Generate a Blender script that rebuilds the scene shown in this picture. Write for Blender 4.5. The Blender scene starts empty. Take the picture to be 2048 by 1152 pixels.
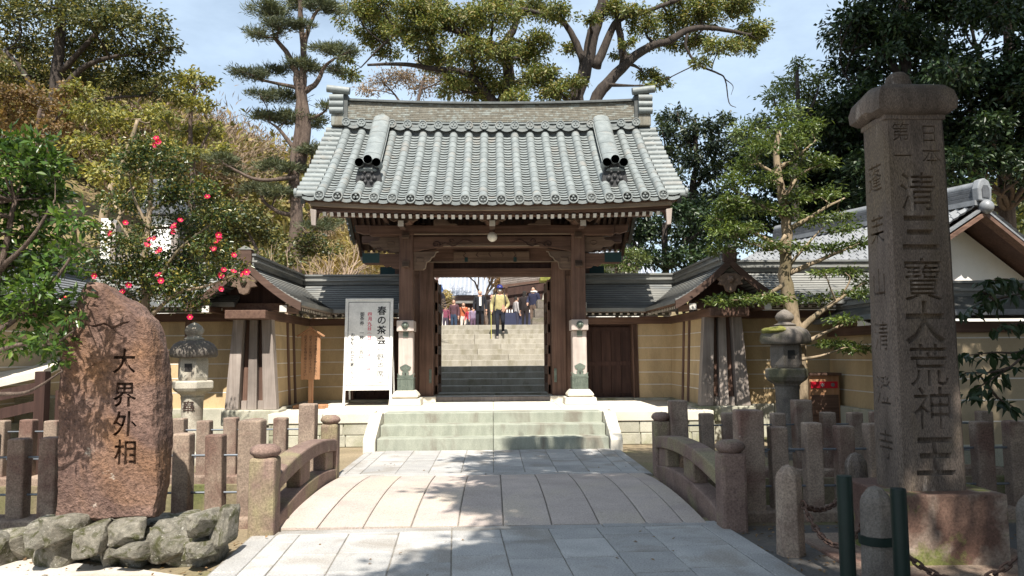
import bpy, bmesh, math, random
import numpy as np
from mathutils import Matrix, Vector, Euler
R = math.radians
sc = bpy.context.scene
C = sc.collection
rnd = random.Random(7)
rng = np.random.default_rng(11)

# ---------------------------------------------------------------- camera
cam_d = bpy.data.cameras.new('camera'); cam = bpy.data.objects.new('camera', cam_d); C.objects.link(cam)
FPX = 1550.0
cam_d.sensor_width = 36; cam_d.lens = FPX / 2048 * 36; cam_d.clip_start = 0.05; cam_d.clip_end = 2000
CAMM = Matrix.Translation((0, 0, 1.6)) @ Matrix.Rotation(R(-1.44), 4, 'Z') @ Matrix.Rotation(R(90 + 4.94), 4, 'X') @ Matrix.Rotation(R(-0.4), 4, 'Z')
cam.matrix_world = CAMM
sc.camera = cam

# ---------------------------------------------------------------- sky and sun
SUN_EL, SUN_AZ = 55.5, 4.5          # elevation; degrees to the right of straight behind the viewer
w = bpy.data.worlds.new('World'); sc.world = w; w.use_nodes = True
nt = w.node_tree; nt.nodes.clear()
sky = nt.nodes.new('ShaderNodeTexSky'); sky.sky_type = 'NISHITA'; sky.sun_disc = False
sky.sun_elevation = R(SUN_EL); sky.sun_rotation = R(180 - SUN_AZ)
sky.air_density = 1.0; sky.dust_density = 1.6; sky.ozone_density = 1.0
bg = nt.nodes.new('ShaderNodeBackground'); bg.inputs[1].default_value = 0.06
wo = nt.nodes.new('ShaderNodeOutputWorld')
# thin high cloud veil over the whole dome
tc = nt.nodes.new('ShaderNodeTexCoord'); mp = nt.nodes.new('ShaderNodeMapping'); mp.inputs['Scale'].default_value = (1.2, 1.2, 3.2)
cn = nt.nodes.new('ShaderNodeTexNoise'); cn.inputs['Scale'].default_value = 1.6; cn.inputs['Detail'].default_value = 7; cn.inputs['Roughness'].default_value = .62
cr = nt.nodes.new('ShaderNodeValToRGB'); cr.color_ramp.elements[0].position = .32; cr.color_ramp.elements[1].position = .82
cr.color_ramp.elements[0].color = (.22, .22, .22, 1); cr.color_ramp.elements[1].color = (.62, .62, .62, 1)
mx = nt.nodes.new('ShaderNodeMixRGB'); mx.inputs[2].default_value = (12.6, 15.4, 18.0, 1)
nt.links.new(tc.outputs['Generated'], mp.inputs[0]); nt.links.new(mp.outputs[0], cn.inputs['Vector']); nt.links.new(cn.outputs[0], cr.inputs[0])
nt.links.new(cr.outputs[0], mx.inputs[0]); nt.links.new(sky.outputs[0], mx.inputs[1]); nt.links.new(mx.outputs[0], bg.inputs[0]); nt.links.new(bg.outputs[0], wo.inputs[0])
sun_d = bpy.data.lights.new('sun', 'SUN'); sun_d.energy = 5.0; sun_d.angle = R(0.53); sun_d.color = (1, .94, .84)
sun = bpy.data.objects.new('sun', sun_d); C.objects.link(sun)
SD = Vector((-math.sin(R(SUN_AZ)) * math.cos(R(SUN_EL)), math.cos(R(SUN_AZ)) * math.cos(R(SUN_EL)), -math.sin(R(SUN_EL))))   # travel direction of light
sun.rotation_euler = SD.to_track_quat('-Z', 'Y').to_euler(); sun.location = (3, -10, 30)
sc.view_settings.view_transform = 'Standard'; sc.view_settings.look = 'None'; sc.view_settings.gamma = 1
sc.view_settings.exposure = 0.95; sc.view_settings.use_curve_mapping = False
sc.cycles.max_bounces = 6; sc.cycles.diffuse_bounces = 3; sc.cycles.transparent_max_bounces = 6; sc.cycles.use_denoising = True

# ---------------------------------------------------------------- helpers
def V(*a): return Vector(a)
def at(px, py, Y):
    """world point at depth Y along the sight line of a photo position (used as a survey reading when laying out limbs and stones)"""
    d = CAMM.to_3x3() @ Vector(((px - 1024) / FPX, (576 - py) / FPX, -1))
    return Vector((0, 0, 1.6)) + d * (Y / d.y)
MW = {}
def wm(o): return MW.get(o.name, Matrix())
def link(o, parent=None, M=None):
    C.objects.link(o); M = M or Matrix()
    if parent is not None:
        o.parent = parent; o.matrix_basis = wm(parent).inverted() @ M
    else: o.matrix_basis = M
    MW[o.name] = M
    return o
def props(o, label=None, cat=None, group=None, kind=None):
    if label: o['label'] = label
    if cat: o['category'] = cat
    if group: o['group'] = group
    if kind: o['kind'] = kind
    return o
def thing(name, label, cat, loc, group=None, rz=0):
    o = bpy.data.objects.new(name, None); o.empty_display_size = .2
    link(o, None, Matrix.Translation(loc) @ Matrix.Rotation(rz, 4, 'Z'))
    return props(o, label, cat, group)
class MB:
    def __init__(s): s.v = []; s.f = []; s.m = []
    def add(s, vs, fs, mi=0, M=None):
        b = len(s.v)
        s.v += [tuple(M @ Vector(v)) if M is not None else tuple(v) for v in vs]
        s.f += [tuple(b + i for i in f) for f in fs]; s.m += [mi] * len(fs)
        return s
    def box(s, c, d, M=None, mi=0, taper=1.0, tapery=None):
        x, y, z = d[0] / 2, d[1] / 2, d[2] / 2; t = taper; u = t if tapery is None else tapery
        vs = [(-x, -y, -z), (x, -y, -z), (x, y, -z), (-x, y, -z), (-x * t, -y * u, z), (x * t, -y * u, z), (x * t, y * u, z), (-x * t, y * u, z)]
        T = Matrix.Translation(c)
        if M is not None: T = T @ M
        return s.add(vs, [(0, 3, 2, 1), (4, 5, 6, 7), (0, 1, 5, 4), (1, 2, 6, 5), (2, 3, 7, 6), (3, 0, 4, 7)], mi, T)
    def b2(s, lo, hi, mi=0, M=None):
        c = [(a + b) / 2 for a, b in zip(lo, hi)]; d = [abs(b - a) for a, b in zip(lo, hi)]
        if M is None: return s.box(c, d, None, mi)
        t = MB().box(c, d); return s.add(t.v, t.f, mi, M)
    def beam(s, p, q, wd, ht, up=(0, 0, 1), mi=0):
        p, q = Vector(p), Vector(q); d = (q - p); L = d.length; d.normalize()
        x = d.cross(Vector(up)).normalized(); z = x.cross(d)
        M = Matrix((x, d, z)).transposed().to_4x4(); M.translation = (p + q) / 2
        t = MB().box((0, 0, 0), (wd, L, ht)); return s.add(t.v, t.f, mi, M)
    def prism(s, prof, a0, a1, axis='x', mi=0, M=None):
        """closed 2D profile (ccw) swept straight along an axis: x -> profile is (y,z); y -> (x,z); z -> (x,y)"""
        f = {'x': lambda p, a: (a, p[0], p[1]), 'y': lambda p, a: (p[0], a, p[1]), 'z': lambda p, a: (p[0], p[1], a)}[axis]
        n = len(prof); vs = [f(p, a0) for p in prof] + [f(p, a1) for p in prof]
        fs = [(i, (i + 1) % n, n + (i + 1) % n, n + i) for i in range(n)] + [tuple(range(n))[::-1], tuple(range(n, 2 * n))]
        return s.add(vs, fs, mi, M)
    def lathe(s, prof, c=(0, 0, 0), n=16, mi=0, M=None, sq=None):
        """profile of (r,z) turned about z"""
        vs = []; fs = []; k = len(prof)
        for i in range(n):
            a = 2 * math.pi * (i + .5) / n
            for r, z in prof: vs.append((c[0] + r * math.cos(a), c[1] + r * math.sin(a), c[2] + z))
        for i in range(n):
            j = (i + 1) % n
            for q in range(k - 1): fs.append((i * k + q, j * k + q, j * k + q + 1, i * k + q + 1))
        fs.append(tuple(i * k for i in range(n))[::-1]); fs.append(tuple(i * k + k - 1 for i in range(n)))
        return s.add(vs, fs, mi, M)
    def tube(s, pts, rad, n=7, mi=0, cap=True):
        pts = [Vector(p) for p in pts]; k = len(pts)
        if not hasattr(rad, '__len__'): rad = [rad] * k
        t0 = (pts[1] - pts[0]).normalized(); x = t0.orthogonal().normalized(); vs = []; fs = []
        for i, p in enumerate(pts):
            t = (pts[min(i + 1, k - 1)] - pts[max(i - 1, 0)]).normalized()
            x = (x - t * x.dot(t)); x = x.normalized() if x.length > 1e-6 else t.orthogonal().normalized(); y = t.cross(x)
            for j in range(n):
                a = 2 * math.pi * j / n; vs.append(p + (x * math.cos(a) + y * math.sin(a)) * rad[i])
        for i in range(k - 1):
            for j in range(n):
                fs.append((i * n + j, i * n + (j + 1) % n, (i + 1) * n + (j + 1) % n, (i + 1) * n + j))
        if cap: fs.append(tuple(range(n))[::-1]); fs.append(tuple((k - 1) * n + j for j in range(n)))
        return s.add(vs, fs, mi)
    def ball(s, c, r, n=14, m=8, mi=0):
        if not hasattr(r, '__len__'): r = (r, r, r)
        vs = [(c[0], c[1], c[2] - r[2])]; fs = []
        for i in range(1, m):
            b = -math.pi / 2 + math.pi * i / m
            for j in range(n):
                a = 2 * math.pi * j / n; vs.append((c[0] + r[0] * math.cos(b) * math.cos(a), c[1] + r[1] * math.cos(b) * math.sin(a), c[2] + r[2] * math.sin(b)))
        vs.append((c[0], c[1], c[2] + r[2])); e = len(vs) - 1
        for j in range(n):
            fs.append((0, 1 + (j + 1) % n, 1 + j)); fs.append((e, e - n + j, e - n + (j + 1) % n))
            for i in range(m - 2): fs.append((1 + i * n + j, 1 + i * n + (j + 1) % n, 1 + (i + 1) * n + (j + 1) % n, 1 + (i + 1) * n + j))
        return s.add(vs, fs, mi)
    def mesh(s, name, mats, smooth=False):
        me = bpy.data.meshes.new(name); me.from_pydata(s.v, [], s.f)
        for m in (mats if isinstance(mats, (list, tuple)) else [mats]): me.materials.append(m)
        if any(s.m): me.polygons.foreach_set('material_index', s.m)
        bm = bmesh.new(); bm.from_mesh(me); bmesh.ops.recalc_face_normals(bm, faces=bm.faces)
        if smooth is True or smooth:
            ang = 1.05 if smooth is True else smooth
            for f in bm.faces: f.smooth = True
            for e in bm.edges:
                if len(e.link_faces) == 2 and e.calc_face_angle(0) > ang: e.smooth = False
        bm.to_mesh(me); bm.free(); me.update()
        return me
    def obj(s, name, mats, parent=None, smooth=False, bevel=0, label=None, M=None, sub=0):
        o = bpy.data.objects.new(name, s.mesh(name, mats, smooth)); link(o, parent, M)
        if label: o['label'] = label
        if bevel: bev(o, bevel)
        return o
def bev(o, wd, seg=2):
    m = o.modifiers.new('edge', 'BEVEL'); m.width = wd; m.segments = seg; m.limit_method = 'ANGLE'; m.angle_limit = R(40)
    return o
def piece(name, me, M, parent, label=None):
    o = bpy.data.objects.new(name, me); link(o, parent, M)
    if label: o['label'] = label
    return o
def frame(o, x, y, z):
    M = Matrix((x, y, z)).transposed().to_4x4(); M.translation = o; return M
def bake(o):
    """apply an object's modifiers into plain mesh data"""
    bpy.context.view_layer.update(); dg = bpy.context.evaluated_depsgraph_get()
    me = bpy.data.meshes.new_from_object(o.evaluated_get(dg)); o.modifiers.clear(); o.data = me; return o
def wob(o, amp, scale, seed=0, axisamp=(1, 1, 1)):
    """rough a stone surface: push vertices by smooth pseudo-random waves"""
    me = o.data if hasattr(o, 'data') else o
    n = len(me.vertices); co = np.empty(n * 3); me.vertices.foreach_get('co', co); co = co.reshape(-1, 3)
    r = np.random.default_rng(seed); d = np.zeros_like(co)
    for k in range(9):
        fr = scale * (1 + k * .7); ph = r.uniform(0, 6.28, 3); dv = r.normal(size=3); dv /= np.linalg.norm(dv); dr = r.normal(size=3)
        d += np.sin((co @ dv * fr)[:, None] + ph) * dr * (1 / (1 + k * .6))
    co += d * amp * .35 * np.array(axisamp); me.vertices.foreach_set('co', co.ravel()); me.update()

# ---------------------------------------------------------------- materials
def nodes(name):
    m = bpy.data.materials.new(name); m.use_nodes = True; n = m.node_tree; n.nodes.clear()
    out = n.nodes.new('ShaderNodeOutputMaterial'); p = n.nodes.new('ShaderNodeBsdfPrincipled'); n.links.new(p.outputs[0], out.inputs[0])
    return m, n, p, out
def ramp(n, fac, cols, pos=None):
    r = n.nodes.new('ShaderNodeValToRGB'); e = r.color_ramp.elements
    while len(e) < len(cols): e.new(.5)
    for i, c in enumerate(cols):
        e[i].position = pos[i] if pos else i / (len(cols) - 1); e[i].color = (*c, 1)
    n.links.new(fac, r.inputs[0]); return r.outputs[0]
def noise(n, vec, scale, det=4, rough=.55, dist=0):
    t = n.nodes.new('ShaderNodeTexNoise'); t.inputs['Scale'].default_value = scale; t.inputs['Detail'].default_value = det
    t.inputs['Roughness'].default_value = rough; t.inputs['Distortion'].default_value = dist; n.links.new(vec, t.inputs['Vector']); return t.outputs[0]
def mixc(n, fac, a, b, mode='MIX'):
    x = n.nodes.new('ShaderNodeMixRGB'); x.blend_type = mode
    for s, i in ((fac, 0), (a, 1), (b, 2)):
        if isinstance(s, (int, float)): x.inputs[i].default_value = s
        elif isinstance(s, tuple): x.inputs[i].default_value = (*s, 1)
        else: n.links.new(s, x.inputs[i])
    return x.outputs[0]
def vecs(n, stretch=(1, 1, 1), jitter=True):
    t = n.nodes.new('ShaderNodeTexCoord'); mp = n.nodes.new('ShaderNodeMapping'); mp.inputs['Scale'].default_value = stretch
    n.links.new(t.outputs['Object'], mp.inputs[0])
    oi = n.nodes.new('ShaderNodeObjectInfo')
    if jitter:
        mu = n.nodes.new('ShaderNodeMath'); mu.operation = 'MULTIPLY'; mu.inputs[1].default_value = 37.0; n.links.new(oi.outputs['Random'], mu.inputs[0])
        cb = n.nodes.new('ShaderNodeCombineXYZ'); n.links.new(mu.outputs[0], cb.inputs[0]); n.links.new(mu.outputs[0], cb.inputs[1])
        ad = n.nodes.new('ShaderNodeVectorMath'); n.links.new(mp.outputs[0], ad.inputs[0]); n.links.new(cb.outputs[0], ad.inputs[1])
        return ad.outputs[0], oi.outputs['Random']
    return mp.outputs[0], oi.outputs['Random']
def surf(name, c1, c2, scale=3, fine=60, finev=.25, rough=.85, bump=.25, bumpd=.01, spots=None, spotpos=(.56, .66), spotscale=2.2, stretch=(1, 1, 1), var=.15, metal=0, spec=.35, c3=None, c3scale=.8, c3pos=(.5, .65)):
    m, n, p, out = nodes(name); v, rr = vecs(n, stretch)
    a = noise(n, v, scale, 5, .6); col = ramp(n, a, [c1, c2], [.32, .68])
    if c3: col = mixc(n, ramp(n, noise(n, v, c3scale, 4, .6, .6), [(0, 0, 0), (1, 1, 1)], list(c3pos)), col, c3)
    if spots: col = mixc(n, ramp(n, noise(n, v, spotscale, 8, .7), [(0, 0, 0), (1, 1, 1)], list(spotpos)), col, spots)
    f = noise(n, v, fine, 3, .7); col = mixc(n, 1.0, col, ramp(n, f, [(1 - finev,) * 3, (1 + finev,) * 3], [.3, .7]), 'MULTIPLY')
    col = mixc(n, 1.0, col, ramp(n, rr, [(1 - var,) * 3, (1 + var * .6,) * 3]), 'MULTIPLY')
    n.links.new(col, p.inputs['Base Color']); p.inputs['Roughness'].default_value = rough; p.inputs['Metallic'].default_value = metal
    p.inputs['Specular IOR Level'].default_value = spec
    if bump:
        b = n.nodes.new('ShaderNodeBump'); b.inputs['Strength'].default_value = bump; b.inputs['Distance'].default_value = bumpd
        h = mixc(n, .5, f, noise(n, v, scale * 3, 6, .65)); n.links.new(h, b.inputs['Height']); n.links.new(b.outputs[0], p.inputs['Normal'])
    return m
def wood(name, c1, c2, axis='z', rough=.75, var=.15, streak=14):
    m, n, p, out = nodes(name); s = {'x': (.6, streak, streak), 'y': (streak, .6, streak), 'z': (streak, streak, .6)}[axis]
    v, rr = vecs(n, s); v2, _ = vecs(n, (1, 1, 1))
    a = noise(n, v, 1.3, 5, .65, .4); col = ramp(n, a, [c1, c2], [.3, .7])
    col = mixc(n, 1.0, col, ramp(n, noise(n, v2, 1.5, 4), [(.72,) * 3, (1.25,) * 3], [.3, .7]), 'MULTIPLY')
    col = mixc(n, 1.0, col, ramp(n, rr, [(1 - var,) * 3, (1 + var,) * 3]), 'MULTIPLY')
    n.links.new(col, p.inputs['Base Color']); p.inputs['Roughness'].default_value = rough; p.inputs['Specular IOR Level'].default_value = .3
    b = n.nodes.new('ShaderNodeBump'); b.inputs['Strength'].default_value = .35; b.inputs['Distance'].default_value = .006
    n.links.new(a, b.inputs['Height']); n.links.new(b.outputs[0], p.inputs['Normal'])
    return m
def plain(name, c, rough=.6, metal=0, spec=.4):
    return surf(name, tuple(x * .85 for x in c), tuple(min(1, x * 1.12) for x in c), 4, 40, .08, rough, .08, .004, var=.06, metal=metal, spec=spec)
def leafm(name, cols, tr=.3, rough=.45, hue=None):
    m, n, p, out = nodes(name); g = n.nodes.new('ShaderNodeNewGeometry')
    col = ramp(n, g.outputs['Random Per Island'], cols)
    v, rr = vecs(n, (1, 1, 1)); col = mixc(n, 1.0, col, ramp(n, noise(n, v, .9, 3), [(.7, .7, .7), (1.3, 1.25, 1.15)], [.35, .65]), 'MULTIPLY')
    n.links.new(col, p.inputs['Base Color']); p.inputs['Roughness'].default_value = rough; p.inputs['Specular IOR Level'].default_value = .35
    t = n.nodes.new('ShaderNodeBsdfTranslucent'); n.links.new(mixc(n, 1.0, col, (1.5, 1.45, .7), 'MULTIPLY'), t.inputs[0])
    mx = n.nodes.new('ShaderNodeMixShader'); mx.inputs[0].default_value = tr
    n.links.new(p.outputs[0], mx.inputs[1]); n.links.new(t.outputs[0], mx.inputs[2]); n.links.new(mx.outputs[0], out.inputs[0])
    return m
M_ = {}
M_['granite'] = surf('granite_paving', (.30, .295, .29), (.42, .41, .395), 2.2, 70, .32, .8, .25, .003, c3=(.27, .25, .225), c3scale=1.3, var=.17, spots=(.24, .225, .20), spotpos=(.64, .76), spotscale=1.6)
M_['granite_pink'] = surf('pink_granite', (.36, .305, .275), (.46, .39, .35), 2.0, 70, .3, .8, .12, .003, c3=(.44, .375, .31), c3scale=.7, var=.06)
M_['granite_step'] = surf('green_tinted_step_stone', (.24, .255, .21), (.335, .35, .29), 2.6, 70, .18, .85, .18, .004, c3=(.20, .185, .15), c3scale=1.1, c3pos=(.52, .68), stretch=(2.5, 2.5, .8), var=.06)
M_['pale'] = surf('pale_stone', (.55, .51, .43), (.68, .63, .54), 2.4, 80, .12, .85, .12, .003, var=.08)
M_['plinth'] = surf('plinth_stone', (.34, .33, .27), (.47, .45, .37), 2.4, 70, .2, .9, .2, .005, c3=(.25, .25, .16), c3scale=1.2, var=.12)
M_['post_stone'] = surf('weathered_post_stone', (.20, .145, .115), (.33, .255, .195), 3.2, 60, .4, .9, .6, .008, spots=(.42, .37, .31), spotpos=(.66, .72), spotscale=3.5, c3=(.16, .095, .075), c3scale=1.3, var=.18)
M_['rail_stone'] = surf('railing_stone', (.135, .086, .073), (.25, .175, .142), 2.6, 60, .4, .9, .45, .006, spots=(.36, .30, .22), spotpos=(.64, .74), spotscale=2.0, c3=(.24, .205, .12), c3scale=1.1, var=.1)
M_['monolith'] = surf('rusty_brown_boulder', (.085, .05, .041), (.19, .12, .094), 3.4, 34, .45, .9, 1.0, .05, spots=(.36, .30, .25), spotpos=(.655, .70), spotscale=4.2, c3=(.185, .10, .055), c3scale=1.0, var=0)
M_['rubble'] = surf('grey_rubble_stone', (.16, .15, .12), (.38, .35, .29), 3.2, 30, .4, .95, 1.0, .035, spots=(.55, .53, .47), spotpos=(.60, .65), spotscale=6, c3=(.10, .10, .045), c3scale=1.6, var=.2)
M_['pillar'] = surf('dark_weathered_granite', (.075, .058, .047), (.155, .122, .10), 2.6, 90, .6, .9, .45, .005, spots=(.33, .28, .24), spotpos=(.60, .72), spotscale=2.4, c3=(.13, .10, .07), c3scale=1.2, var=0, stretch=(1.8, 1.8, .5))
M_['pillar_base'] = surf('lichened_base_stone', (.10, .055, .042), (.19, .115, .085), 1.8, 60, .35, .9, .5, .006, spots=(.15, .16, .05), spotpos=(.50, .57), spotscale=1.5, c3=(.31, .25, .2), c3scale=1.7, var=0)
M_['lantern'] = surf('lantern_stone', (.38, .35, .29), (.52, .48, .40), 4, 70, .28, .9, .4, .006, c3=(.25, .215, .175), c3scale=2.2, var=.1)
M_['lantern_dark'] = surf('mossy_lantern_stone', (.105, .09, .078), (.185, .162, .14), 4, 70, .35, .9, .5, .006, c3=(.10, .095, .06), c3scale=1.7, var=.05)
M_['moss'] = surf('moss', (.13, .14, .03), (.24, .23, .06), 6, 60, .4, .95, .8, .02)
M_['dirt'] = surf('mossy_earth', (.17, .135, .085), (.27, .215, .14), 1.1, 30, .3, .95, .5, .01, c3=(.115, .12, .045), c3scale=.7, var=0)
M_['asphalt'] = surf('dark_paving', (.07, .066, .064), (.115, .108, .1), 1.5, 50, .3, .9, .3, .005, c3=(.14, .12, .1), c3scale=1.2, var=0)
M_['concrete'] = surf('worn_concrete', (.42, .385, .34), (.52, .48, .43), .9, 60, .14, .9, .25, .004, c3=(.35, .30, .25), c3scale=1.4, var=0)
M_['water'] = plain('dark_stream_water', (.02, .022, .02), .08, 0, .5)
M_['tile'] = surf('patinated_roof_tile', (.148, .166, .167), (.215, .236, .234), 6, 50, .14, .55, .15, .004, c3=(.215, .205, .185), c3scale=1.6, c3pos=(.55, .72), var=.09, spec=.4)
M_['tile_dark'] = surf('dark_ornament_tile', (.055, .06, .06), (.10, .108, .105), 6, 50, .2, .6, .2, .004, var=.1)  # darker tile tone for verges, caps and ridge ends
M_['ridge'] = surf('brown_ridge_tile', (.125, .115, .092), (.20, .185, .15), 5, 40, .2, .65, .2, .004, c3=(.25, .27, .25), c3scale=2.5, var=.08, stretch=(2, 1, .6))
M_['grey_tile'] = surf('silver_grey_tile', (.16, .168, .18), (.24, .25, .265), 5, 40, .12, .4, .1, .003, var=.12, spec=.5)
M_['grey_tile_dark'] = surf('dark_ridge_tile', (.06, .063, .07), (.11, .115, .125), 5, 40, .15, .5, .1, .003, var=.1)
M_['copper'] = surf('weathered_sheet_roof', (.18, .18, .168), (.27, .268, .25), 3, 40, .15, .65, .15, .004, stretch=(.6, .6, 4), c3=(.13, .14, .145), c3scale=1.1, var=.06)
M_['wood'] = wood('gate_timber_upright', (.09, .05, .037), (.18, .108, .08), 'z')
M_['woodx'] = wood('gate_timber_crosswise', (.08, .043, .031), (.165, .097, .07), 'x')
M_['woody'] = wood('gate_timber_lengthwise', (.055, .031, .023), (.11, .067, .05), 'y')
M_['wood_light'] = wood('pale_eave_board', (.19, .14, .10), (.29, .225, .165), 'x')
M_['wood_grey'] = wood('silvery_weathered_board', (.20, .165, .145), (.335, .29, .26), 'z')
M_['wood_pink'] = wood('sunlit_toned_post', (.42, .355, .32), (.54, .465, .425), 'z')  # pale pink tone paints sunlight onto the lower front posts and tie ends
M_['wood_dark'] = wood('dark_stained_board', (.035, .018, .015), (.075, .04, .032), 'z')
M_['teal'] = plain('green_painted_beam_end', (.012, .04, .042), .7)
M_['carve'] = wood('carved_timber', (.095, .06, .043), (.19, .13, .095), 'x')
M_['white'] = plain('white_paint', (.80, .79, .76), .6)
M_['white_worn'] = plain('white_end_paint', (.66, .62, .56), .7)
M_['ochre'] = surf('ochre_plaster', (.46, .335, .185), (.57, .425, .25), 1.3, 45, .09, .95, .1, .003, spots=(.31, .23, .14), spotpos=(.60, .85), spotscale=1.1, c3=(.38, .28, .16), c3scale=1.5, c3pos=(.5, .75), stretch=(1.4, 1.4, .5), var=.07)
M_['ochre_pale'] = surf('beige_plaster', (.40, .315, .205), (.48, .38, .255), 1.1, 45, .06, .95, .08, .003, var=.04)
M_['plaster'] = surf('white_plaster', (.72, .70, .65), (.80, .78, .74), 1.2, 40, .04, .95, .05, .002, var=.03)
M_['bronze'] = surf('green_bronze', (.10, .125, .105), (.19, .22, .185), 10, 60, .2, .55, .3, .004, metal=.5)
M_['iron'] = surf('black_iron', (.015, .015, .015), (.035, .03, .028), 8, 60, .2, .6, .2, .003)
M_['rust'] = surf('rusty_chain_iron', (.075, .045, .035), (.16, .095, .07), 14, 80, .35, .85, .4, .004)
M_['steel'] = plain('galvanised_pipe', (.20, .22, .25), .45, .6)
M_['greenpole'] = plain('dark_green_paint', (.002, .012, .009), .5, 0, .3)
M_['ink'] = plain('black_ink', (.012, .012, .014), .7)
M_['ink_red'] = plain('red_ink', (.62, .03, .09), .7)
M_['red'] = plain('red_plate', (.55, .01, .03), .4)
M_['sign_wood'] = wood('orange_cedar_board', (.30, .15, .075), (.42, .235, .13), 'z')
M_['globe'] = plain('milk_glass', (.74, .70, .62), .35, 0, .5)
M_['bark'] = surf('brown_bark', (.075, .052, .042), (.155, .115, .092), 5, 30, .35, .95, 1.0, .03, stretch=(2.4, 2.4, .6), var=.1)
M_['bark_pale'] = surf('pale_tan_bark', (.20, .15, .098), (.34, .265, .18), 4, 30, .25, .9, .5, .012, c3=(.15, .12, .07), c3scale=1.7, stretch=(1, 1, .5), var=.05)
M_['bark_dark'] = surf('dark_bark', (.028, .022, .02), (.07, .055, .045), 5, 30, .35, .95, 1.0, .03, stretch=(2, 2, .6))
M_['twig'] = surf('bare_twig', (.24, .17, .12), (.36, .27, .20), 5, 30, .25, .95, .3, .01)

# ================================================================ the setting: ground, stream, paths
def quadmesh(name, quads, m, kind='structure'):
    b = MB()
    for q in quads: b.add(q, [tuple(range(len(q)))])
    return props(b.obj(name, m), kind=kind)
STR0, STR1 = 7.72, 9.98         # the stream's banks
def rect(x0, y0, x1, y1, z=0): return [(x0, y0, z), (x1, y0, z), (x1, y1, z), (x0, y1, z)]
SIDES = [(-60, -2.02), (2.02, 60)]
b = MB()
b.add(rect(-400, -400, 400, STR0), [(0, 1, 2, 3)]); b.add(rect(-400, STR1, 400, 600), [(0, 1, 2, 3)])
for x0, x1 in ((-400, -60), (60, 400)): b.add(rect(x0, STR0, x1, STR1), [(0, 1, 2, 3)])
b.add([(-60, STR0, 0), (60, STR0, 0), (60, STR0, -1.3), (-60, STR0, -1.3)], [(0, 1, 2, 3)])
b.add([(-60, STR1, 0), (60, STR1, 0), (60, STR1, -1.3), (-60, STR1, -1.3)], [(3, 2, 1, 0)])
b.add(rect(-60, STR0, 60, STR1, -1.3), [(0, 1, 2, 3)])
props(b.obj('ground', M_['dirt']), kind='structure')
quadmesh('stream_water', [rect(-59.9, STR0 + .01, 59.9, STR1 - .01, -1.05)], M_['water'])
# dark paving on the shaded side, worn concrete walk at the lower corner
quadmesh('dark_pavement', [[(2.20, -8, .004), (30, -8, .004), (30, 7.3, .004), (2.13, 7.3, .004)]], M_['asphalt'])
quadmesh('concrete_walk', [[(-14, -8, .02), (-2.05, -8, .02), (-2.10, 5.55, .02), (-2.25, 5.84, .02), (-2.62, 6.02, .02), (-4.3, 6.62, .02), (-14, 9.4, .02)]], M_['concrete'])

def slab(cx, cy, z, wx, wy, th=.06, gap=.012, rz=0, j=.0025, mb=None):
    b = MB(); b.box((0, 0, -th / 2), (wx - gap, wy - gap, th)); return b
def pave(parent, name, cells, m, T, bw=.005):
    """each paving stone its own object; cells are (x0,y0,x1,y1) in the frame T"""
    for (x0, y0, x1, y1) in cells:
        b = MB(); g = .0045; tilt = rnd.uniform(-.0025, .0025)
        b.box((0, 0, -.04), (x1 - x0 - 2 * g, y1 - y0 - 2 * g, .08))
        o = b.obj(name, m, parent, M=T @ Matrix.Translation(((x0 + x1) / 2, (y0 + y1) / 2, rnd.uniform(-.002, .002))) @ Matrix.Rotation(tilt, 4, 'X') @ Matrix.Rotation(rnd.uniform(-.002, .002), 4, 'Y'))
        bev(o, bw, 1)
def pathbase(name, T, x0, y0, x1, y1, m):
    b = MB(); b.box(((x0 + x1) / 2, (y0 + y1) / 2, -.05), (x1 - x0, y1 - y0, .08)); o = b.obj(name, m, M=T); return props(o, kind='structure')
M_['joint'] = surf('joint_mortar', (.16, .145, .125), (.26, .24, .21), 5, 40, .3, .95, .4, .005, var=0)
# approach in front of the bridge: seven columns between two border strips, turned a little to the left
TN = Matrix.Translation((0, 7.30, .035)) @ Matrix.Rotation(R(2.9), 4, 'Z')
near = pathbase('stone_approach', TN, -2.15, -9.5, 2.12, 0, M_['joint'])
cells = []; xs = [-1.93, -1.72, -1.29, -.85, -.385, .05, .485, .925, 1.36, 1.90]
for i in range(len(xs) - 1):
    y = -.16 - rnd.choice([.12, .3, .42]) ; prev = -.165
    while prev > -7.4:
        cells.append((xs[i], max(y, -9), xs[i + 1], prev)); prev = y; y -= rnd.uniform(.52, .74) if i not in (0,) else rnd.uniform(.9, 1.3)
for x0, x1 in ((-2.14, -1.93), (1.90, 2.11)):
    y = -.16
    while y > -7.4: d = rnd.uniform(.85, 1.2); cells.append((x0, y - d, x1, y)); y -= d
pave(near, 'paving_stone', cells, M_['granite'], TN)
pave(near, 'threshold_stone', [(-1.92, -.165, -.38, -.005), (-.38, -.165, 1.0, -.005), (1.0, -.165, 2.1, -.005)], M_['granite'], TN)
# beyond the bridge, up to the steps
TF = Matrix.Translation((0, 0, .035))
far = pathbase('stone_forecourt_path', TF, -2.1, 10.35, 2.1, 13.06, M_['joint'])
cells = []; xs = [-1.98, -1.78, -1.31, -.87, -.435, .0, .425, .86, 1.29, 1.72, 1.95]
for i in range(len(xs) - 1):
    y = 10.54; 
    while y < 13.0:
        d = rnd.uniform(.5, .95); d = d if y + d < 12.75 else 13.045 - y
        cells.append((xs[i], y, xs[i + 1], y + d)); y += d
for x0, x1 in ((-2.09, -1.98), (1.95, 2.09)):
    cells += [(x0, 10.54, x1, 11.8), (x0, 11.8, x1, 13.045)]
pave(far, 'paving_stone', cells, M_['granite'], TF)
pave(far, 'threshold_stone', [(-2.09, 10.37, -.1, 10.54), (-.1, 10.37, 2.09, 10.54)], M_['granite'], TF)

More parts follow.
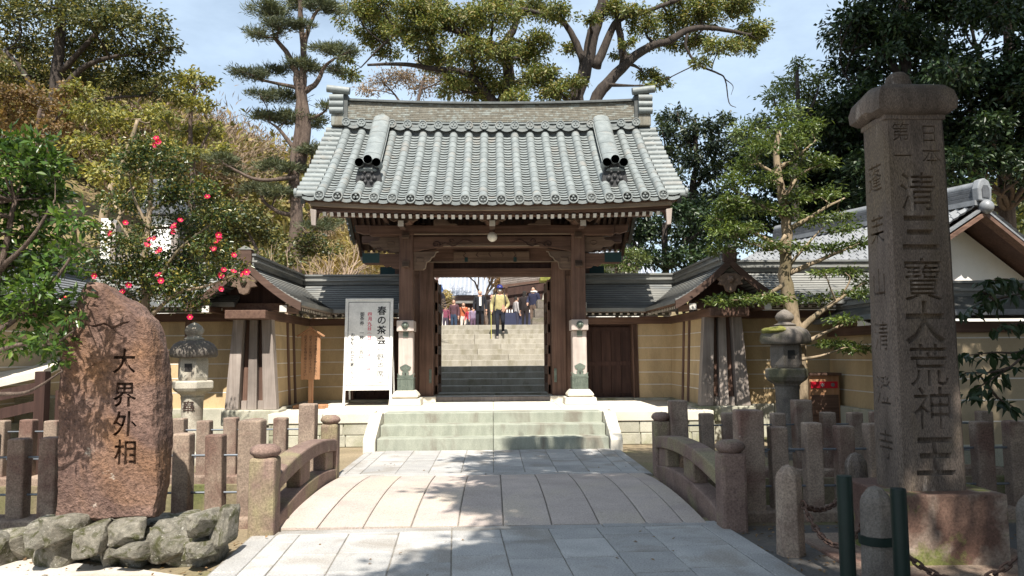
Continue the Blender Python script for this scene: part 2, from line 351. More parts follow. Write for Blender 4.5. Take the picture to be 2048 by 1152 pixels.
# the arched bridge: pinkish slabs running its length
BY0, BY1, BH = 7.30, 10.36, .062
def arch(y): t = (y - BY0) / (BY1 - BY0); return .035 + BH * 4 * t * (1 - t)
br = thing('stone_bridge', 'low arched bridge of long pinkish granite slabs crossing the stream before the steps', 'bridge', (0, 8.83, 0))
bx = [-1.99, -1.62, -1.20, -.76, -.33, .09, .54, .98, 1.42, 1.77, 1.99]
for i in range(len(bx) - 1):
    b = MB(); N = 12; g = .006; vs = []; fs = []; dz = rnd.uniform(-.003, .003)
    for k in range(N + 1):
        y = BY0 + .012 + (BY1 - BY0 - .02) * k / N; z = arch(y) + dz; x0 = bx[i] + g; x1 = bx[i + 1] - g
        vs += [(x0, y, z - .2), (x0, y, z - .006), (x0 + .008, y, z), (x1 - .008, y, z), (x1, y, z - .006), (x1, y, z - .2)]
    for k in range(N):
        for q in range(6): fs.append((k * 6 + q, k * 6 + (q + 1) % 6, k * 6 + 6 + (q + 1) % 6, k * 6 + 6 + q))
    fs.append(tuple(range(6))); fs.append(tuple(N * 6 + q for q in range(6)))
    b.add(vs, fs).obj('bridge_slab', M_['granite_pink'], br, smooth=.5)
b = MB(); N = 12; vs = []; fs = []
for k in range(N + 1):
    y = BY0 + (BY1 - BY0) * k / N; z = arch(y); vs += [(-1.98, y, z - .32), (-1.98, y, z - .02), (1.98, y, z - .02), (1.98, y, z - .32)]
for k in range(N):
    for q in range(4): fs.append((k * 4 + q, k * 4 + (q + 1) % 4, k * 4 + 4 + (q + 1) % 4, k * 4 + 4 + q))
fs += [(0, 1, 2, 3), tuple(N * 4 + q for q in range(4))]
b.add(vs, fs).obj('bridge_vault', M_['joint'], br)

# ---------------------------------------------------------------- steps and gate platform
PZ = .59
st = thing('front_steps', 'three broad pale green stone steps with slanted cheek stones below the gate', 'steps', (0, 13.4, 0))
def run(name, x0, x1, n, y0, y1, z0, z1, m, parent, bw=.012):
    for i in range(n):
        a = x0 + (x1 - x0) * i / n; c = x0 + (x1 - x0) * (i + 1) / n
        o = MB().b2((a + .003, y0, z0), (c - .003, y1, z1)).obj(name, m, parent); bev(o, bw)
for z0, z1, y in ((0, .23, 13.05), (.23, .412, 13.45), (.412, PZ, 13.85)):
    run('step_stone', -1.93, 1.93, 2, y, y + .55, z0 if z0 == 0 else z0 - .02, z1, M_['granite_step'], st)
for s in (-1, 1):
    b = MB(); b.prism([(12.92, 0), (13.95, 0), (13.95, PZ + .01), (13.72, PZ + .01), (12.97, .25), (12.92, .2)], s * 1.94, s * 2.14, 'x')
    bev(b.obj('cheek_stone', M_['pale'], st), .012)
pl = props(MB().b2((-3.95, 13.9, .05), (3.92, 19.7, PZ - .16)).obj('gate_platform', M_['plinth']), kind='structure')
for x0, x1 in ((-3.96, -3.0), (-3.0, -2.15), (2.15, 3.0), (3.0, 3.93)):
    bev(MB().b2((x0 + .003, 13.85, PZ - .17), (x1 - .003, 14.6, PZ)).obj('edge_stone', M_['pale'], pl), .01)
xs = [-3.96, -2.6, -1.3, 0, 1.3, 2.6, 3.93]; ys = [14.6, 15.5, 16.5, 17.6, 18.6, 19.7]
for i in range(6):
    for j in range(5): bev(MB().b2((xs[i] + .003, ys[j] + .003, PZ - .17), (xs[i + 1] - .003, ys[j + 1] - .003, PZ)).obj('floor_stone', M_['pale'], pl), .006, 1)
run('edge_stone', -1.93, 1.93, 3, 14.40, 14.6, PZ - .17, PZ, M_['pale'], pl, .006)
for r_ in range(2):
    for s in (-1, 1):
        xx = 2.15
        while xx < 3.9:
            d = rnd.uniform(.4, .62); e = min(xx + d, 3.95); 
            bev(MB().b2((s * (xx + .006), 13.872, .0 + r_ * .21 + .005), (s * (e - .006), 13.97, .21 + r_ * .21 - .004)).obj('foundation_stone', M_['plinth'], pl), .012); xx = e
# ---------------------------------------------------------------- stairs behind the gate and the terrace they reach
SY, SR, ST = 20.1, .165, .495
bs = thing('back_stairs', 'flight of wide stone stairs climbing behind the gate doorway', 'steps', (0, 23, .6))
M_['stair'] = surf('stair_stone', (.25, .23, .19), (.36, .335, .285), 2.2, 70, .22, .9, .2, .004, c3=(.22, .20, .15), c3scale=1.5, stretch=(2, 2, .7), var=.08)
for i in range(13):
    y = SY + ST * i; z = .63 + SR * i; cut = rnd.uniform(-.9, .5)
    for a, c in ((-3.4, cut), (cut, 3.4)):
        bev(MB().b2((a + .003, y, z - SR - (.1 if i else .1)), (c - .003, y + ST + .12, z)).obj('stair_stone', M_['stair'], bs), .012)
TZ = .63 + SR * 12
b = MB(); b.b2((-60, 26.4, 0), (60, 140, TZ - .004))
props(b.obj('upper_terrace', M_['concrete']), kind='structure')

# ================================================================ the gate
G = thing('temple_gate', 'roofed timber gate with grey green tiled roof standing above the broad steps', 'gate', (0, 17.2, PZ))
RY, RZ, HW, RUN = 17.2, 6.66, 3.62, 2.8
def lift(x, s=1): return .11 * (x / 3.6) ** 2
def roof(x, s, side=-1):
    """front side = -1; s from ridge (0) to eave (1)"""
    return Vector((x, RY + side * RUN * s, RZ - (2.52 * s - .36 * s * s) + lift(x)))
def rframe(x, s, side=-1):
    o = roof(x, s, side); t = (roof(x, s + .01, side) - roof(x, s - .01, side)).normalized()
    xx = Vector((1, 0, 0)); n = xx.cross(t).normalized()
    if n.z < 0: n = -n
    return o, xx, t, n
# roof deck
def deck(off0, off1, s0, s1, hw, name, m, side, parent=G, NX=14, NS=12):
    b = MB(); vs = []; fs = []
    for i in range(NX + 1):
        x = -hw + 2 * hw * i / NX
        for k in range(NS + 1):
            o, xx, t, n = rframe(x, s0 + (s1 - s0) * k / NS, side); vs.append(o + n * off0); vs.append(o + n * off1)
    W = (NS + 1) * 2
    for i in range(NX):
        for k in range(NS):
            a = i * W + k * 2; fs.append((a, a + W, a + W + 2, a + 2)); fs.append((a + 1, a + 3, a + W + 3, a + W + 1))
        fs.append((i * W, i * W + 1, i * W + W + 1, i * W + W)); e = i * W + NS * 2; fs.append((e, e + W, e + W + 1, e + 1))
    for i in (0, NX):
        for k in range(NS): a = i * W + k * 2; fs.append((a, a + 2, a + 3, a + 1))
    return b.add(vs, fs).obj(name, m, parent)
for side in (-1, 1):
    deck(-.035, -.13, 0, 1.0, 3.55, 'roof_board', M_['woodx'], side)
M_['tile_edge'] = plain('shadow_line_tile_edge', (.03, .032, .032), .8)  # dark lip colour paints in the shadow line below each tile row
# tiles: shapes in a local frame (x across, y down the slope, z out of the roof)
def pan_mesh(wd=.30, L=.20, lip=.036):
    b = MB(); n = 6; vs = []
    for k, y in enumerate((-L * .62, L * .38)):
        for i in range(n + 1):
            u = -1 + 2 * i / n; z = -.028 + .045 * u * u + (lip if k else 0.0); vs.append((u * wd / 2, y, z)); vs.append((u * wd / 2, y, z - lip))
    W = (n + 1) * 2; fs = []
    for i in range(n):
        a = i * 2; fs.append((a, a + 2, W + a + 2, W + a)); fs.append((W + a, W + a + 2, W + a + 3, W + a + 1))
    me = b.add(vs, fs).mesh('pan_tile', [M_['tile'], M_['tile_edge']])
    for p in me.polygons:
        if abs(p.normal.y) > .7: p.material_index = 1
    return me
def cover_mesh(r=.093, L=.262):
    b = MB(); n = 8; vs = []; fs = []
    rows = [(-L / 2 - .01, r * .965, -.006), (L / 2 - .02, r, 0), (L / 2 - .004, r, 0), (L / 2, r * .9, -.008)]
    for y, rr, dz in rows:
        for i in range(n + 1):
            a = math.pi * i / n; vs.append((rr * math.cos(a), y, rr * math.sin(a) + dz))
    for k in range(3):
        for i in range(n): fs.append((k * (n + 1) + i, k * (n + 1) + i + 1, (k + 1) * (n + 1) + i + 1, (k + 1) * (n + 1) + i))
    return b.add(vs, fs).mesh('cover_tile', M_['tile'], smooth=.7)
def disc_mesh(r=.098, d=.055, mats=None):
    """end disc facing -y, with rim and a three lobed crest"""
    b = MB(); n = 18
    T = Matrix.Rotation(R(90), 4, 'X')
    b.lathe([(r * .78, d / 2 - .014), (r * .80, d / 2), (r, d / 2), (r, -d / 2)], n=n, M=T)
    b.lathe([(r * .80, -d / 2), (r * .80, d / 2 - .014), (.001, d / 2 - .014)], n=n, M=T)
    for k in range(3):
        a = R(90 + 120 * k); b.ball((r * .36 * math.cos(a), -d / 2 + .012, r * .36 * math.sin(a)), (r * .24, .014, r * .24), 8, 5)
    return b.mesh('tile_end', M_['tile'], smooth=.7)
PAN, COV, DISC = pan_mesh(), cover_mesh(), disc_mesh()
XC = [-3.23 + .34 * i for i in range(20)]
npan = 0; rest = MB()
rows = [(1.0 - .0355 * k) for k in range(28)]
for ri, s in enumerate(rows):
    if s < .03: continue
    for i in range(21):
        x = (XC[i] + .17) if i < 20 else XC[0] - .17
        if i == 20: x = XC[0] - .17
        o, xx, t, n = rframe(x, s - .012)
        M = frame(o + n * .006 + Vector((0, 0, rnd.uniform(-.003, .003))), xx, t, n) @ Matrix.Rotation(rnd.uniform(-.012, .012), 4, 'Z')
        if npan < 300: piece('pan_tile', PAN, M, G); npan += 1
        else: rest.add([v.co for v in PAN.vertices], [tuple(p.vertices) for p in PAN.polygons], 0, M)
for s in rows:      # the far slope, seen only from elsewhere: pans joined
    for i in range(20):
        o, xx, t, n = rframe(XC[i] + .17, s - .012, 1)
        if s > .03: rest.add([v.co for v in PAN.vertices], [tuple(p.vertices) for p in PAN.polygons], 0, frame(o + n * .02, -xx, t, n))
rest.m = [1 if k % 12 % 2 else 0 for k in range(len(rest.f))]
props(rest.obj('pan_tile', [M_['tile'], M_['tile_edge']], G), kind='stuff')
back = MB()
for x in XC:
    for k in range(14):
        s = 1.0 - .0372 - .0715 * k
        o, xx, t, n = rframe(x, s)
        piece('cover_tile', COV, frame(o + n * .02, xx, t, n) @ Matrix.Rotation(rnd.uniform(-.01, .01), 4, 'Z'), G)
        o, xx, t, n = rframe(x, s, 1); back.add([v.co for v in COV.vertices], [tuple(p.vertices) for p in COV.polygons], 0, frame(o + n * .012, -xx, t, n))
    o, xx, t, n = rframe(x, 1.0); piece('tile_end', DISC, frame(o + n * .03 + t * .02, xx, Vector((0, 1, -.12)).normalized(), Vector((0, .12, 1)).normalized()), G)
props(back.obj('cover_tile', M_['tile'], G, smooth=.7), kind='stuff')
# curved drip lips between the discs
lip = MB(); n = 6
vs = []
for i in range(n + 1):
    u = -1 + 2 * i / n; z = -.04 + .05 * u * u; vs += [(u * .15, 0, z + .012), (u * .15, 0, z - .052), (u * .15, .05, z + .012)]
fs = []
for i in range(n): fs += [(i * 3, i * 3 + 3, i * 3 + 4, i * 3 + 1), (i * 3, i * 3 + 2, i * 3 + 5, i * 3 + 3)]
LIP = lip.add(vs, fs).mesh('eave_lip_tile', M_['tile'])
for i in range(21):
    x = XC[0] - .17 + .34 * i; o, xx, t, n_ = rframe(x, 1.0); piece('eave_lip_tile', LIP, frame(o + t * .03 + n_ * .01, xx, Vector((0, 1, 0)), Vector((0, 0, 1))), G)
# verge tiles lying across both ends
vb = MB(); n = 8; vs = []; fs = []
for y, rr in ((-.19, .075), (.17, .085), (.19, .085), (.19, .06)):
    for i in range(n + 1): a = math.pi * i / n; vs.append((rr * math.cos(a), y, rr * math.sin(a)))
for k in range(3):
    for i in range(n): fs.append((k * 9 + i, k * 9 + i + 1, k * 9 + 10 + i, k * 9 + 9 + i))
VERGE = vb.add(vs, fs).mesh('verge_tile', M_['tile'], smooth=.7)
VEND = disc_mesh(.088, .05)
for sx in (-1, 1):
    for side in (-1, 1):
        for k in range(15):
            s = .985 - .066 * k; o, xx, t, n_ = rframe(sx * 3.50, s, side)
            piece('verge_tile', VERGE, frame(o + n_ * .0 - Vector((0, 0, .0)), t * (1 if sx > 0 else -1), xx * sx, n_), G)
    o, xx, t, n_ = rframe(sx * 3.68, .985); piece('tile_end', VEND, frame(o + n_ * .02, t * -sx, xx * -sx, n_), G)
    # hanging verge skirt
    for side in (-1, 1):
        b = MB(); vs = []; fs = []
        for k in range(13):
            o, xx, t, n_ = rframe(sx * 3.50, k / 12, side)
            for dx, dz in ((.02, .02), (.10, .02), (.10, -.17), (.02, -.17)): vs.append(o + xx * dx * sx + n_ * dz)
        for k in range(12):
            for q in range(4): fs.append((k * 4 + q, k * 4 + (q + 1) % 4, k * 4 + 4 + (q + 1) % 4, k * 4 + 4 + q))
        fs += [(0, 1, 2, 3), (48, 49, 50, 51)]
        b.add(vs, fs).obj('verge_board', M_['tile_dark'], G)
# ridge: courses of flat tiles, rounded cap, discs below it, stacked ends
def xcurve(x): return lift(x) * .9
def strip(name, y0, y1, z0, z1, x0, x1, m, parent=G, N=16, smooth=False, bevel=0):
    b = MB(); vs = []; fs = []
    for k in range(N + 1):
        x = x0 + (x1 - x0) * k / N; dz = xcurve(x); vs += [(x, y0, z0 + dz), (x, y1, z0 + dz), (x, y1, z1 + dz), (x, y0, z1 + dz)]
    for k in range(N):
        for q in range(4): fs.append((k * 4 + q, k * 4 + (q + 1) % 4, k * 4 + 4 + (q + 1) % 4, k * 4 + 4 + q))
    fs += [(0, 1, 2, 3), tuple(N * 4 + q for q in range(4))]
    return b.add(vs, fs).obj(name, m, parent, bevel=bevel)
strip('ridge_core', RY - .17, RY + .17, 6.55, 7.20, -3.2, 3.2, M_['ridge'])
for k in range(10):
    z = 6.80 + .041 * k; jag = .22 - .004 * k
    # each flat course runs in lengths with open joints
    x = -3.22
    while x < 3.2:
        L = .40 if not (x == -3.22 and k % 2) else .2; e = min(x + L, 3.22)
        if k < 10: strip('ridge_tile', RY - jag + rnd.uniform(-.003, .003), RY + jag, z + .004, z + .036, x + .0015, e - .0015, M_['ridge'], N=2)
        x = e
strip('ridge_band', RY - .25, RY + .25, 6.74, 6.775, -3.25, 3.25, M_['tile'])
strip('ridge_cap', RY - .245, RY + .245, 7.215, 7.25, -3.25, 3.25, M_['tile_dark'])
b = MB(); N = 16; vs = []; fs = []
for k in range(N + 1):
    x = -3.25 + 6.5 * k / N
    for i in range(9): a = math.pi * i / 8; vs.append((x, RY + .17 * math.cos(a), 7.25 + xcurve(x) + .075 * math.sin(a)))
for k in range(N):
    for i in range(8): fs.append((k * 9 + i, k * 9 + i + 1, k * 9 + 10 + i, k * 9 + 9 + i))
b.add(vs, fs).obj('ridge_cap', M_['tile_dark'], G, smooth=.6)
for i in range(20):
    x = XC[i]
    piece('tile_end', DISC, Matrix.Translation((x, RY - .31, 6.70 + xcurve(x))) @ Matrix.Scale(.95, 4), G)
    MB().tube([(x, RY - .29, 6.70 + xcurve(x)), (x, RY, 6.72 + xcurve(x))], .082, 10).obj('ridge_disc_tile', M_['tile'], G, smooth=.7)
    if i < 19:
        for dz in (.0, -.075):
            piece('eave_lip_tile', LIP, Matrix.Translation((x + .17, RY - .29 + dz * .3, 6.715 + dz + xcurve(x))) @ Matrix.Scale(.98, 4), G)
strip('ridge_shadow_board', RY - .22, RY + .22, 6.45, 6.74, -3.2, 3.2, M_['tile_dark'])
for s in (-1, 1):
    z0 = 6.60 + xcurve(3.25)
    e = MB()
    e.b2((s * 3.21, RY - .26, z0 + .02), (s * 3.30, RY + .26, z0 + .74)); e.obj('ridge_end_plate', M_['tile_dark'], G)
    for k in range(3):
        MB().tube([(s * 3.29, RY - .30, z0 + .36 + .145 * k), (s * 3.60, RY - .30, z0 + .36 + .145 * k)], .078, 12).obj('ridge_end_roll', M_['tile'], G, smooth=.7)
    MB().tube([(s * 3.16, RY - .30, z0 + .80), (s * 3.66, RY - .30, z0 + .86)], .085, 14).obj('ridge_end_horn', M_['tile'], G, smooth=.7)
    bev(MB().b2((s * 3.285, RY - .30, z0 + .02), (s * 3.57, RY + .2, z0 + .29)).obj('ridge_end_block', M_['ridge'], G), .02)
    MB().b2((s * 3.28, RY - .22, z0 + .27), (s * 3.56, RY + .22, z0 + .80)).obj('ridge_end_core', M_['tile_dark'], G)
M_['iron_tile'] = plain('blackened_tile', (.03, .03, .032), .55)
# descending ridges with their demon blocks
for sx in (-1, 1):
    X0 = sx * 2.40
    def sweep(name, prof, s0, s1, m, smooth=False, N=18):
        b = MB(); vs = []; fs = []; q = len(prof)
        for k in range(N + 1):
            s = s0 + (s1 - s0) * k / N; o, xx, t, n_ = rframe(X0 - sx * .06 * (1 - s) * -1, s)
            for px, pz in prof: vs.append(o + xx * px + n_ * pz)
        for k in range(N):
            for j in range(q): fs.append((k * q + j, k * q + (j + 1) % q, (k + 1) * q + (j + 1) % q, (k + 1) * q + j))
        fs += [tuple(range(q)), tuple(N * q + j for j in range(q))]
        b.add(vs, fs).obj(name, m, G, smooth=smooth)
    sweep('slope_ridge_course', [(-.16, .0), (.16, .0), (.16, .20), (-.16, .20)], -.05, .77, M_['ridge'])
    sweep('slope_ridge_course', [(-.20, .205), (.20, .205), (.20, .23), (-.20, .23)], -.05, .77, M_['tile'])
    sweep('slope_ridge_course', [(-.185, .24), (.185, .24), (.185, .265), (-.185, .265)], -.05, .77, M_['tile_dark'])
    for k in range(11):
        s0 = -.09 + .08 * k; arc = [(.18 * math.cos(math.pi * i / 8), 0.268 + (.065 + .004 * (k % 2)) * math.sin(math.pi * i / 8)) for i in range(9)]
        sweep('slope_ridge_cap', arc, s0, s0 + .0785, M_['tile'], smooth=.7, N=3)
    o, xx, t, n_ = rframe(X0, .785)
    F = frame(o, xx, Vector((0, 1, 0)), Vector((0, 0, 1)))
    d = MB()
    d.prism([(-.21, -.14), (.21, -.14), (.255, .04), (.21, .26), (.13, .40), (-.13, .40), (-.21, .26), (-.255, .04)], -.14, .04, 'y')
    blk = d.obj('demon_block', M_['iron_tile'], G, M=F, bevel=.02)
    for px, pz, r in ((-.07, .14, .035), (.07, .14, .035), (-.12, .02, .05), (.12, .02, .05), (0, .05, .045), (-.06, -.05, .04), (.06, -.05, .04)):
        MB().ball((px, -.14, pz + .06), (r, .045, r), 10, 6).obj('demon_boss', M_['iron_tile'], blk, smooth=True, M=F)
    for px, pz in ((-.165, .375), (0, .435), (.165, .375)):
        b = MB(); T = Matrix.Rotation(R(90), 4, 'X')
        b.lathe([(.084, .22), (.084, -.12), (.001, -.12)], n=16, M=T); b.lathe([(.084, .22), (.066, .22), (.062, .175), (.001, .17)], n=16, M=T)
        b.obj('bull_roll_tile', M_['tile'], G, smooth=.7, M=F @ Matrix.Translation((px, -.03, pz)))
    MB().prism([(-.2, -.2), (.2, -.2), (.17, -.12), (-.17, -.12)], -.16, .02, 'y').obj('demon_foot', M_['ridge'], G, M=F)

# ---------------------------------------------------------------- eaves: boards, rafters, white ends
for side in (-1, 1):
    yE = RY + side * RUN
    def eav(name, dy0, dy1, z0, z1, m, hw): 
        b = MB(); vs = []; fs = []; N = 16
        for k in range(N + 1):
            x = -hw + 2 * hw * k / N; dz = lift(x) ; vs += [(x, yE - side * dy0, z0 + dz), (x, yE - side * dy1, z0 + dz), (x, yE - side * dy1, z1 + dz), (x, yE - side * dy0, z1 + dz)]
        for k in range(N):
            for q in range(4): fs.append((k * 4 + q, k * 4 + (q + 1) % 4, k * 4 + 4 + (q + 1) % 4, k * 4 + 4 + q))
        fs += [(0, 1, 2, 3), tuple(N * 4 + q for q in range(4))]
        b.add(vs, fs).obj(name, m, G)
    eav('eave_batten', .03, .3, 4.40, 4.462, M_['woodx'], 3.5)
    eav('eave_board', .06, .14, 4.325, 4.398, M_['wood_light'], 3.42)
    eav('eave_fascia', .14, .22, 4.278, 4.33, M_['woodx'], 3.40)
    RAF = MB(); p0 = Vector((0, .30, 4.232)); 
    sl = (2.05 - .3) / 2.5
    for i in range(48):
        x = -3.17 + 6.34 * i / 47; dz = lift(x) * .8
        a = Vector((x, yE - side * .16, 4.215 + dz)); z1 = 4.215 + (2.02 - .16) * .66
        c = Vector((x, RY + side * .78, z1 + dz))
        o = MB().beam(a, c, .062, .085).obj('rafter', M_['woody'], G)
        d = (a - c).normalized()
        MB().beam(a, a + d * .006, .063, .086).obj('rafter_end', M_['white_worn'], o)
        # upper rafter run to the ridge
    b = MB(); vs = []
    b.add([(-3.4, yE - side * .15, 4.30), (3.4, yE - side * .15, 4.30), (3.4, RY, 6.35), (-3.4, RY, 6.35), (-3.4, yE - side * .15, 4.34), (3.4, yE - side * .15, 4.34), (3.4, RY, 6.39), (-3.4, RY, 6.39)], [(0, 1, 2, 3), (4, 5, 6, 7), (0, 1, 5, 4), (2, 3, 7, 6), (0, 3, 7, 4), (1, 2, 6, 5)])
    b.obj('eave_lining', M_['woodx'], G)
    for s in (-1, 1):       # barge boards at the ends and their white painted toes
        MB().beam((s * 3.36, yE - side * .12, 4.22), (s * 3.36, RY, 6.36), .07, .22).obj('barge_board', M_['woody'], G)
        bev(MB().prism([(s * 3.30, 4.34), (s * 3.42, 4.36), (s * 3.39, 4.05), (s * 3.31, 4.04)], yE - side * .11, yE - side * .05, 'y').obj('barge_toe', M_['wood_grey'], G), .01)
MB().beam((-3.4, RY, 6.2), (3.4, RY, 6.2), .22, .26).obj('ridge_beam', M_['woodx'], G)
for s in (-1, 1):
    MB().prism([(14.9, 4.35), (19.5, 4.35), (RY + .2, 6.2), (RY - .2, 6.2)], s * 2.15, s * 2.21, 'x').obj('gable_board', M_['woody'], G)

# ---------------------------------------------------------------- posts, beams, brackets
FY, BYR, MY = 16.15, 18.7, 17.3
def shaped(prof, y0, y1, name, m, parent, bevel=.008, M=None, smooth=False):
    o = MB().prism(prof, y0, y1, 'y').obj(name, m, parent, M=M, smooth=smooth); bev(o, bevel); return o
for s in (-1, 1):
    for yy in (FY, BYR):
        X = s * 1.79
        post = bev(MB().b2((X - .145, yy - .145, 1.1), (X + .145, yy + .145, 4.36)).obj('post', M_['wood'], G), .022)
        bev(MB().box((X, yy, PZ + .07), (.66, .62, .14), taper=.95).obj('plinth_stone', M_['pale'], G), .015)
        b = MB(); vs = []; k = 0
        for hw_, z in ((.20, PZ + .14), (.265, PZ + .17), (.27, PZ + .20), (.235, PZ + .25), (.19, PZ + .30)): vs += [(X - hw_, yy - hw_, z), (X + hw_, yy - hw_, z), (X + hw_, yy + hw_, z), (X - hw_, yy + hw_, z)]
        fs = [(i * 4 + q, i * 4 + (q + 1) % 4, i * 4 + 4 + (q + 1) % 4, i * 4 + 4 + q) for i in range(4) for q in range(4)] + [(3, 2, 1, 0), (16, 17, 18, 19)]
        bev(b.add(vs, fs).obj('rounded_base', M_['pale'], G), .012)
        # lower casing, the front ones coloured as if sunlit, with bronze shoe
        lo = bev(MB().b2((X - .15, yy - .15, .95), (X + .15, yy + .15, 2.10)).obj('post_casing', M_['wood_pink'] if yy == FY else M_['wood'], G), .026)
        sh = MB().b2((X - .165, yy - .165, PZ + .28), (X + .165, yy + .165, 1.14)).obj('metal_shoe', M_['bronze'], G, bevel=.006)
        for q in range(13):
            MB().b2((X - .155 + q * .0245, yy - .172, PZ + .30), (X - .143 + q * .0245, yy - .166, 1.11)).obj('shoe_rib', M_['bronze'], sh)
        MB().b2((X - .17, yy - .172, 1.125), (X + .17, yy + .172, 1.15)).obj('shoe_rim', M_['bronze'], sh)
        if yy == FY:
            pr = [(-.16, 1.15), (.16, 1.15), (.162, 1.235), (.10, 1.20), (.055, 1.21), (.075, 1.25), (.045, 1.29), (.10, 1.32), (.115, 1.37), (.06, 1.40), (.015, 1.425)]
            pr = pr + [(-x, z) for x, z in pr[::-1][0:]][:-2]
            shaped([(X + x, z) for x, z in pr], yy - .166, yy - .152, 'shoe_crest', M_['bronze'], sh, .003)
            MB().b2((X - .012, yy - .17, 1.20), (X + .012, yy - .166, 1.25)).obj('keyhole', M_['iron'], sh)
            for q in (-1, 1): MB().ball((X + q * .172, yy - .05, 1.22), .014, 8, 6).obj('stud', M_['bronze'], sh, smooth=True)
        # projecting tie ends with a flower boss and hanging tag
        tie = bev(MB().b2((X - .175, yy - .25, 2.10), (X + .175, yy + .25, 2.32)).obj('tie_end', M_['woodx'] if yy == BYR else M_['wood_pink'], G), .012)
        if yy == FY:
            T = Matrix.Translation((X, yy - .25, 2.215)) @ Matrix.Rotation(R(90), 4, 'X')
            b = MB(); b.lathe([(.075, 0), (.07, .018), (.045, .022), (.04, .05), (.02, .065), (.001, .068)], n=12, M=T)
            for k in range(6): a = k * math.pi / 3; b.ball((X + .055 * math.cos(a), yy - .265, 2.215 + .055 * math.sin(a)), (.022, .014, .022), 8, 5)
            b.obj('flower_boss', M_['bronze'], tie, smooth=True)
            tg = bev(MB().b2((X - .055, yy - .172, 1.98), (X + .055, yy - .16, 2.11)).obj('hanging_tag', M_['bronze'], tie), .006)
            MB().ball((X, yy - .174, 2.045), .011, 8, 5).obj('tag_stud', M_['bronze'], tg)
        # bracket capitals: bearing block, arms to both sides with green ends
        bev(MB().box((X, yy, 4.42), (.30, .30, .13), taper=1.25).obj('bearing_block', M_['woodx'], G), .01)
        for q in (0, 1):
            for dz in (2.52 + PZ, 3.42 + PZ):
                pass
        sgn = -1 if yy == FY else 1
        for z, r in ((3.42, .05), (4.02, .06)):     # nosings on the post front, carved in steps
            b = MB(); yF = yy + sgn * .15
            for k in range(4): b.b2((X - .075, yF, z + .035 * k), (X + .075, yF + sgn * (.13 - .03 * k), z + .03 + .035 * k))
            b.obj('carved_nosing', M_['carve'], G, bevel=.006)
        # arms reaching out under the side eaves
        pr = [(0, 4.08), (.62, 4.08), (.70, 4.14), (.80, 4.13), (.98, 4.19), (1.0, 4.32), (0, 4.32)]
        shaped([(X + s * (.13 + x * .95), z) for x, z in pr], yy - .09, yy + .09, 'side_arm', M_['woodx'], G)
        MB().b2((X + s * 1.075, yy - .091, 4.19), (X + s * 1.085, yy + .091, 4.32)).obj('arm_end', M_['teal'], G)
        pr = [(0, 3.40), (.16, 3.42), (.22, 3.47), (.30, 3.44), (.38, 3.50), (.74, 3.50), (.78, 3.56), (.78, 3.72), (0, 3.72)]
        shaped([(X + s * (.13 + x), z) for x, z in pr], yy - .07, yy + .07, 'side_bracket', M_['woodx'], G)
        MB().b2((X + s * .56, yy - .073, 3.53), (X + s * .915, yy + .073, 3.735)).obj('arm_end', M_['teal'], G)
        pr = [(0, 3.76), (.12, 3.74), (.24, 3.80), (.34, 3.78), (.42, 3.86), (.58, 3.86), (.66, 3.93), (.60, 4.0), (.46, 4.0), (.42, 4.07), (0, 4.07)]
        shaped([(X + s * (.13 + x), z) for x, z in pr], yy - .06, yy + .06, 'carved_spandrel', M_['carve'], G)
        MB().tube([(X + s * (.33 + .08 * math.cos(a * .7)), yy - .065, 3.93 + .045 * math.sin(a * .7)) for a in range(10)], .012, 6).obj('scroll', M_['carve'], G, smooth=True)
        # scalloped corbel on the inner side of the posts
        if yy == FY:
            pr = [(0, 3.38), (.20, 3.38), (.25, 3.42), (.27, 3.54), (.34, 3.57), (.38, 3.64), (.43, 3.66), (.47, 3.75), (.52, 3.76), (0, 3.76)]
            shaped([(X - s * (.145 + x), z) for x, z in pr], yy - .08, yy + .08, 'corbel', M_['carve'], G, .006)
            edge = [(X - s * (.145 + x), yy - .083, z) for x, z in pr[1:-1]]
            MB().tube(edge, .012, 5).obj('corbel_edge', M_['wood_light'], G, smooth=True)
            bev(MB().b2((X - s * .20, yy - .10, 3.52), (X - s * .37, yy + .1, 3.64)).obj('bearing_block', M_['carve'], G), .02)
            # scroll carving on the rainbow beam
            for cx, cz, rr, tn in ((.62, 3.90, .085, 8.5), (.93, 3.965, .06, 6.0)):
                pts = [(X - s * (cx + rr * (1 - k / 26) * math.cos(k * tn / 24)), FY - .136, cz + rr * .8 * (1 - k / 26) * math.sin(k * tn / 24)) for k in range(22)]
                MB().tube(pts, .014, 5).obj('scroll', M_['wood_dark'], G, smooth=True)
            pts = [(X - s * (.68 + .07 * k), FY - .136, 3.86 + .05 * math.sin(k * 1.05) + .012 * k) for k in range(11)]
            MB().tube(pts, .012, 5).obj('scroll', M_['wood_dark'], G, smooth=True)
# main front beams
b = MB(); N = 20; vs = []; fs = []
for k in range(N + 1):
    x = -1.65 + 3.3 * k / N; u = abs(x) / 1.65; zb = 3.85 - .10 * max(0, (u - .62) / .38) ** 1.2 if u > .62 else 3.85
    vs += [(x, FY - .12, zb), (x, FY + .12, zb), (x, FY + .12, 4.075), (x, FY - .12, 4.075)]
for k in range(N):
    for q in range(4): fs.append((k * 4 + q, k * 4 + (q + 1) % 4, k * 4 + 4 + (q + 1) % 4, k * 4 + 4 + q))
fs += [(0, 1, 2, 3), tuple(N * 4 + q for q in range(4))]
bev(b.add(vs, fs).obj('rainbow_beam', M_['woodx'], G), .015)
MB().tube([(-1.02 + .2 * k, FY - .125, 3.872) for k in range(11)], .013, 5).obj('beam_bead', M_['wood_light'], G)  # pale tone of this bead stands for sunlight bounced from below
MB().tube([(-1.02 + .2 * k, FY - .125, 3.91) for k in range(11)], .010, 5).obj('beam_bead', M_['carve'], G)
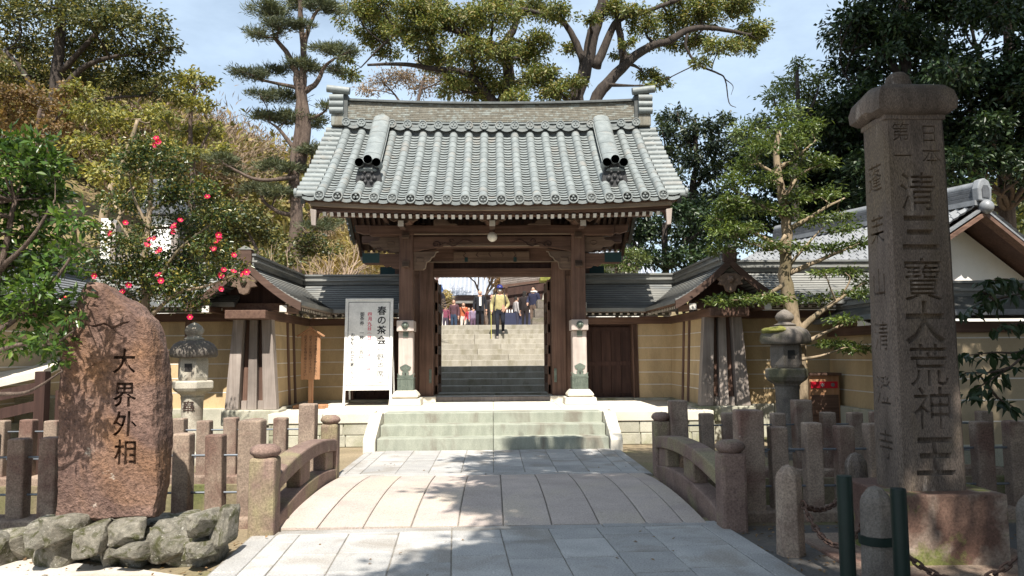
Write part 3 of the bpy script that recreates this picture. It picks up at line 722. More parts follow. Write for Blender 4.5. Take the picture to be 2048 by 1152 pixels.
bev(MB().b2((-2.55, FY - .16, 4.10), (2.55, FY + .16, 4.30)).obj('head_beam', M_['woodx'], G), .012)
MB().b2((-1.62, FY - .172, 4.10), (1.62, FY - .16, 4.125)).obj('beam_bounce_edge', M_['wood_light'], G)  # pale strip paints bounced sunlight along the beam's bottom edge
for yy in (FY - .62, BYR + .62):
    bev(MB().b2((-3.25, yy - .10, 4.40), (3.25, yy + .1, 4.58)).obj('eave_purlin', M_['woodx'], G), .01)
for x in (-1.79, 0, 1.79):
    b = MB()
    bev(MB().prism([(x - .12, 4.30), (x + .12, 4.30), (x + .17, 4.38), (x + .17, 4.44), (x - .17, 4.44), (x - .17, 4.38)], FY - .6, FY + .12, 'y').obj('bracket_block', M_['woodx'], G), .01)
    pr = [(-.30, 4.42), (-.28, 4.34), (-.20, 4.30), (-.12, 4.33), (-.06, 4.26), (.06, 4.26), (.12, 4.33), (.20, 4.30), (.28, 4.34), (.30, 4.42)]
    shaped([(x + u, z) for u, z in pr], FY - .66, FY - .55, 'bracket_arm', M_['carve'], G, .006)
    bev(MB().b2((x - .055, FY - 1.10, 4.125), (x + .055, FY - .66, 4.22)).obj('bracket_nose', M_['woody'], G), .008)
    MB().b2((x - .056, FY - 1.11, 4.124), (x + .056, FY - 1.10, 4.235)).obj('nose_end', M_['white_worn'], G)
for s in (-1, 1):
    pr = [(0, 4.30), (.50, 4.30), (.44, 4.34), (.34, 4.33), (.28, 4.40), (.20, 4.42), (.14, 4.48), (.06, 4.44), (0, 4.40)]
    shaped([(s * (1.22 - x), z) for x, z in pr], FY - .2, FY - .12, 'frog_leg_carving', M_['carve'], G, .006)
MB().b2((-3.2, FY + .02, 4.5), (3.2, FY + .08, 5.3)).obj('upper_wall_board', M_['wood_dark'], G)
MB().b2((-1.9, 16.3, 4.31), (1.9, 18.6, 4.36)).obj('ceiling_board', M_['woodx'], G)
# inner door frame
for s in (-1, 1):
    bev(MB().b2((s * 1.31, MY - .17, PZ), (s * 1.62, MY + .17, 3.75)).obj('jamb_post', M_['wood'], G), .018)
    bev(MB().b2((s * 1.62, MY - .10, PZ + .1), (s * 1.98, MY + .10, 3.4)).obj('jamb_board', M_['wood'], G), .01)
    bev(MB().box((s * 1.5, MY - .05, PZ + .06), (.52, .62, .12), taper=.96).obj('jamb_stone', M_['pale'], G), .012)
    MB().b2((s * 1.345, MY - .19, 1.0), (s * 1.40, MY - .17, 1.30)).obj('jamb_strap', M_['bronze'], G)
    # side ties front post to jamb
    bev(MB().b2((s * 1.70, FY, 2.12), (s * 1.86, BYR, 2.30)).obj('side_tie', M_['woody'], G), .01)
    bev(MB().b2((s * 1.70, FY, 3.80), (s * 1.88, BYR, 4.05)).obj('side_tie', M_['woody'], G), .01)
    # open door leaf folded back, with rails and panels
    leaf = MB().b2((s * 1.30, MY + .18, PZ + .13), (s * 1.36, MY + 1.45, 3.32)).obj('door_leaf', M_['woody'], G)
    for k, z in enumerate((PZ + .15, 1.15, 1.62, 2.1, 2.6, 3.05)):
        MB().b2((s * 1.24, MY + .19, z), (s * 1.30, MY + 1.44, z + .2)).obj('door_rail', M_['woody'], leaf, bevel=.006)
    for yy in (MY + .19, MY + 1.30): MB().b2((s * 1.235, yy, PZ + .14), (s * 1.298, yy + .14, 3.30)).obj('door_stile', M_['wood'], leaf, bevel=.006)
bev(MB().b2((-1.75, MY - .15, 3.35), (1.75, MY + .15, 3.53)).obj('lintel', M_['woodx'], G), .012)
MB().b2((-1.70, MY + .0, 3.53), (1.70, MY + .06, 3.70)).obj('transom_board', M_['wood_dark'], G)
bev(MB().b2((-1.9, MY - .17, 3.66), (1.9, MY + .17, 3.98)).obj('upper_lintel', M_['woodx'], G), .012)
MB().b2((-1.62, MY - .185, 3.655), (1.62, MY - .17, 3.68)).obj('lintel_bounce_edge', M_['wood_light'], G)  # pale strip, bounced light painted along the lintel bottom
bev(MB().b2((-1.62, MY - .16, PZ), (1.62, MY + .16, PZ + .10)).obj('sill_beam', M_['wood_grey'], G), .012)
tb = bev(MB().b2((-.86, MY - .24, 3.69), (.82, MY - .19, 3.89)).obj('name_tablet', M_['carve'], G), .008)
for x in (-.58, .50): MB().b2((x - .035, MY - .25, 3.66), (x + .035, MY - .235, 3.76)).obj('tablet_clip', M_['teal'], tb)
for k in range(5): MB().tube([(-.62 + .28 * k + .03 * math.sin(q * 2.1 + k), MY - .242, 3.88 - .035 * q) for q in range(4)], .008, 5).obj('tablet_carving', M_['wood_dark'], tb)
# milk glass globe lamp under the front beam
gl = thing('globe_lamp', 'unlit white globe lamp hanging below the centre of the gate eaves', 'lamp', (0, FY - .45, 4.0))
MB().ball((0, FY - .45, 4.01), .102, 24, 14).obj('globe', M_['globe'], gl, smooth=True)
MB().lathe([(.045, 0), (.06, .02), (.06, .05), (.05, .3)], (0, FY - .45, 4.10), 14).obj('lamp_cap', M_['woodx'], gl, smooth=.6)

# ================================================================ roofed earthen walls on both sides of the gate
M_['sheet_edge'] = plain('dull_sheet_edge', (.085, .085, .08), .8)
def wall_prof(hw, zr, ze, n=15, th=.05):
    """stepped sheet roof section, one side to the other"""
    L = []; 
    for k in range(n + 1):
        t = k / n; z = zr - (zr - ze) * (1.34 * t - .34 * t * t)
        L.append((hw * t, z + (.013 if k else 0))); 
        if k < n: L.append((hw * t + .004, z - .008))
    up = [(-x, z) for x, z in L[::-1]] + L
    lo = [(x, z - th - .03) for x, z in L[::-1]] + [(-x, z - th - .03) for x, z in L]
    return up + lo
def wall(name, label, p0, p1, posts=(), z0=.30, zp=.64, ze=2.52, zr=3.30, lines=(.93, 1.20, 1.47, 1.74, 2.01), raft=(-1, 1), door=None, hw=1.0, ochre='ochre', ext=(.25, .25), plate=True, roofm='copper', raf_sp=.145, body=.33, plinth=True):
    p0, p1 = Vector((*p0, 0)), Vector((*p1, 0)); d = p1 - p0; L = d.length; a = math.atan2(d.y, d.x)
    M = Matrix.Translation(p0) @ Matrix.Rotation(a, 4, 'Z')
    t = thing(name, label, 'wall', p0, None)
    def ht(z): return body - (body - .26) * (z - zp) / (2.3 - zp)
    zt = ze - .24
    edges = [0] + list(posts) + [L]
    n = max(1, round(L / 1.0))
    if plinth:
        for i in range(n):
            bev(MB().b2((L * i / n + .003, -.42, 0), (L * (i + 1) / n - .003, .42, zp), 0).obj('plinth_stone', M_['plinth'], t, M=M), .015)
    for i in range(len(edges) - 1):
        u0, u1 = edges[i], edges[i + 1]
        if door and abs(door[0] - u0) < .01:
            pn = MB().b2((u0, -.06, zp - .05), (u1, .06, zt)).obj('side_door', M_['wood_dark'], t, M=M)
            k = 5
            for q in range(k):
                bev(MB().b2((u0 + .06 + (u1 - u0 - .12) * q / k + .004, -.085, zp + .02), (u0 + .06 + (u1 - u0 - .12) * (q + 1) / k - .004, .085, zt - .1)).obj('door_board', M_['wood_dark'], pn, M=M), .004, 1)
            for z in (zp, 1.35, zt - .16): MB().b2((u0 + .02, -.10, z), (u1 - .02, .10, z + .09)).obj('door_rail', M_['wood_dark'], pn, M=M)
            continue
        pn = MB().prism([(-ht(zp), zp), (ht(zp), zp), (ht(zt), zt), (-ht(zt), zt)], u0, u1, 'x').obj('plaster_panel', M_[ochre], t, M=M)
        for z in lines:
            h = ht(z) + .004; MB().prism([(-h - .0, z - .009), (h, z - .009), (h - .001, z + .009), (-h + .001, z + .009)], u0 + .02, u1 - .02, 'x').obj('white_line', M_['white_worn'], pn, M=M)
    for u in posts:
        h0, h1 = ht(zp) + .03, ht(zt) + .03
        bev(MB().prism([(-h0, zp), (h0, zp), (h1, zt), (-h1, zt)], u - .055, u + .055, 'x').obj('wall_post', M_['wood'], t, M=M), .008)
    if plate:
        bev(MB().b2((-ext[0] + .06, -.36, zt - .005), (L + ext[1] - .06, .36, zt + .15)).obj('wall_plate', M_['woodx'], t, M=M), .01)
    for s in raft:
        m = int(L / raf_sp)
        for i in range(m):
            u = (i + .5) * L / m
            o = MB().beam((u, s * (hw - .17), ze - .035), (u, s * .2, ze + .34), .05, .055).obj('rafter', M_['woody'], t, M=M)
            MB().b2((u - .026, s * (hw - .175), ze - .068), (u + .026, s * (hw - .165), ze - .008)).obj('rafter_end', M_['white_worn'], o, M=M)
        MB().b2((-ext[0] + .02, s * (hw - .14), ze - .01), (L + ext[1] - .02, s * (hw - .03), ze + .028)).obj('eave_board', M_['wood_grey'] if s < 0 else M_['woodx'], t, M=M)
    rb_ = MB().prism(wall_prof(hw, zr, ze + .06), -ext[0], L + ext[1], 'x')
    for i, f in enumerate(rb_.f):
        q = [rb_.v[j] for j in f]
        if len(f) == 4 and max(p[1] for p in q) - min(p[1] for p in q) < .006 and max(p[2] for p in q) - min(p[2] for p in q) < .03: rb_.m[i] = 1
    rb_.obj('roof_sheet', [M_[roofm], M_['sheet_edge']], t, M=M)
    rg = bev(MB().b2((-ext[0] + .02, -.15, zr - .1), (L + ext[1] - .02, .15, zr + .09)).obj('ridge_box', M_['copper'], t, M=M), .01)
    MB().b2((-ext[0] + .0, -.19, zr + .092), (L + ext[1], .19, zr + .13)).obj('ridge_cap', M_['copper'], rg, M=M)
    MB().b2((-ext[0] + .01, -.21, zr - .02), (L + ext[1] - .01, .21, zr + .012)).obj('ridge_skirt', M_['copper'], rg, M=M)
    return t, M, L
def gable_end(t, M, u, dirn, ze=2.52, zr=3.30, hw=1.0, zp=.64):
    """front end of a wall: barge boards along the curve, pendant, three tapered boards between splayed posts"""
    n = 10
    for s in (-1, 1):
        b = MB(); vs = []; fs = []
        for k in range(n + 1):
            q = k / n; z = zr + .05 - (zr - ze) * (1.34 * q - .34 * q * q); y = s * (hw + .01) * q
            vs += [(u, y, z - .17), (u + dirn * .06, y, z - .17), (u + dirn * .06, y, z - .02), (u, y, z - .02)]
        for k in range(n):
            for q in range(4): fs.append((k * 4 + q, k * 4 + (q + 1) % 4, k * 4 + 4 + (q + 1) % 4, k * 4 + 4 + q))
        fs += [(0, 1, 2, 3), tuple(n * 4 + q for q in range(4))]
        b.add(vs, fs).obj('barge_board', M_['woody'], t, M=M)
        bev(MB().b2((u - dirn * .9, s * .62, ze - .12), (u - dirn * .02, s * .74, ze - .02)).obj('purlin', M_['woodx'], t, M=M), .008)
        MB().b2((u - dirn * .02, s * .62, ze - .13), (u - dirn * .01, s * .745, ze - .015)).obj('purlin_end', M_['white_worn'], t, M=M)
    pr = [(-.26, 2.96), (-.19, 2.90), (-.23, 2.84), (-.12, 2.82), (-.08, 2.72), (0, 2.69), (.08, 2.72), (.12, 2.82), (.23, 2.84), (.19, 2.90), (.26, 2.96), (.10, 3.04), (-.10, 3.04)]
    o = MB().prism([(y, z) for y, z in pr], u - dirn * .03, u + dirn * .05, 'x').obj('gable_pendant', M_['carve'], t, M=M); bev(o, .012)
    T = M @ Matrix.Translation((u + dirn * .05, 0, 2.92)) @ Matrix.Rotation(R(90 * dirn), 4, 'Y')
    MB().lathe([(.07, 0), (.05, .04), (.02, .06), (.001, .06)], n=6).obj('pendant_boss', M_['carve'], o, M=T)
    MB().b2((u - dirn * .14, -.12, zr - .05), (u + dirn * .04, .12, zr + .2)).obj('ridge_end_block', M_['woody'], t, M=M, bevel=.02)
    MB().prism([(-.13, zr + .2), (.13, zr + .2), (0, zr + .27)], u - dirn * .16, u + dirn * .05, 'x').obj('ridge_end_cap', M_['copper'], t, M=M)
    e = u - dirn * .69
    MB().prism([(-.34, zp), (.34, zp), (.25, 2.6), (.8, 2.6), (0, 3.2), (-.8, 2.6), (-.25, 2.6)], e - dirn * .02, e + dirn * .0, 'x').obj('gable_wall', M_['wood_dark'], t, M=M)
    for s in (-1, 1):
        b = MB(); b.prism([(s * .47, zp), (s * .22, zp), (s * .16, 2.44), (s * .34, 2.44)], e, e + dirn * .20, 'x'); bev(b.obj('splayed_post', M_['wood_grey'], t, M=M), .01)
    b = MB(); b.prism([(-.085, zp), (.085, zp), (.07, 2.44), (-.07, 2.44)], e, e + dirn * .13, 'x'); bev(b.obj('centre_board', M_['wood_grey'], t, M=M), .008)
    for s in (-1, 1):
        b = MB(); b.prism([(s * .10, zp), (s * .205, zp), (s * .15, 2.44), (s * .085, 2.44)], e, e + dirn * .03, 'x'); b.obj('infill_board', M_['wood'], t, M=M)
        MB().b2((e + dirn * .01, s * .10, zp), (e + dirn * .10, s * .2, zp + .16)).obj('foot_rail', M_['wood_grey'], t, M=M)
    bev(MB().b2((e - dirn * .3, -.52, .36), (e + dirn * .24, .52, zp - .002)).obj('plinth_stone', M_['plinth'], t, M=M), .02)
    bev(MB().b2((e - dirn * .3, -.47, 0), (e + dirn * .2, .47, .355)).obj('plinth_stone', M_['plinth'], t, M=M), .02)
    bev(MB().b2((e - dirn * .2, -.55, 2.44), (e + dirn * .2, .55, 2.58)).obj('tie_beam', M_['woodx'], t, M=M), .01)
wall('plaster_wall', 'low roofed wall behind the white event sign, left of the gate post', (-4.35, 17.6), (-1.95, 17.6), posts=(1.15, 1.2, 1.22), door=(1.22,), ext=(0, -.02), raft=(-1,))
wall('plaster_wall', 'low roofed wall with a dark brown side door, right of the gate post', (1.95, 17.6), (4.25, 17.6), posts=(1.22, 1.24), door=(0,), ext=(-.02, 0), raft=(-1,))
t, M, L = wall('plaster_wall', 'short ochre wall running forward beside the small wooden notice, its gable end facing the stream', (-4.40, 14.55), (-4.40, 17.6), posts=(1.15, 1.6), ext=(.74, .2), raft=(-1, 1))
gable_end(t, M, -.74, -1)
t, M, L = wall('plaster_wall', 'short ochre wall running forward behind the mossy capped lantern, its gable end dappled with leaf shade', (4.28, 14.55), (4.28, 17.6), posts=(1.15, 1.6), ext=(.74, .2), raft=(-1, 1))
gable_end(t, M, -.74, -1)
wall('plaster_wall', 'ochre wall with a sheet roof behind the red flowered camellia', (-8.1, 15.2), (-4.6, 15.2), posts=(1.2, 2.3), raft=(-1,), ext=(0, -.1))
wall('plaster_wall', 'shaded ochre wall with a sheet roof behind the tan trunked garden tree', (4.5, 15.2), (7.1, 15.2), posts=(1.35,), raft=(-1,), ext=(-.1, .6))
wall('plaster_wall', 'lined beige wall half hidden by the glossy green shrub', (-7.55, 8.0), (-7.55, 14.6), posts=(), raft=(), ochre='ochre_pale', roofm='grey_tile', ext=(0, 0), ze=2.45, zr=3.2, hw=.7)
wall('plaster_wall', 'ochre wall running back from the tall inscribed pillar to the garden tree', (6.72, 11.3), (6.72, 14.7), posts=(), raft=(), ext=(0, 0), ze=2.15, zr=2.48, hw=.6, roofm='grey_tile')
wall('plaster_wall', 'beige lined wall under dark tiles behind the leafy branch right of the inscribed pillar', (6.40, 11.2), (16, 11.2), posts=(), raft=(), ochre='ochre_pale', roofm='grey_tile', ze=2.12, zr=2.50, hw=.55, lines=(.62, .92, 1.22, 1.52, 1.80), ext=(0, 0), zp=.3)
for s in (-1, 1):
    o = bev(MB().b2((s * 1.95, 16.62, 2.50), (s * 2.02, 16.68, 2.72)).obj('white_bracket_end', M_['white_worn']), .004)
    props(o, 'small white painted bracket end beside the %s gate post' % ('sign side' if s < 0 else 'brown door side'), 'bracket')

# ---------------------------------------------------------------- grey tiled white building on the right, and what else shows over the walls
def tiled_slope(parent, M, hw, L, zr, ze, over, cols, rowsn, m='grey_tile', name='roof_tile'):
    """both slopes of a small pantiled roof: wavy rows stepped course by course; ridge along local y"""
    for s in (-1, 1):
        b = MB(); n = cols * 6; 
        for r_ in range(rowsn):
            t0, t1 = r_ / rowsn, (r_ + 1.08) / rowsn; vs = []; fs = []
            for k in range(n + 1):
                y = -over + (L + 2 * over) * k / n; wv = .035 * math.cos(2 * math.pi * k / 6) + .012 * math.cos(4 * math.pi * k / 6)
                for q, (t_, dz) in enumerate(((t0, .0), (t1, .035), (t1, .005))): vs.append((s * hw * t_, y, zr - (zr - ze) * t_ + wv + dz))
            for k in range(n):
                for q in range(2): fs.append((k * 3 + q, k * 3 + 3 + q, k * 3 + 4 + q, k * 3 + 1 + q))
            b.add(vs, fs)
        props(b.obj(name, M_[m], parent, M=M, smooth=.6), kind='stuff')
HB = thing('white_storehouse', 'white plastered house with grey tiled gable roof behind the inscribed pillar', 'house', (12.4, 19.5, 0), rz=0)
Mh = Matrix.Translation((11.35, 18.6, -.75)) @ Matrix.Rotation(R(22), 4, 'Z')
MB().prism([(-2.6, 0), (2.6, 0), (2.6, 4.2), (0, 5.5), (-2.6, 4.2)], 0, 5.5, 'y').obj('wall', M_['plaster'], HB, M=Mh)
tiled_slope(HB, Mh, 3.3, 5.5, 5.86, 4.18, .75, 30, 13)
for s in (-1, 1):
    b = MB(); b.beam((0, -.72, 5.60), (s * 3.3, -.72, 3.92), .09, .24, up=(0, -1, 0)); b.obj('barge_board', M_['sign_wood'] if 0 else M_['woodx'], HB, M=Mh)
    MB().beam((0, -.76, 5.74), (s * 3.36, -.76, 4.02), .05, .12, up=(0, -1, 0)).obj('verge_tile', M_['grey_tile'], HB, M=Mh)
    MB().beam((0, .02, 5.62), (s * 3.25, .02, 3.95), 1.5, .06, up=(0, 0, 1)).obj('eave_board', M_['wood_dark'], HB, M=Mh)
MB().b2((-.28, -.78, 5.80), (.28, 6.2, 5.92)).obj('ridge_tile', M_['grey_tile'], HB, M=Mh)
for k in range(3): MB().b2((-.2 + .02 * k, -.7, 5.925 + .10 * k), (.2 - .02 * k, 6.1, 6.02 + .10 * k)).obj('ridge_course', M_['grey_tile_dark'], HB, M=Mh, bevel=.01)
MB().tube([(0, -.7, 6.27), (0, 6.1, 6.27)], .13, 12).obj('ridge_roll', M_['grey_tile'], HB, M=Mh, smooth=.8)
o = MB().prism([(-.22, 5.9), (.22, 5.9), (.24, 6.2), (.16, 6.40), (0, 6.46), (-.16, 6.40), (-.24, 6.2)], -.86, -.68, 'y').obj('ridge_end_tile', M_['grey_tile'], HB, M=Mh, bevel=.03)
MB().prism([(-.12, 5.98), (.12, 5.98), (.13, 6.18), (.07, 6.28), (-.07, 6.28), (-.13, 6.18)], -.88, -.865, 'y').obj('ridge_end_panel', M_['grey_tile_dark'], o, M=Mh)
MB().ball((0, -.86, 5.76), .17, 16, 10).obj('verge_ball', M_['grey_tile'], HB, M=Mh, smooth=True)
MB().b2((-2.7, -.05, 3.72), (2.7, .0, 4.08)).obj('tie_beam', M_['woodx'], HB, M=Mh)
for x in (-.75, -.3): MB().tube([(x, -.02, 4.62), (x, .04, 4.62)], .13, 16).obj('vent_hole', M_['wood_dark'], HB, M=Mh)
# tiny roof glimpsed right of the gate
SH = thing('tiny_shrine', 'tiny white walled shrine with curled silver tile roof just right of the gate eaves', 'shrine', (4.35, 26, 0))
Ms = Matrix.Translation((4.15, 26, 0)) @ Matrix.Rotation(R(90), 4, 'Z')
MB().prism([(-1.0, 0), (1.0, 0), (1.0, 4.55), (-1.0, 4.55)], -.6, .8, 'y').obj('wall', M_['plaster'], SH, M=Ms)
tiled_slope(SH, Ms, 1.35, 1.4, 5.05, 4.55, .2, 9, 5)
MB().tube([(0, -.5, 5.2), (0, 1.0, 5.2)], .12, 12).obj('ridge_roll', M_['grey_tile'], SH, M=Ms, smooth=.8)
for y in (-.55, 1.0): MB().ball((0, y, 5.25), .17, 14, 9).obj('ridge_end_ball', M_['grey_tile'], SH, M=Ms, smooth=True)
MB().b2((-1.1, -.75, 4.45), (1.1, .95, 4.54)).obj('eave_board', M_['wood_grey'], SH, M=Ms)
# white gate piers behind the camellia
gp = thing('white_gate_pier', 'white plastered pier with dark tile cap seen through the camellia', 'pier', (-7.3, 17.4, 0))
bev(MB().b2((-7.62, 17.3, 0), (-7.16, 17.75, 4.75)).obj('shaft', M_['plaster'], gp), .015)
MB().b2((-7.16, 17.32, 0), (-7.02, 17.73, 4.6)).obj('side_board', M_['wood_grey'], gp)
bev(MB().prism([(-7.85, 4.77), (-6.9, 4.77), (-7.1, 5.2), (-7.2, 5.55), (-7.55, 5.55), (-7.65, 5.2)], 17.15, 17.9, 'y').obj('tile_cap', M_['grey_tile_dark'], gp), .02)
gq = thing('pale_gate_post', 'slim pale post beside grey bars at the far left of the camellia', 'post', (-8.6, 17.4, 0))
bev(MB().b2((-8.72, 17.3, 0), (-8.5, 17.6, 4.7)).obj('shaft', M_['plaster'], gq), .01)
MB().b2((-8.5, 17.33, 0), (-8.4, 17.58, 4.6)).obj('side_board', M_['wood_grey'], gq)
fb = thing('bar_fence', 'grey upright bars between two white gate piers', 'fence', (-8.0, 17.5, 0))
for k in range(8): MB().b2((-8.36 + .095 * k, 17.42, 0), (-8.32 + .095 * k, 17.46, 3.95)).obj('bar', M_['wood_grey'], fb)
for z in (2.9, 3.85): MB().b2((-8.4, 17.47, z), (-7.62, 17.5, z + .06)).obj('rail', M_['wood_grey'], fb)
# sloping pale ramp with dark rails at the far left
rp = thing('side_ramp', 'pale slab ramp with dark timber rails left of the leaning boulder', 'ramp', (-7.3, 11.5, 0))
for (a, b_, c, d) in (((-7.7, 10.3, 1.05), (-6.25, 11.0, 1.44), (-7.0, 13.2, 1.62), (-9.2, 12.8, 1.62)), ((-6.05, 11.2, .92), (-5.35, 11.25, 1.03), (-5.4, 12.0, 1.10), (-6.1, 12.0, 1.05))):
    vs = [a, b_, c, d] + [(p[0], p[1], p[2] - .10) for p in (a, b_, c, d)]
    MB().add(vs, [(0, 1, 2, 3), (7, 6, 5, 4), (0, 4, 5, 1), (1, 5, 6, 2), (2, 6, 7, 3), (3, 7, 4, 0)]).obj('ramp_slab', M_['pale'], rp)
for z in (.55, .80): MB().beam((-7.9, 10.15, z), (-6.2, 10.95, z + .42), .10, .14).obj('rail', M_['wood_dark'], rp)
for x, y, z in ((-6.2, 10.9, 1.42), (-7.2, 10.45, 1.1), (-5.3, 11.2, 1.3), (-6.05, 11.15, 1.15)): MB().b2((x - .07, y - .07, 0), (x + .07, y + .07, z)).obj('rail_post', M_['wood_dark'], rp)
MB().beam((-6.0, 11.15, .72), (-5.2, 11.2, .88), .25, .16).obj('rail', M_['woodx'], rp)
for k in range(6): MB().b2((-6.0 + .14 * k, 11.6, .9), (-5.94 + .14 * k, 11.66, 1.6)).obj('baluster', M_['wood_dark'], rp)
MB().b2((-6.1, 11.55, 1.58), (-5.1, 11.7, 1.68)).obj('hand_rail', M_['wood_dark'], rp)
MB().b2((-9, 12.0, 0), (-6.3, 13.0, 1.0)).obj('ramp_core', M_['plinth'], rp)
# fire equipment cabinet
fc = thing('fire_cabinet', 'brown cabinet with a red plate and white mark beside the garden tree trunk', 'cabinet', (6.05, 14.1, 0))
bev(MB().b2((5.75, 14.05, .25), (6.30, 14.45, 1.19)).obj('case', M_['sign_wood'], fc), .008)
bev(MB().b2((5.72, 14.0, 1.19), (6.33, 14.47, 1.235)).obj('lid', M_['woodx'], fc), .006)
MB().b2((5.78, 14.035, .3), (6.27, 14.05, .84)).obj('door', M_['woodx'], fc)
rp2 = bev(MB().b2((5.77, 14.03, .96), (6.26, 14.049, 1.08)).obj('red_plate', M_['red'], fc), .004)
for k in range(3):
    MB().box((5.98, 14.027, 1.02), (.012, .004, .075), Matrix.Rotation(R(60 * k), 4, 'Y')).obj('white_mark', M_['white'], rp2)
MB().tube([(6.17, 14.026, 1.02), (6.17, 14.03, 1.02)], .036, 14).obj('grey_disc', M_['steel'], rp2)

# ================================================================ stone fences, railings, bollards along the stream
def fence(label, y, xs, tall, zt, ztall, wd, wtall, base=True, rails=(.66, .31), seed=0):
    t = thing('stone_fence', label, 'fence', (xs[0], y, 0), None)
    r_ = random.Random(seed)
    for i, x in enumerate(xs):
        T = i in tall; w_ = wtall if T else wd; z = (ztall if T else zt) + r_.uniform(-.02, .02)
        o = MB().box((0, 0, z / 2 - .02), (w_, w_ * .92, z + .04)).obj('post', M_['post_stone'], t, M=Matrix.Translation((x + r_.uniform(-.012, .012), y + r_.uniform(-.01, .01), 0)) @ Matrix.Rotation(R(r_.uniform(-2.5, 2.5)), 4, 'Z') @ Matrix.Rotation(R(r_.uniform(-.9, .9)), 4, 'Y'))
        bev(o, .018, 2)
    lo, hi = min(xs), max(xs)
    for z in rails: MB().tube([(lo, y, z), (hi, y, z)], .011, 8).obj('rail', M_['steel'], t, smooth=True)
    if base:
        n = round((hi - lo) / 1.1)
        for i in range(n):
            a = lo - .15 + (hi - lo + .3) * i / n; c = lo - .15 + (hi - lo + .3) * (i + 1) / n
            bev(MB().b2((a + .004, y - .17, -.25), (c - .004, y + .17, .10)).obj('kerb_stone', M_['post_stone'], t), .02)
    return t
fence('sunlit reddish stone post fence on the near bank, passing behind the leaning boulder', 7.62, [-2.33, -2.66, -2.97, -3.28, -3.59, -3.9, -4.21, -4.52, -4.83, -5.14, -5.45, -5.8], (0,), .86, 1.01, .165, .22, seed=1)
fence('sunlit stone post fence on the far bank, in front of the pale lantern', 10.25, [-2.42, -2.76, -3.08, -3.40, -3.72, -4.05, -4.38, -4.7, -5.03, -5.35, -5.68, -6.0, -6.33, -6.66, -7.0], (0,), .80, .97, .17, .21, seed=2)
fence('shaded stone post fence on the near bank, passing behind the tall inscribed pillar', 7.62, [2.49, 2.80, 3.12, 3.43, 3.75, 4.08, 4.45, 4.80, 5.14, 5.46, 5.8, 6.1, 6.5], (0,), .90, 1.06, .165, .245, seed=3)
fence('shaded stone post fence on the far bank, in front of the mossy capped lantern', 10.25, [2.45, 2.80, 3.11, 3.42, 3.74, 4.08, 4.43, 4.76, 5.09, 5.42, 5.75, 6.1, 6.5], (0, 5), .82, 1.0, .17, .225, seed=4)
def text_me(s, size, depth=.004, bold=0.0):
    c = bpy.data.curves.new('lettering', 'FONT'); c.body = s; c.size = size; c.extrude = depth; c.align_x = 'CENTER'; c.align_y = 'CENTER'; c.offset = bold; c.resolution_u = 3
    o = bpy.data.objects.new('lettering', c); me = bpy.data.meshes.new_from_object(o); bpy.data.objects.remove(o); bpy.data.curves.remove(c)
    n = len(me.vertices); co = np.empty(n * 3); me.vertices.foreach_get('co', co); co = co.reshape(-1, 3)     # centre on its own outline
    co[:, :2] -= (co[:, :2].max(0) + co[:, :2].min(0)) / 2; me.vertices.foreach_set('co', co.ravel()); me.update()
    return me
FRONT = Matrix.Rotation(R(90), 4, 'X')          # lettering upright, facing the viewer side
def column(text, x, y, z, size, pitch, m, parent, M=FRONT, name='lettering', bold=0, sx=1.0, depth=.002):
    """one upright column of characters; each is its own mesh"""
    for i, ch in enumerate(text):
        if ch == ' ': continue
        me = text_me(ch, size, depth, bold); me.materials.clear(); me.materials.append(m)
        piece(name, me, Matrix.Translation((x, y, z - pitch * i)) @ M @ Matrix.Scale(sx, 4, (1, 0, 0)), parent)
def carve(o, cuts, lines=()):
    """cut characters into a stone; cuts = (char, world matrix, size, bold, depth, stretch)"""
    cb = []
    for ch, M, size, bold, depth, sx in cuts:
        me = text_me(ch, size, depth, bold); bm = bmesh.new(); bm.from_mesh(me); bmesh.ops.remove_doubles(bm, verts=bm.verts, dist=1e-5); bmesh.ops.recalc_face_normals(bm, faces=bm.faces)
        bm.transform(M @ Matrix.Scale(sx, 4, (1, 0, 0))); cb.append(bm)
    for pts, r_ in lines:
        b = MB().tube(pts, [r_ * (.35 if k in (0, len(pts) - 1) else 1) for k in range(len(pts))], 6); tm = b.mesh('tmp', M_['rust']); bm = bmesh.new(); bm.from_mesh(tm); bpy.data.meshes.remove(tm); cb.append(bm)
    j = bmesh.new()
    for bm in cb:
        tm = bpy.data.meshes.new('tmp'); bm.to_mesh(tm); j.from_mesh(tm); bpy.data.meshes.remove(tm); bm.free()
    me = bpy.data.meshes.new('cut'); j.to_mesh(me); j.free()
    c = bpy.data.objects.new('cut', me); C.objects.link(c)
    md = o.modifiers.new('carve', 'BOOLEAN'); md.operation = 'DIFFERENCE'; md.object = c; md.solver = 'EXACT'; md.use_self = True
    mats = list(o.data.materials); bake(o); bpy.data.objects.remove(c)
    o.data.materials.clear(); [o.data.materials.append(m) for m in mats]
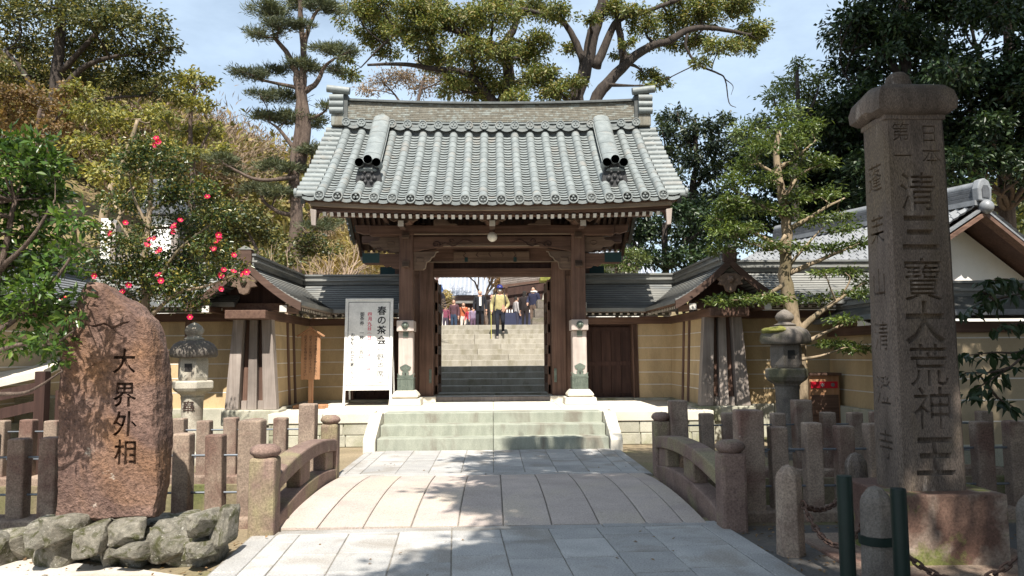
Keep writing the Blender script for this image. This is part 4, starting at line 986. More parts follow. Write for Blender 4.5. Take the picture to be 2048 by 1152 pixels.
def railing(s, label, npost, fpost):
    t = thing('stone_railing', label, 'railing', (npost[0], npost[1], 0))
    (nx, ny), (fx, fy) = npost, fpost
    for (x, y, w_, h) in ((nx, ny, .235, .70), (fx, fy, .215, .72)):
        b = MB().box((0, 0, h / 2 - .05), (w_, w_, h + .1)); o = b.obj('end_post', M_['rail_stone'], t, M=Matrix.Translation((x, y, 0))); bev(o, .03, 2); bake(o)
        if y == ny:
            if s < 0: carve(o, [(c, Matrix.Translation((-.01 + .012 * (i % 2), -w_ / 2, .585 - .105 * i)) @ FRONT, .115, .001, .012, .8) for i, c in enumerate('多宝橋'[0:3])])
            else: carve(o, [(c, Matrix.Translation((.02, -w_ / 2, .55 - .115 * i)) @ FRONT, .11, .001, .012, .85) for i, c in enumerate('寄進')])
        b = MB().lathe([(w_ * .40, -.005), (w_ * .46, .012), (w_ * .56, .035), (w_ * .57, .06), (w_ * .48, .09), (w_ * .30, .108), (.001, .112)], n=18)
        k = b.obj('ball_cap', M_['rail_stone'], t, M=Matrix.Translation((x, y, h)), smooth=True); wob(k, .006, 20, 3)
    def P(q, z): return Vector((nx + (fx - nx) * q, ny + .1 + (fy - ny - .2) * q, z + .095 * 4 * q * (1 - q)))
    def bar(name, z0, z1, hw, N=14):
        b = MB(); vs = []; fs = []
        for k in range(N + 1):
            p = P(k / N, 0); vs += [(p.x - hw, p.y, p.z + z0), (p.x + hw, p.y, p.z + z0), (p.x + hw, p.y, p.z + z1), (p.x - hw, p.y, p.z + z1)]
        for k in range(N):
            for q in range(4): fs.append((k * 4 + q, k * 4 + (q + 1) % 4, k * 4 + 4 + (q + 1) % 4, k * 4 + 4 + q))
        fs += [(0, 1, 2, 3), tuple(N * 4 + q for q in range(4))]
        bev(b.add(vs, fs).obj(name, M_['rail_stone'], t), .018)
    bar('hand_rail', .375, .53, .105); bar('base_rail', -.12, .155, .10)
    for q0, q1 in ((.34, .50), (.80, .97)):
        b = MB(); a, c = P(q0, 0), P(q1, 0)
        vs = []
        for p in (a, c): vs += [(p.x - .075, p.y, p.z + .15), (p.x + .075, p.y, p.z + .15), (p.x + .075, p.y, p.z + .38), (p.x - .075, p.y, p.z + .38)]
        b.add(vs, [(0, 1, 2, 3), (7, 6, 5, 4), (0, 4, 5, 1), (1, 5, 6, 2), (2, 6, 7, 3), (3, 7, 4, 0)]); bev(b.obj('baluster', M_['rail_stone'], t), .015)
railing(-1, 'sunlit arched stone railing with ball capped inscribed end post, near the boulder', (-2.06, 7.16), (-2.13, 10.32))
railing(1, 'shaded arched stone railing with ball capped end posts, near the chained bollards', (2.17, 7.16), (2.22, 10.32))
def bollard(x, y, h, w_, m, label, n=6, band=False):
    t = thing('stone_bollard', label, 'bollard', (x, y, 0), 'stone bollards around the inscribed pillar')
    b = MB().lathe([(w_ * .56, -.05), (w_ * .52, h * .5), (w_ * .50, h - .11), (w_ * .44, h - .07), (w_ * .25, h - .02), (.001, h)], n=n)
    o = b.obj('shaft', m, t, M=Matrix.Translation((x, y, 0)) @ Matrix.Rotation(R(12), 4, 'Z')); bev(o, .012)
    if band: MB().lathe([(w_ * .55, .33), (w_ * .57, .33), (w_ * .57, .385), (w_ * .55, .385)], n=18).obj('band', M_['greenpole'], t, M=Matrix.Translation((x, y, 0)), smooth=.6)
    return t
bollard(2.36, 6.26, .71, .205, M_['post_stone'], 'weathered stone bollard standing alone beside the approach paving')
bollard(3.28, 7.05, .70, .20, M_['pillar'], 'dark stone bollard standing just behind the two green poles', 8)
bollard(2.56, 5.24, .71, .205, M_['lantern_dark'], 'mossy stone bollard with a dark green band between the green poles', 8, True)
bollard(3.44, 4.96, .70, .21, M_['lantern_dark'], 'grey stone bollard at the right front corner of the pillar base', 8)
for x, y, h, r_, lab in ((2.075, 4.62, .875, .045, 'taller dark green pole nearest the approach paving'), (2.385, 4.60, .80, .045, 'dark green pole in front of the pillar base')):
    t = thing('green_pole', lab, 'pole', (x, y, 0), 'dark green barrier poles')
    MB().lathe([(r_, -.05), (r_, h - .012), (r_ * .93, h), (.001, h + .003)], n=24).obj('tube', M_['greenpole'], t, M=Matrix.Translation((x, y, 0)), smooth=.5)
    MB().lathe([(r_ * 1.25, 0), (r_ * 1.25, .03), (r_, .04)], n=20).obj('foot_ring', M_['greenpole'], t, M=Matrix.Translation((x, y, .0)), smooth=.5)
lk = MB(); pts = []
for i in range(13):
    a = 2 * math.pi * i / 12; pts.append((.018 * math.cos(a), (.020 if abs(math.sin(a)) > .1 else .0) * (1 if math.sin(a) > 0 else -1) + .016 * math.sin(a), 0))
lk.tube(pts, .0085, 6, cap=False); LINK = lk.mesh('chain_link', M_['rust'], smooth=True)
def chain(label, a, c, sag):
    t = thing('rusty_chain', label, 'chain', a, 'rusty chains between the stone bollards'); a, c = Vector(a), Vector(c)
    def P(q): p = a.lerp(c, q); p.z -= sag * 4 * q * (1 - q); return p
    L = sum((P((i + 1) / 60) - P(i / 60)).length for i in range(60)); n = int(L / .050)
    for i in range(n):
        q = (i + .5) / n; p = P(q); d = (P(min(1, q + .01)) - P(max(0, q - .01))).normalized(); x = d.cross(Vector((0, 0, 1))).normalized()
        piece('chain_link', LINK, frame(p, x, d, x.cross(d)) @ Matrix.Rotation(R(90 * (i % 2) + 25), 4, 'Y'), t)
chain('rusty chain drooping from the lone bollard towards the banded bollard', (2.44, 6.20, .43), (2.52, 5.33, .45), .24)
chain('rusty chain drooping from the lone bollard back to the dark bollard', (2.46, 6.27, .40), (3.2, 6.98, .45), .13)
chain('rusty chain hanging at the foot of the pillar base on the far right', (3.35, 5.02, .28), (2.64, 5.20, .36), .2)

# ---------------------------------------------------------------- the tall inscribed pillar
PX, PY = 3.375, 6.16
tp = thing('inscribed_pillar', 'tall square granite pillar with carved characters and capstone on a lichened block', 'stone pillar', (PX, PY, 0))
b = MB().box((PX + .03, 6.22, .27), (.86, .84, .54)); o = b.obj('base_block', M_['pillar_base'], tp); bev(o, .015)
b = MB(); b.b2((PX - .75, 5.55, -.05), (PX + .8, 6.9, .03)); b.obj('footing', M_['post_stone'], tp, bevel=.02)
SW0, SW1, SD0, SD1 = .525, .49, .40, .375
Zb, Zt = .54, 3.46
def ring(w_, d, z, ch=.028):
    x, y = w_ / 2, d / 2; return [(PX - x + ch, PY - y, z), (PX + x - ch, PY - y, z), (PX + x, PY - y + ch, z), (PX + x, PY + y - ch, z), (PX + x - ch, PY + y, z), (PX - x + ch, PY + y, z), (PX - x, PY + y - ch, z), (PX - x, PY - y + ch, z)]
N = 24; vs = []; fs = []
for k in range(N + 1):
    q = k / N; vs += ring(SW0 + (SW1 - SW0) * q, SD0 + (SD1 - SD0) * q, Zb + (Zt - Zb) * q)
for k in range(N):
    for j in range(8): fs.append((k * 8 + j, k * 8 + (j + 1) % 8, k * 8 + 8 + (j + 1) % 8, k * 8 + 8 + j))
fs += [tuple(range(8))[::-1], tuple(N * 8 + j for j in range(8))]
sh = MB().add(vs, fs).obj('shaft', M_['pillar'], tp)
wob(sh, .004, 6, 5, (1, .5, 0))
SIDE = Matrix.Rotation(R(-90), 4, 'Z') @ FRONT
def fy(z): return PY - (SD0 + (SD1 - SD0) * (z - Zb) / (Zt - Zb)) / 2
def sx_(z): return PX - (SW0 + (SW1 - SW0) * (z - Zb) / (Zt - Zb)) / 2
cuts = []
for ch, x, z, s in (('第', -.115, 3.355, .165), ('一', -.105, 3.16, .165), ('日', .115, 3.335, .165), ('本', .125, 3.16, .175),
                    ('清', .0, 2.87, .33), ('三', .0, 2.54, .34), ('寶', .0, 2.17, .36), ('大', .0, 1.83, .35), ('荒', .01, 1.50, .35), ('神', .02, 1.17, .35), ('王', .02, .80, .34)):
    cuts.append((ch, Matrix.Translation((PX + x, fy(z), z)) @ FRONT, s, (.009 if ch in '三大王' else .0015) if s > .2 else 0, .06 if s > .2 else .035, .94))
for i, ch in enumerate('蓬莱山清澄寺'):
    z = 3.02 - .43 * i; cuts.append((ch, Matrix.Translation((sx_(z), PY, z)) @ SIDE, .25, .001, .035, .95))
carve(sh, cuts)
b = MB(); b.box((PX, PY, 3.475), (.50, .40, .05)); 
b.obj('neck', M_['pillar'], tp, bevel=.01)
cp = bpy.data.objects.new('capstone', None)
vs = []; fs = []
rings = [(.235, .18, 3.49), (.27, .22, 3.495), (.318, .262, 3.53), (.325, .27, 3.60), (.305, .25, 3.68), (.25, .21, 3.735), (.17, .15, 3.76)]
N = 20
for hx, hy, z in rings:
    for j in range(N):
        a = 2 * math.pi * (j + .5) / N; c, s = math.cos(a), math.sin(a); m_ = max(abs(c), abs(s)); f = (1 / m_) * .86 + .14 * (1 if m_ > .9 else 1)
        vs.append((PX + hx * max(-1, min(1, c * f * 1.02)), PY + hy * max(-1, min(1, s * f * 1.02)), z + .03 * (abs(c) > .9)))
for k in range(len(rings) - 1):
    for j in range(N): fs.append((k * N + j, k * N + (j + 1) % N, (k + 1) * N + (j + 1) % N, (k + 1) * N + j))
fs += [tuple(range(N))[::-1], tuple((len(rings) - 1) * N + j for j in range(N))]
k = MB().add(vs, fs).obj('capstone', M_['pillar'], tp, smooth=.8); wob(k, .008, 9, 8)
o = MB().lathe([(.115, 3.74), (.105, 3.80), (.09, 3.86), (.055, 3.895), (.001, 3.90)], (PX - .02, PY, 0), 16).obj('cap_knob', M_['pillar'], k, smooth=True)

# ---------------------------------------------------------------- the leaning boulder with its carved line
bd = thing('inscribed_boulder', 'tall rusty brown boulder carved with four characters, standing on rubble', 'boulder', (-3.05, 6.45, .3))
out = [(128, 1030), (140, 960), (160, 880), (155, 810), (150, 710), (132, 680), (142, 648), (166, 614), (174, 580), (188, 567), (210, 569), (236, 585), (282, 614), (308, 640), (319, 662), (326, 700), (331, 800), (331, 900), (329, 980), (320, 1030), (235, 1034)]
pts = [at(px, py, 6.40) for px, py in out]
def dens(p, n):
    q = []
    for i in range(len(p)):
        a, c = p[i], p[(i + 1) % len(p)]
        for k in range(n): q.append(a.lerp(c, k / n))
    return q
pts = dens(pts, 3); cen = sum(pts, Vector()) / len(pts)
bm = bmesh.new(); ringsb = []
for yy, ins, dx in ((-.17, .03, 0), (-.135, .004, .0), (.0, 0, .0), (.16, .004, -.02), (.27, .06, -.05)):
    L_ = []
    for p in pts:
        q = p + (cen - p).normalized() * ins; L_.append(bm.verts.new((q.x + dx * (1 if p.x > cen.x else .2), q.y + yy, q.z)))
    ringsb.append(L_)
n = len(pts)
for k in range(4):
    for j in range(n): bm.faces.new((ringsb[k][j], ringsb[k][(j + 1) % n], ringsb[k + 1][(j + 1) % n], ringsb[k + 1][j]))
caps = [bm.faces.new(ringsb[0][::-1]), bm.faces.new(ringsb[-1])]
bmesh.ops.triangulate(bm, faces=caps)
for _ in range(5):
    bmesh.ops.subdivide_edges(bm, edges=[e for e in bm.edges if e.calc_length() > .05], cuts=1, use_grid_fill=False)
    bmesh.ops.triangulate(bm, faces=[f for f in bm.faces if len(f.verts) > 4])
bmesh.ops.triangulate(bm, faces=bm.faces[:]); bmesh.ops.recalc_face_normals(bm, faces=bm.faces)
me = bpy.data.meshes.new('boulder'); bm.to_mesh(me); bm.free(); me.materials.append(M_['monolith'])
so = bpy.data.objects.new('boulder', me); link(so, bd); wob(so, .03, 3.4, 12); wob(so, .016, 10, 13); wob(so, .012, 26, 14) 
cuts = []
for ch, py in (('大', 722), ('界', 790), ('外', 848), ('相', 905)):
    p = at(248, py, 6.23); cuts.append((ch, Matrix.Translation((p.x, 6.235, p.z)) @ FRONT, .208, .0032, .058, .9))
CR = [([(168, 650), (190, 652), (209, 647), (226, 656), (249, 646), (279, 639)], .013), ([(226, 656), (236, 668), (252, 676)], .008), ([(174, 930), (180, 944), (194, 958), (210, 957), (219, 950), (222, 928)], .016), ([(224, 892), (238, 880), (250, 876), (277, 879), (300, 892), (330, 884)], .012), ([(172, 740), (190, 728), (208, 722), (214, 708)], .010), ([(176, 800), (184, 830), (178, 860)], .012), ([(300, 620), (306, 640), (302, 660)], .008)]
carve(so, cuts, [([Vector((at(px, py, 6.23).x, 6.225 + .006 * math.sin(px), at(px, py, 6.23).z)) for px, py in l], r_) for l, r_ in CR])
for p in so.data.polygons: p.use_smooth = False
# cracks standing as thin dark grooves: raised flakes beside them
rb = thing('rubble_base', 'low mound of rough grey stones carrying the inscribed boulder', 'stone base', (-3.05, 6.4, 0))
def rock(c, d, seed, m='rubble', parent=rb, name='rock', rz=0):
    bm = bmesh.new(); r_ = np.random.default_rng(seed)
    for k in range(20):
        p = r_.uniform(-1, 1, 3); q = (abs(p) ** 6).sum() ** (1 / 6); p = p / q * r_.uniform(.9, 1.0); bm.verts.new(tuple(p))
    bmesh.ops.convex_hull(bm, input=bm.verts[:]); bmesh.ops.delete(bm, geom=[v for v in bm.verts if not v.link_faces], context='VERTS')
    bmesh.ops.bevel(bm, geom=bm.edges[:], offset=.05, segments=1, affect='EDGES', profile=.5)
    bmesh.ops.triangulate(bm, faces=bm.faces[:]); bmesh.ops.subdivide_edges(bm, edges=[e for e in bm.edges if e.calc_length() > .45], cuts=2); bmesh.ops.triangulate(bm, faces=bm.faces[:])
    me = bpy.data.meshes.new(name); bm.to_mesh(me); bm.free(); me.materials.append(M_[m])
    o = bpy.data.objects.new(name, me); link(o, parent, Matrix.Translation(c) @ Matrix.Rotation(rz, 4, 'Z') @ Matrix.Diagonal((d[0] / 2 * 1.12, d[1] / 2 * 1.12, d[2] / 2 * 1.12, 1)))
    wob(o, .03, 6, seed); wob(o, .03, 19, seed + 1); return o
rocks = [(60, 150, 1030, 1098), (85, 138, 1040, 1100), (130, 200, 1045, 1116), (200, 240, 1085, 1118), (200, 288, 1038, 1092), (232, 296, 1082, 1122), (292, 375, 1036, 1126), (374, 420, 1078, 1122), (372, 420, 1020, 1078), (415, 452, 1008, 1100), (40, 92, 1052, 1096)]
for i, (x0, x1, y0, y1) in enumerate(rocks):
    D = 6.02 + .08 * math.sin(i * 2.3); a, c = at(x0, y1, D), at(x1, y0, D); h = max(c.z, .06) - a.z
    rock(((a.x + c.x) / 2, D + .16, (a.z + c.z) / 2 - .02), ((c.x - a.x) * .93, .40, h * .93), 30 + i, rz=rnd.uniform(-.25, .25))
for i in range(11):
    x = -3.75 + 1.40 * i / 10; rock((x, 6.45 + .10 * math.sin(i * 1.7), .115), (.32, .50, .30), 60 + i, rz=rnd.uniform(-.6, .6))
for i in range(9):
    x = -3.7 + 1.22 * i / 8; rock((x, 6.82 + .06 * math.sin(i), .12), (.34, .40, .28), 80 + i, rz=rnd.uniform(-.6, .6))
for i, (x, y) in enumerate(((-2.27, 6.35), (-3.85, 6.3))): rock((x, y, .11), (.24, .40, .30), 95 + i)

# ---------------------------------------------------------------- stone lanterns
def lantern(x, y, label, s, m, mc, z, capw, boxw, shaftw, text=None, moss=False):
    """z = heights: finial top, finial bottom, cap bottom, box bottom, platform bottom"""
    t = thing('stone_lantern', label, 'lantern', (x, y, 0)); T = Matrix.Translation((x, y, 0)); zf, zc, zb, zx, zp = z
    h = zf - zc
    MB().lathe([(.14 * capw / .7, 0), (.16 * capw / .7, h * .12), (.11, h * .22), (.10, h * .3), (.135, h * .42), (.145, h * .58), (.11, h * .78), (.05, h * .93), (.001, h)], n=16).obj('finial', m, t, M=T @ Matrix.Translation((0, 0, zc - .015)), smooth=True)
    hc = zc - zb; r_ = capw / 2
    c = MB().lathe([(r_ * .55, 0), (r_ * .93, .015), (r_ * 1.0, hc * .2), (r_ * .97, hc * .5), (r_ * .84, hc * .78), (r_ * .58, hc * .95), (r_ * .3, hc)], n=12).obj('cap', mc, t, M=T @ Matrix.Translation((0, 0, zb)), smooth=.75); wob(c, .012, 7, 3)
    bx = MB(); hb = zb - zx; w_ = boxw / 2
    o = MB().lathe([(w_ * .95, 0), (w_, .05), (w_, hb - .05), (w_ * .92, hb + .02)], n=6).obj('fire_box', m, t, M=T @ Matrix.Translation((0, 0, zx)) @ Matrix.Rotation(R(30), 4, 'Z')); bev(o, .01)
    MB().b2((-.055, -w_ * .885, hb * .40), (.055, -w_ * .80, hb * .76)).obj('window', M_['iron'], o, M=T @ Matrix.Translation((0, -.0, zx)))
    hp = zx - zp
    k = MB().lathe([(shaftw * .55, -.10), (shaftw * .62, -.06), (boxw * .62, -.005), (boxw * .68, hp * .25), (boxw * .68, hp * .9), (boxw * .6, hp)], n=6).obj('platform', m, t, M=T @ Matrix.Translation((0, 0, zp)) @ Matrix.Rotation(R(30), 4, 'Z')); bev(k, .012)
    o = MB().lathe([(shaftw * .55, 0), (shaftw * .5, .08), (shaftw * .48, zp * .5), (shaftw * .5, zp - .16), (shaftw * .54, zp - .1)], n=20).obj('shaft', m, t, M=T, smooth=.6)
    if text: column(text, x, y - shaftw * .48 - .002, zp - .24, .20, .24, M_['wood_dark'], o, depth=.006)
    bev(MB().lathe([(shaftw * 1.1, 0), (shaftw * 1.1, .12), (shaftw * .7, .2)], n=6).obj('foot', m, t, M=T @ Matrix.Translation((0, 0, -.02))), .012)
    if moss:
        b = MB(); b.ball((-.16, -.06, zc - .075), (.22, .26, .075), 14, 8); o = b.obj('moss_cushion', M_['moss'], t, M=T, smooth=True); wob(o, .02, 12, 5)
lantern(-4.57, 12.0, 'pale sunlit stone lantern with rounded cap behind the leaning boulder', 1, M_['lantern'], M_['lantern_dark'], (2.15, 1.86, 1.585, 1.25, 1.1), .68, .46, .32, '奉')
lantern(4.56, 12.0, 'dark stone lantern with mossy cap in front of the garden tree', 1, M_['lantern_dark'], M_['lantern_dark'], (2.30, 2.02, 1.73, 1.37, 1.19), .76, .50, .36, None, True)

# ---------------------------------------------------------------- the two notices
SG = thing('event_sign', 'large white standing signboard with black and red brush lettering left of the gate', 'sign', (-2.55, 15.95, PZ))
Tg = Matrix.Translation((-2.555, 15.93, PZ)) @ Matrix.Rotation(R(-5.5), 4, 'X')
W2 = .495
MB().b2((-W2 + .03, -.012, .36), (W2 - .03, .012, 2.17)).obj('panel', M_['white'], SG, M=Tg)
for a, c in (((-W2, -.022, 0), (-W2 + .045, .024, 2.21)), ((W2 - .045, -.022, 0), (W2, .024, 2.21)), ((-W2 + .046, -.022, 2.165), (W2 - .046, .024, 2.21)), ((-W2 + .046, -.022, .315), (W2 - .046, .024, .36))):
    bev(MB().b2(a, c).obj('frame_bar', M_['white'], SG, M=Tg), .004, 1)
for s in (-1, 1): MB().beam((s * (W2 - .03), .03, 1.9), (s * (W2 - .03), .62, .16), .03, .035).obj('back_strut', M_['white'], SG, M=Tg)
for a, c in (((-.43, .405), (-.42, 2.135)), ((.42, .405), (.43, 2.135)), ((-.42, 2.125), (.42, 2.135)), ((-.42, .405), (.42, .415))):
    MB().b2((a[0], -.0145, a[1]), (c[0], -.0125, c[1])).obj('border_line', M_['ink'], SG, M=Tg)
def scol(text, x, z, size, pitch, m, bold=.0, sx=1):
    for i, ch in enumerate(text):
        if ch == ' ': continue
        if ch in '（）': me = text_me('︵' if ch == '（' else '︶', size, .0006, 0)
        else: me = text_me(ch, size, .0006, bold)
        me.materials.clear(); me.materials.append(m); piece('lettering', me, Tg @ Matrix.Translation((x, -.0138, z - pitch * i)) @ FRONT @ Matrix.Scale(sx, 4, (1, 0, 0)), SG)
scol('春の茶会', .26, 1.955, .195, .205, M_['ink'], .0035)
scol('（野点席）', .25, 1.145, .15, .165, M_['ink'], .0)
scol('四月九日（日）', .012, 1.875, .092, .098, M_['ink_red'], .002)
scol('十時〜三時', .012, 1.12, .085, .095, M_['ink_red'], .0)
scol('御茶券 一枚 三百円', -.145, 1.895, .092, .101, M_['ink'], .001)
scol('お気軽にお立ち寄り下さい', -.325, 1.45, .088, .088, M_['ink'], .001)
NS = thing('wooden_notice', 'small roofed cedar noticeboard on a post in front of the ochre wall', 'sign', (-3.56, 15.3, PZ))
Tn = Matrix.Translation((-3.56, 15.3, PZ))
bev(MB().prism([(-.185, .56), (.185, .56), (.185, 1.42), (0, 1.53), (-.185, 1.42)], -.02, .02, 'y').obj('board', M_['sign_wood'], NS, M=Tn), .004)
for s in (-1, 1): bev(MB().beam((s * -.03, -.02, 1.585), (s * .265, -.02, 1.40), .03, .11, up=(0, -1, 0)).obj('roof_board', M_['sign_wood'], NS, M=Tn @ Matrix.Translation((0, .0 if s > 0 else .002, 0))), .004)
bev(MB().b2((-.045, .021, 0), (.045, .08, 1.4)).obj('post', M_['sign_wood'], NS, M=Tn), .006)
for a in (28, -28): bev(MB().box((0, .05, .035 + (.002 if a > 0 else 0)), (.68, .09, .07), Matrix.Rotation(R(a), 4, 'Z')).obj('foot', M_['sign_wood'], NS, M=Tn), .01)
for x, z, s in ((.10, 1.395, 'ペットを連れてお参りの方へ'), (.0, 1.395, '必ずリードを付けて下さい'), (-.10, 1.395, '必ずフンを持ち帰って下さい')):
    column(s, -3.56 + x, 15.279, PZ + z, .062, .0615, M_['ink'], NS, depth=.0005)

# ================================================================ trees and shrubs
def L_(*c): return c
LEAF = {
 'camphor': leafm('camphor_leaf', [(.055, .08, .026), (.10, .13, .036), (.17, .185, .055), (.20, .16, .06)]),
 'pine': leafm('pine_needle', [(.055, .075, .045), (.095, .115, .07), (.15, .16, .095)], .2, .6),
 'garden': leafm('garden_leaf', [(.045, .075, .02), (.08, .12, .03), (.14, .175, .05)], .3, .35),
 'shrub': leafm('shrub_leaf', [(.035, .075, .02), (.06, .12, .025), (.11, .17, .035)], .3, .3),
 'camellia': leafm('camellia_leaf', [(.022, .042, .014), (.04, .07, .02), (.07, .10, .03), (.25, .20, .045)], .2, .28),
 'oak': leafm('evergreen_oak_leaf', [(.022, .036, .018), (.055, .068, .026), (.09, .098, .032), (.19, .17, .055)], .25, .4),
 'gold': leafm('yellow_green_leaf', [(.085, .105, .035), (.18, .185, .055), (.34, .31, .095)], .35, .5),
 'maple': leafm('russet_leaf', [(.16, .10, .055), (.22, .145, .075), (.13, .11, .045)], .35, .5),
 'dark': leafm('dark_evergreen_leaf', [(.012, .026, .012), (.022, .042, .018), (.05, .08, .028)], .15, .4),
 'blue': leafm('blue_green_leaf', [(.022, .036, .026), (.035, .055, .035), (.07, .09, .04)], .2, .4),
 'fresh': leafm('pale_green_leaf', [(.07, .11, .04), (.13, .17, .06), (.20, .24, .10)], .3, .35),
 'bamboo': leafm('dry_bamboo_leaf', [(.36, .28, .14), (.46, .37, .20), (.30, .27, .10)], .3, .6),
 'wood_brown': leafm('bare_wood_twig', [(.20, .15, .112), (.27, .205, .155), (.16, .12, .09)], .2, .8),
 'wood_mix': leafm('hill_wood_leaf', [(.10, .105, .035), (.18, .165, .05), (.27, .21, .09)], .25, .7),
 'dead': leafm('brown_hanging_leaf', [(.14, .085, .045), (.26, .17, .09), (.09, .055, .03)], .2, .8),
 'shade': leafm('shade_tree_leaf', [(.04, .06, .02), (.06, .09, .03), (.09, .12, .04)], .2, .45),
}
def unit(a): return a / np.maximum(np.linalg.norm(a, axis=1, keepdims=True), 1e-9)
def leaf_arrays(P, A, Nn, L, W):
    """rhombic two sided leaves folded along the midrib"""
    n = len(P); A = unit(A); S = unit(np.cross(A, Nn)); Nn = np.cross(S, A)
    l = (L * rng.uniform(.7, 1.25, n))[:, None]; w_ = (W * rng.uniform(.75, 1.2, n))[:, None]
    v = np.empty((n, 4, 3)); v[:, 0] = P; v[:, 1] = P + A * l * .48 + S * w_ * .5 + Nn * w_ * .16; v[:, 2] = P + A * l - Nn * l * .10; v[:, 3] = P + A * l * .48 - S * w_ * .5 + Nn * w_ * .16
    b = (np.arange(n) * 4)[:, None]; f = np.concatenate([b + [[0, 1, 2]], b + [[0, 2, 3]]], 1).reshape(-1, 3)
    return v.reshape(-1, 3), f
def tri_mesh(name, v, f, mats, mi=None, extra=None):
    """big triangle mesh; extra = MB of twigs joined in with material 1"""
    nv, nf = len(v), len(f)
    ev = np.array(extra.v).reshape(-1, 3) if extra and extra.v else np.zeros((0, 3)); ef = [t for t in extra.f] if extra else []
    me = bpy.data.meshes.new(name)
    loops = list(f.ravel()); tot = [3] * nf
    lo = np.concatenate([f.ravel(), np.array([i + nv for t in ef for i in t], dtype=int)]) if ef else f.ravel()
    tot = np.concatenate([np.full(nf, 3), np.array([len(t) for t in ef], dtype=int)]) if ef else np.full(nf, 3)
    me.vertices.add(nv + len(ev)); me.vertices.foreach_set('co', np.concatenate([v, ev]).ravel().astype(np.float32))
    me.loops.add(len(lo)); me.loops.foreach_set('vertex_index', lo.astype(np.int32))
    me.polygons.add(len(tot)); st = np.concatenate([[0], np.cumsum(tot)[:-1]]); me.polygons.foreach_set('loop_start', st.astype(np.int32))
    for m in mats: me.materials.append(m)
    idx = np.concatenate([np.zeros(nf, int) if mi is None else mi, np.full(len(ef), 1)]); me.polygons.foreach_set('material_index', idx.astype(np.int32))
    me.update(calc_edges=True); return me
def cloud(clumps, L, W, dens=1.0, up=.55, droop=.25, sub=7, spread=.34, flat=None):
    """leaf positions for clumps (x,y,z,rx,ry,rz,n): several sub-sprays per clump leave gaps between them"""
    Ps, As, Ns, subs = [], [], [], []
    for (x, y, z, rx, ry, rz, n) in clumps:
        n = max(8, int(n * dens / (L * W * .5))); c = np.array((x, y, z)); r_ = np.array((rx, ry, rz)); k = max(4, int(sub))
        d = unit(rng.normal(size=(k, 3))); d[:, 2] = np.abs(d[:, 2]) * .8 - .25; sc_ = c + d * r_ * rng.uniform(.35, .95, (k, 1)); subs.append(sc_)
        w_ = rng.uniform(.5, 1.5, k); idx = rng.choice(k, n, p=w_ / w_.sum())
        off = rng.normal(size=(n, 3)) * r_ * spread; P = sc_[idx] + off
        out = unit(P - c + rng.normal(size=(n, 3)) * r_ * .5); A = out + rng.normal(size=(n, 3)) * .5; A[:, 2] -= droop
        N = rng.normal(size=(n, 3)) * .6 + out * .3; N[:, 2] += up
        Ps.append(P); As.append(A); Ns.append(N)
    return np.concatenate(Ps), np.concatenate(As), np.concatenate(Ns), subs
def curve(a, c, sag=.12, n=5, r_=None):
    a, c = Vector(a), Vector(c); d = c - a; s = Vector((rnd.gauss(0, 1), rnd.gauss(0, 1), rnd.gauss(0, .6))) * d.length * sag
    return [a + d * (i / n) + s * math.sin(math.pi * i / n) for i in range(n + 1)]
def smooth(pts, n=3):
    """points eased by a Catmull spline"""
    P = [Vector(p) for p in pts]; Q = [P[0] * 2 - P[1]] + P + [P[-1] * 2 - P[-2]]; out = []
    for i in range(1, len(Q) - 2):
        a, b, c, d = Q[i - 1:i + 3]
        for k in range(n):
            t = k / n; out.append(.5 * ((2 * b) + (c - a) * t + (2 * a - 5 * b + 4 * c - d) * t * t + (3 * b - a - 3 * c + d) * t ** 3))
    out.append(P[-1]); return out
def tree(name, label, cat, limbs, clumps, leaf, bark, L, W, dens=1, group=None, up=.55, droop=.25, sub=7, spread=.34, twig=.02, subtwigs=3, maxtwig=None, blades=None, kindtrunk='trunk'):
    """limbs = [(points, r0, r1)], first is the trunk; every clump is joined to the nearest limb by a twig"""
    base = Vector(limbs[0][0][0]); t = thing(name, label, cat, base, group)
    samples = []
    for i, (pts, r0, r1) in enumerate(limbs):
        sp = smooth(pts, 4); n = len(sp); rr = [r0 + (r1 - r0) * (k / (n - 1)) ** .8 for k in range(n)]
        sp2 = [p + Vector((rnd.gauss(0, 1), rnd.gauss(0, 1), 0)) * rr[k] * .12 for k, p in enumerate(sp)]
        MB().tube(sp2, rr, 10 if r0 > .06 else 7).obj(kindtrunk if i == 0 else 'branch', M_[bark], t, smooth=2.0)
        samples += [(p, rr[k]) for k, p in enumerate(sp)]
    tw = MB(); P, A, N, subs = cloud(clumps, L, W, dens, up, droop, sub, spread)
    for ci, c in enumerate(clumps):
        cc = Vector(c[:3]); best = min(samples, key=lambda s: (s[0] - cc).length + max(0, s[0].z - cc.z) * .7)
        r_ = min(best[1] * .55, twig * 2.2); pts = curve(best[0], cc, .10, 5); 
        tw.tube(pts, [r_ + (twig * .5 - r_) * k / 5 for k in range(6)], 5, cap=False)
        for s in list(subs[ci])[:subtwigs]:
            q = curve(pts[3 + rnd.randint(0, 2)], Vector(s), .12, 3); tw.tube(q, [twig * .45, twig * .36, twig * .28, twig * .15], 4, cap=False)
    if blades:
        v, f = leaf_arrays(P, A, N, L, W)
    else: v, f = leaf_arrays(P, A, N, L, W)
    o = bpy.data.objects.new('crown', tri_mesh('crown', v, f, [LEAF[leaf], M_[bark]], None, tw)); link(o, t)
    return t
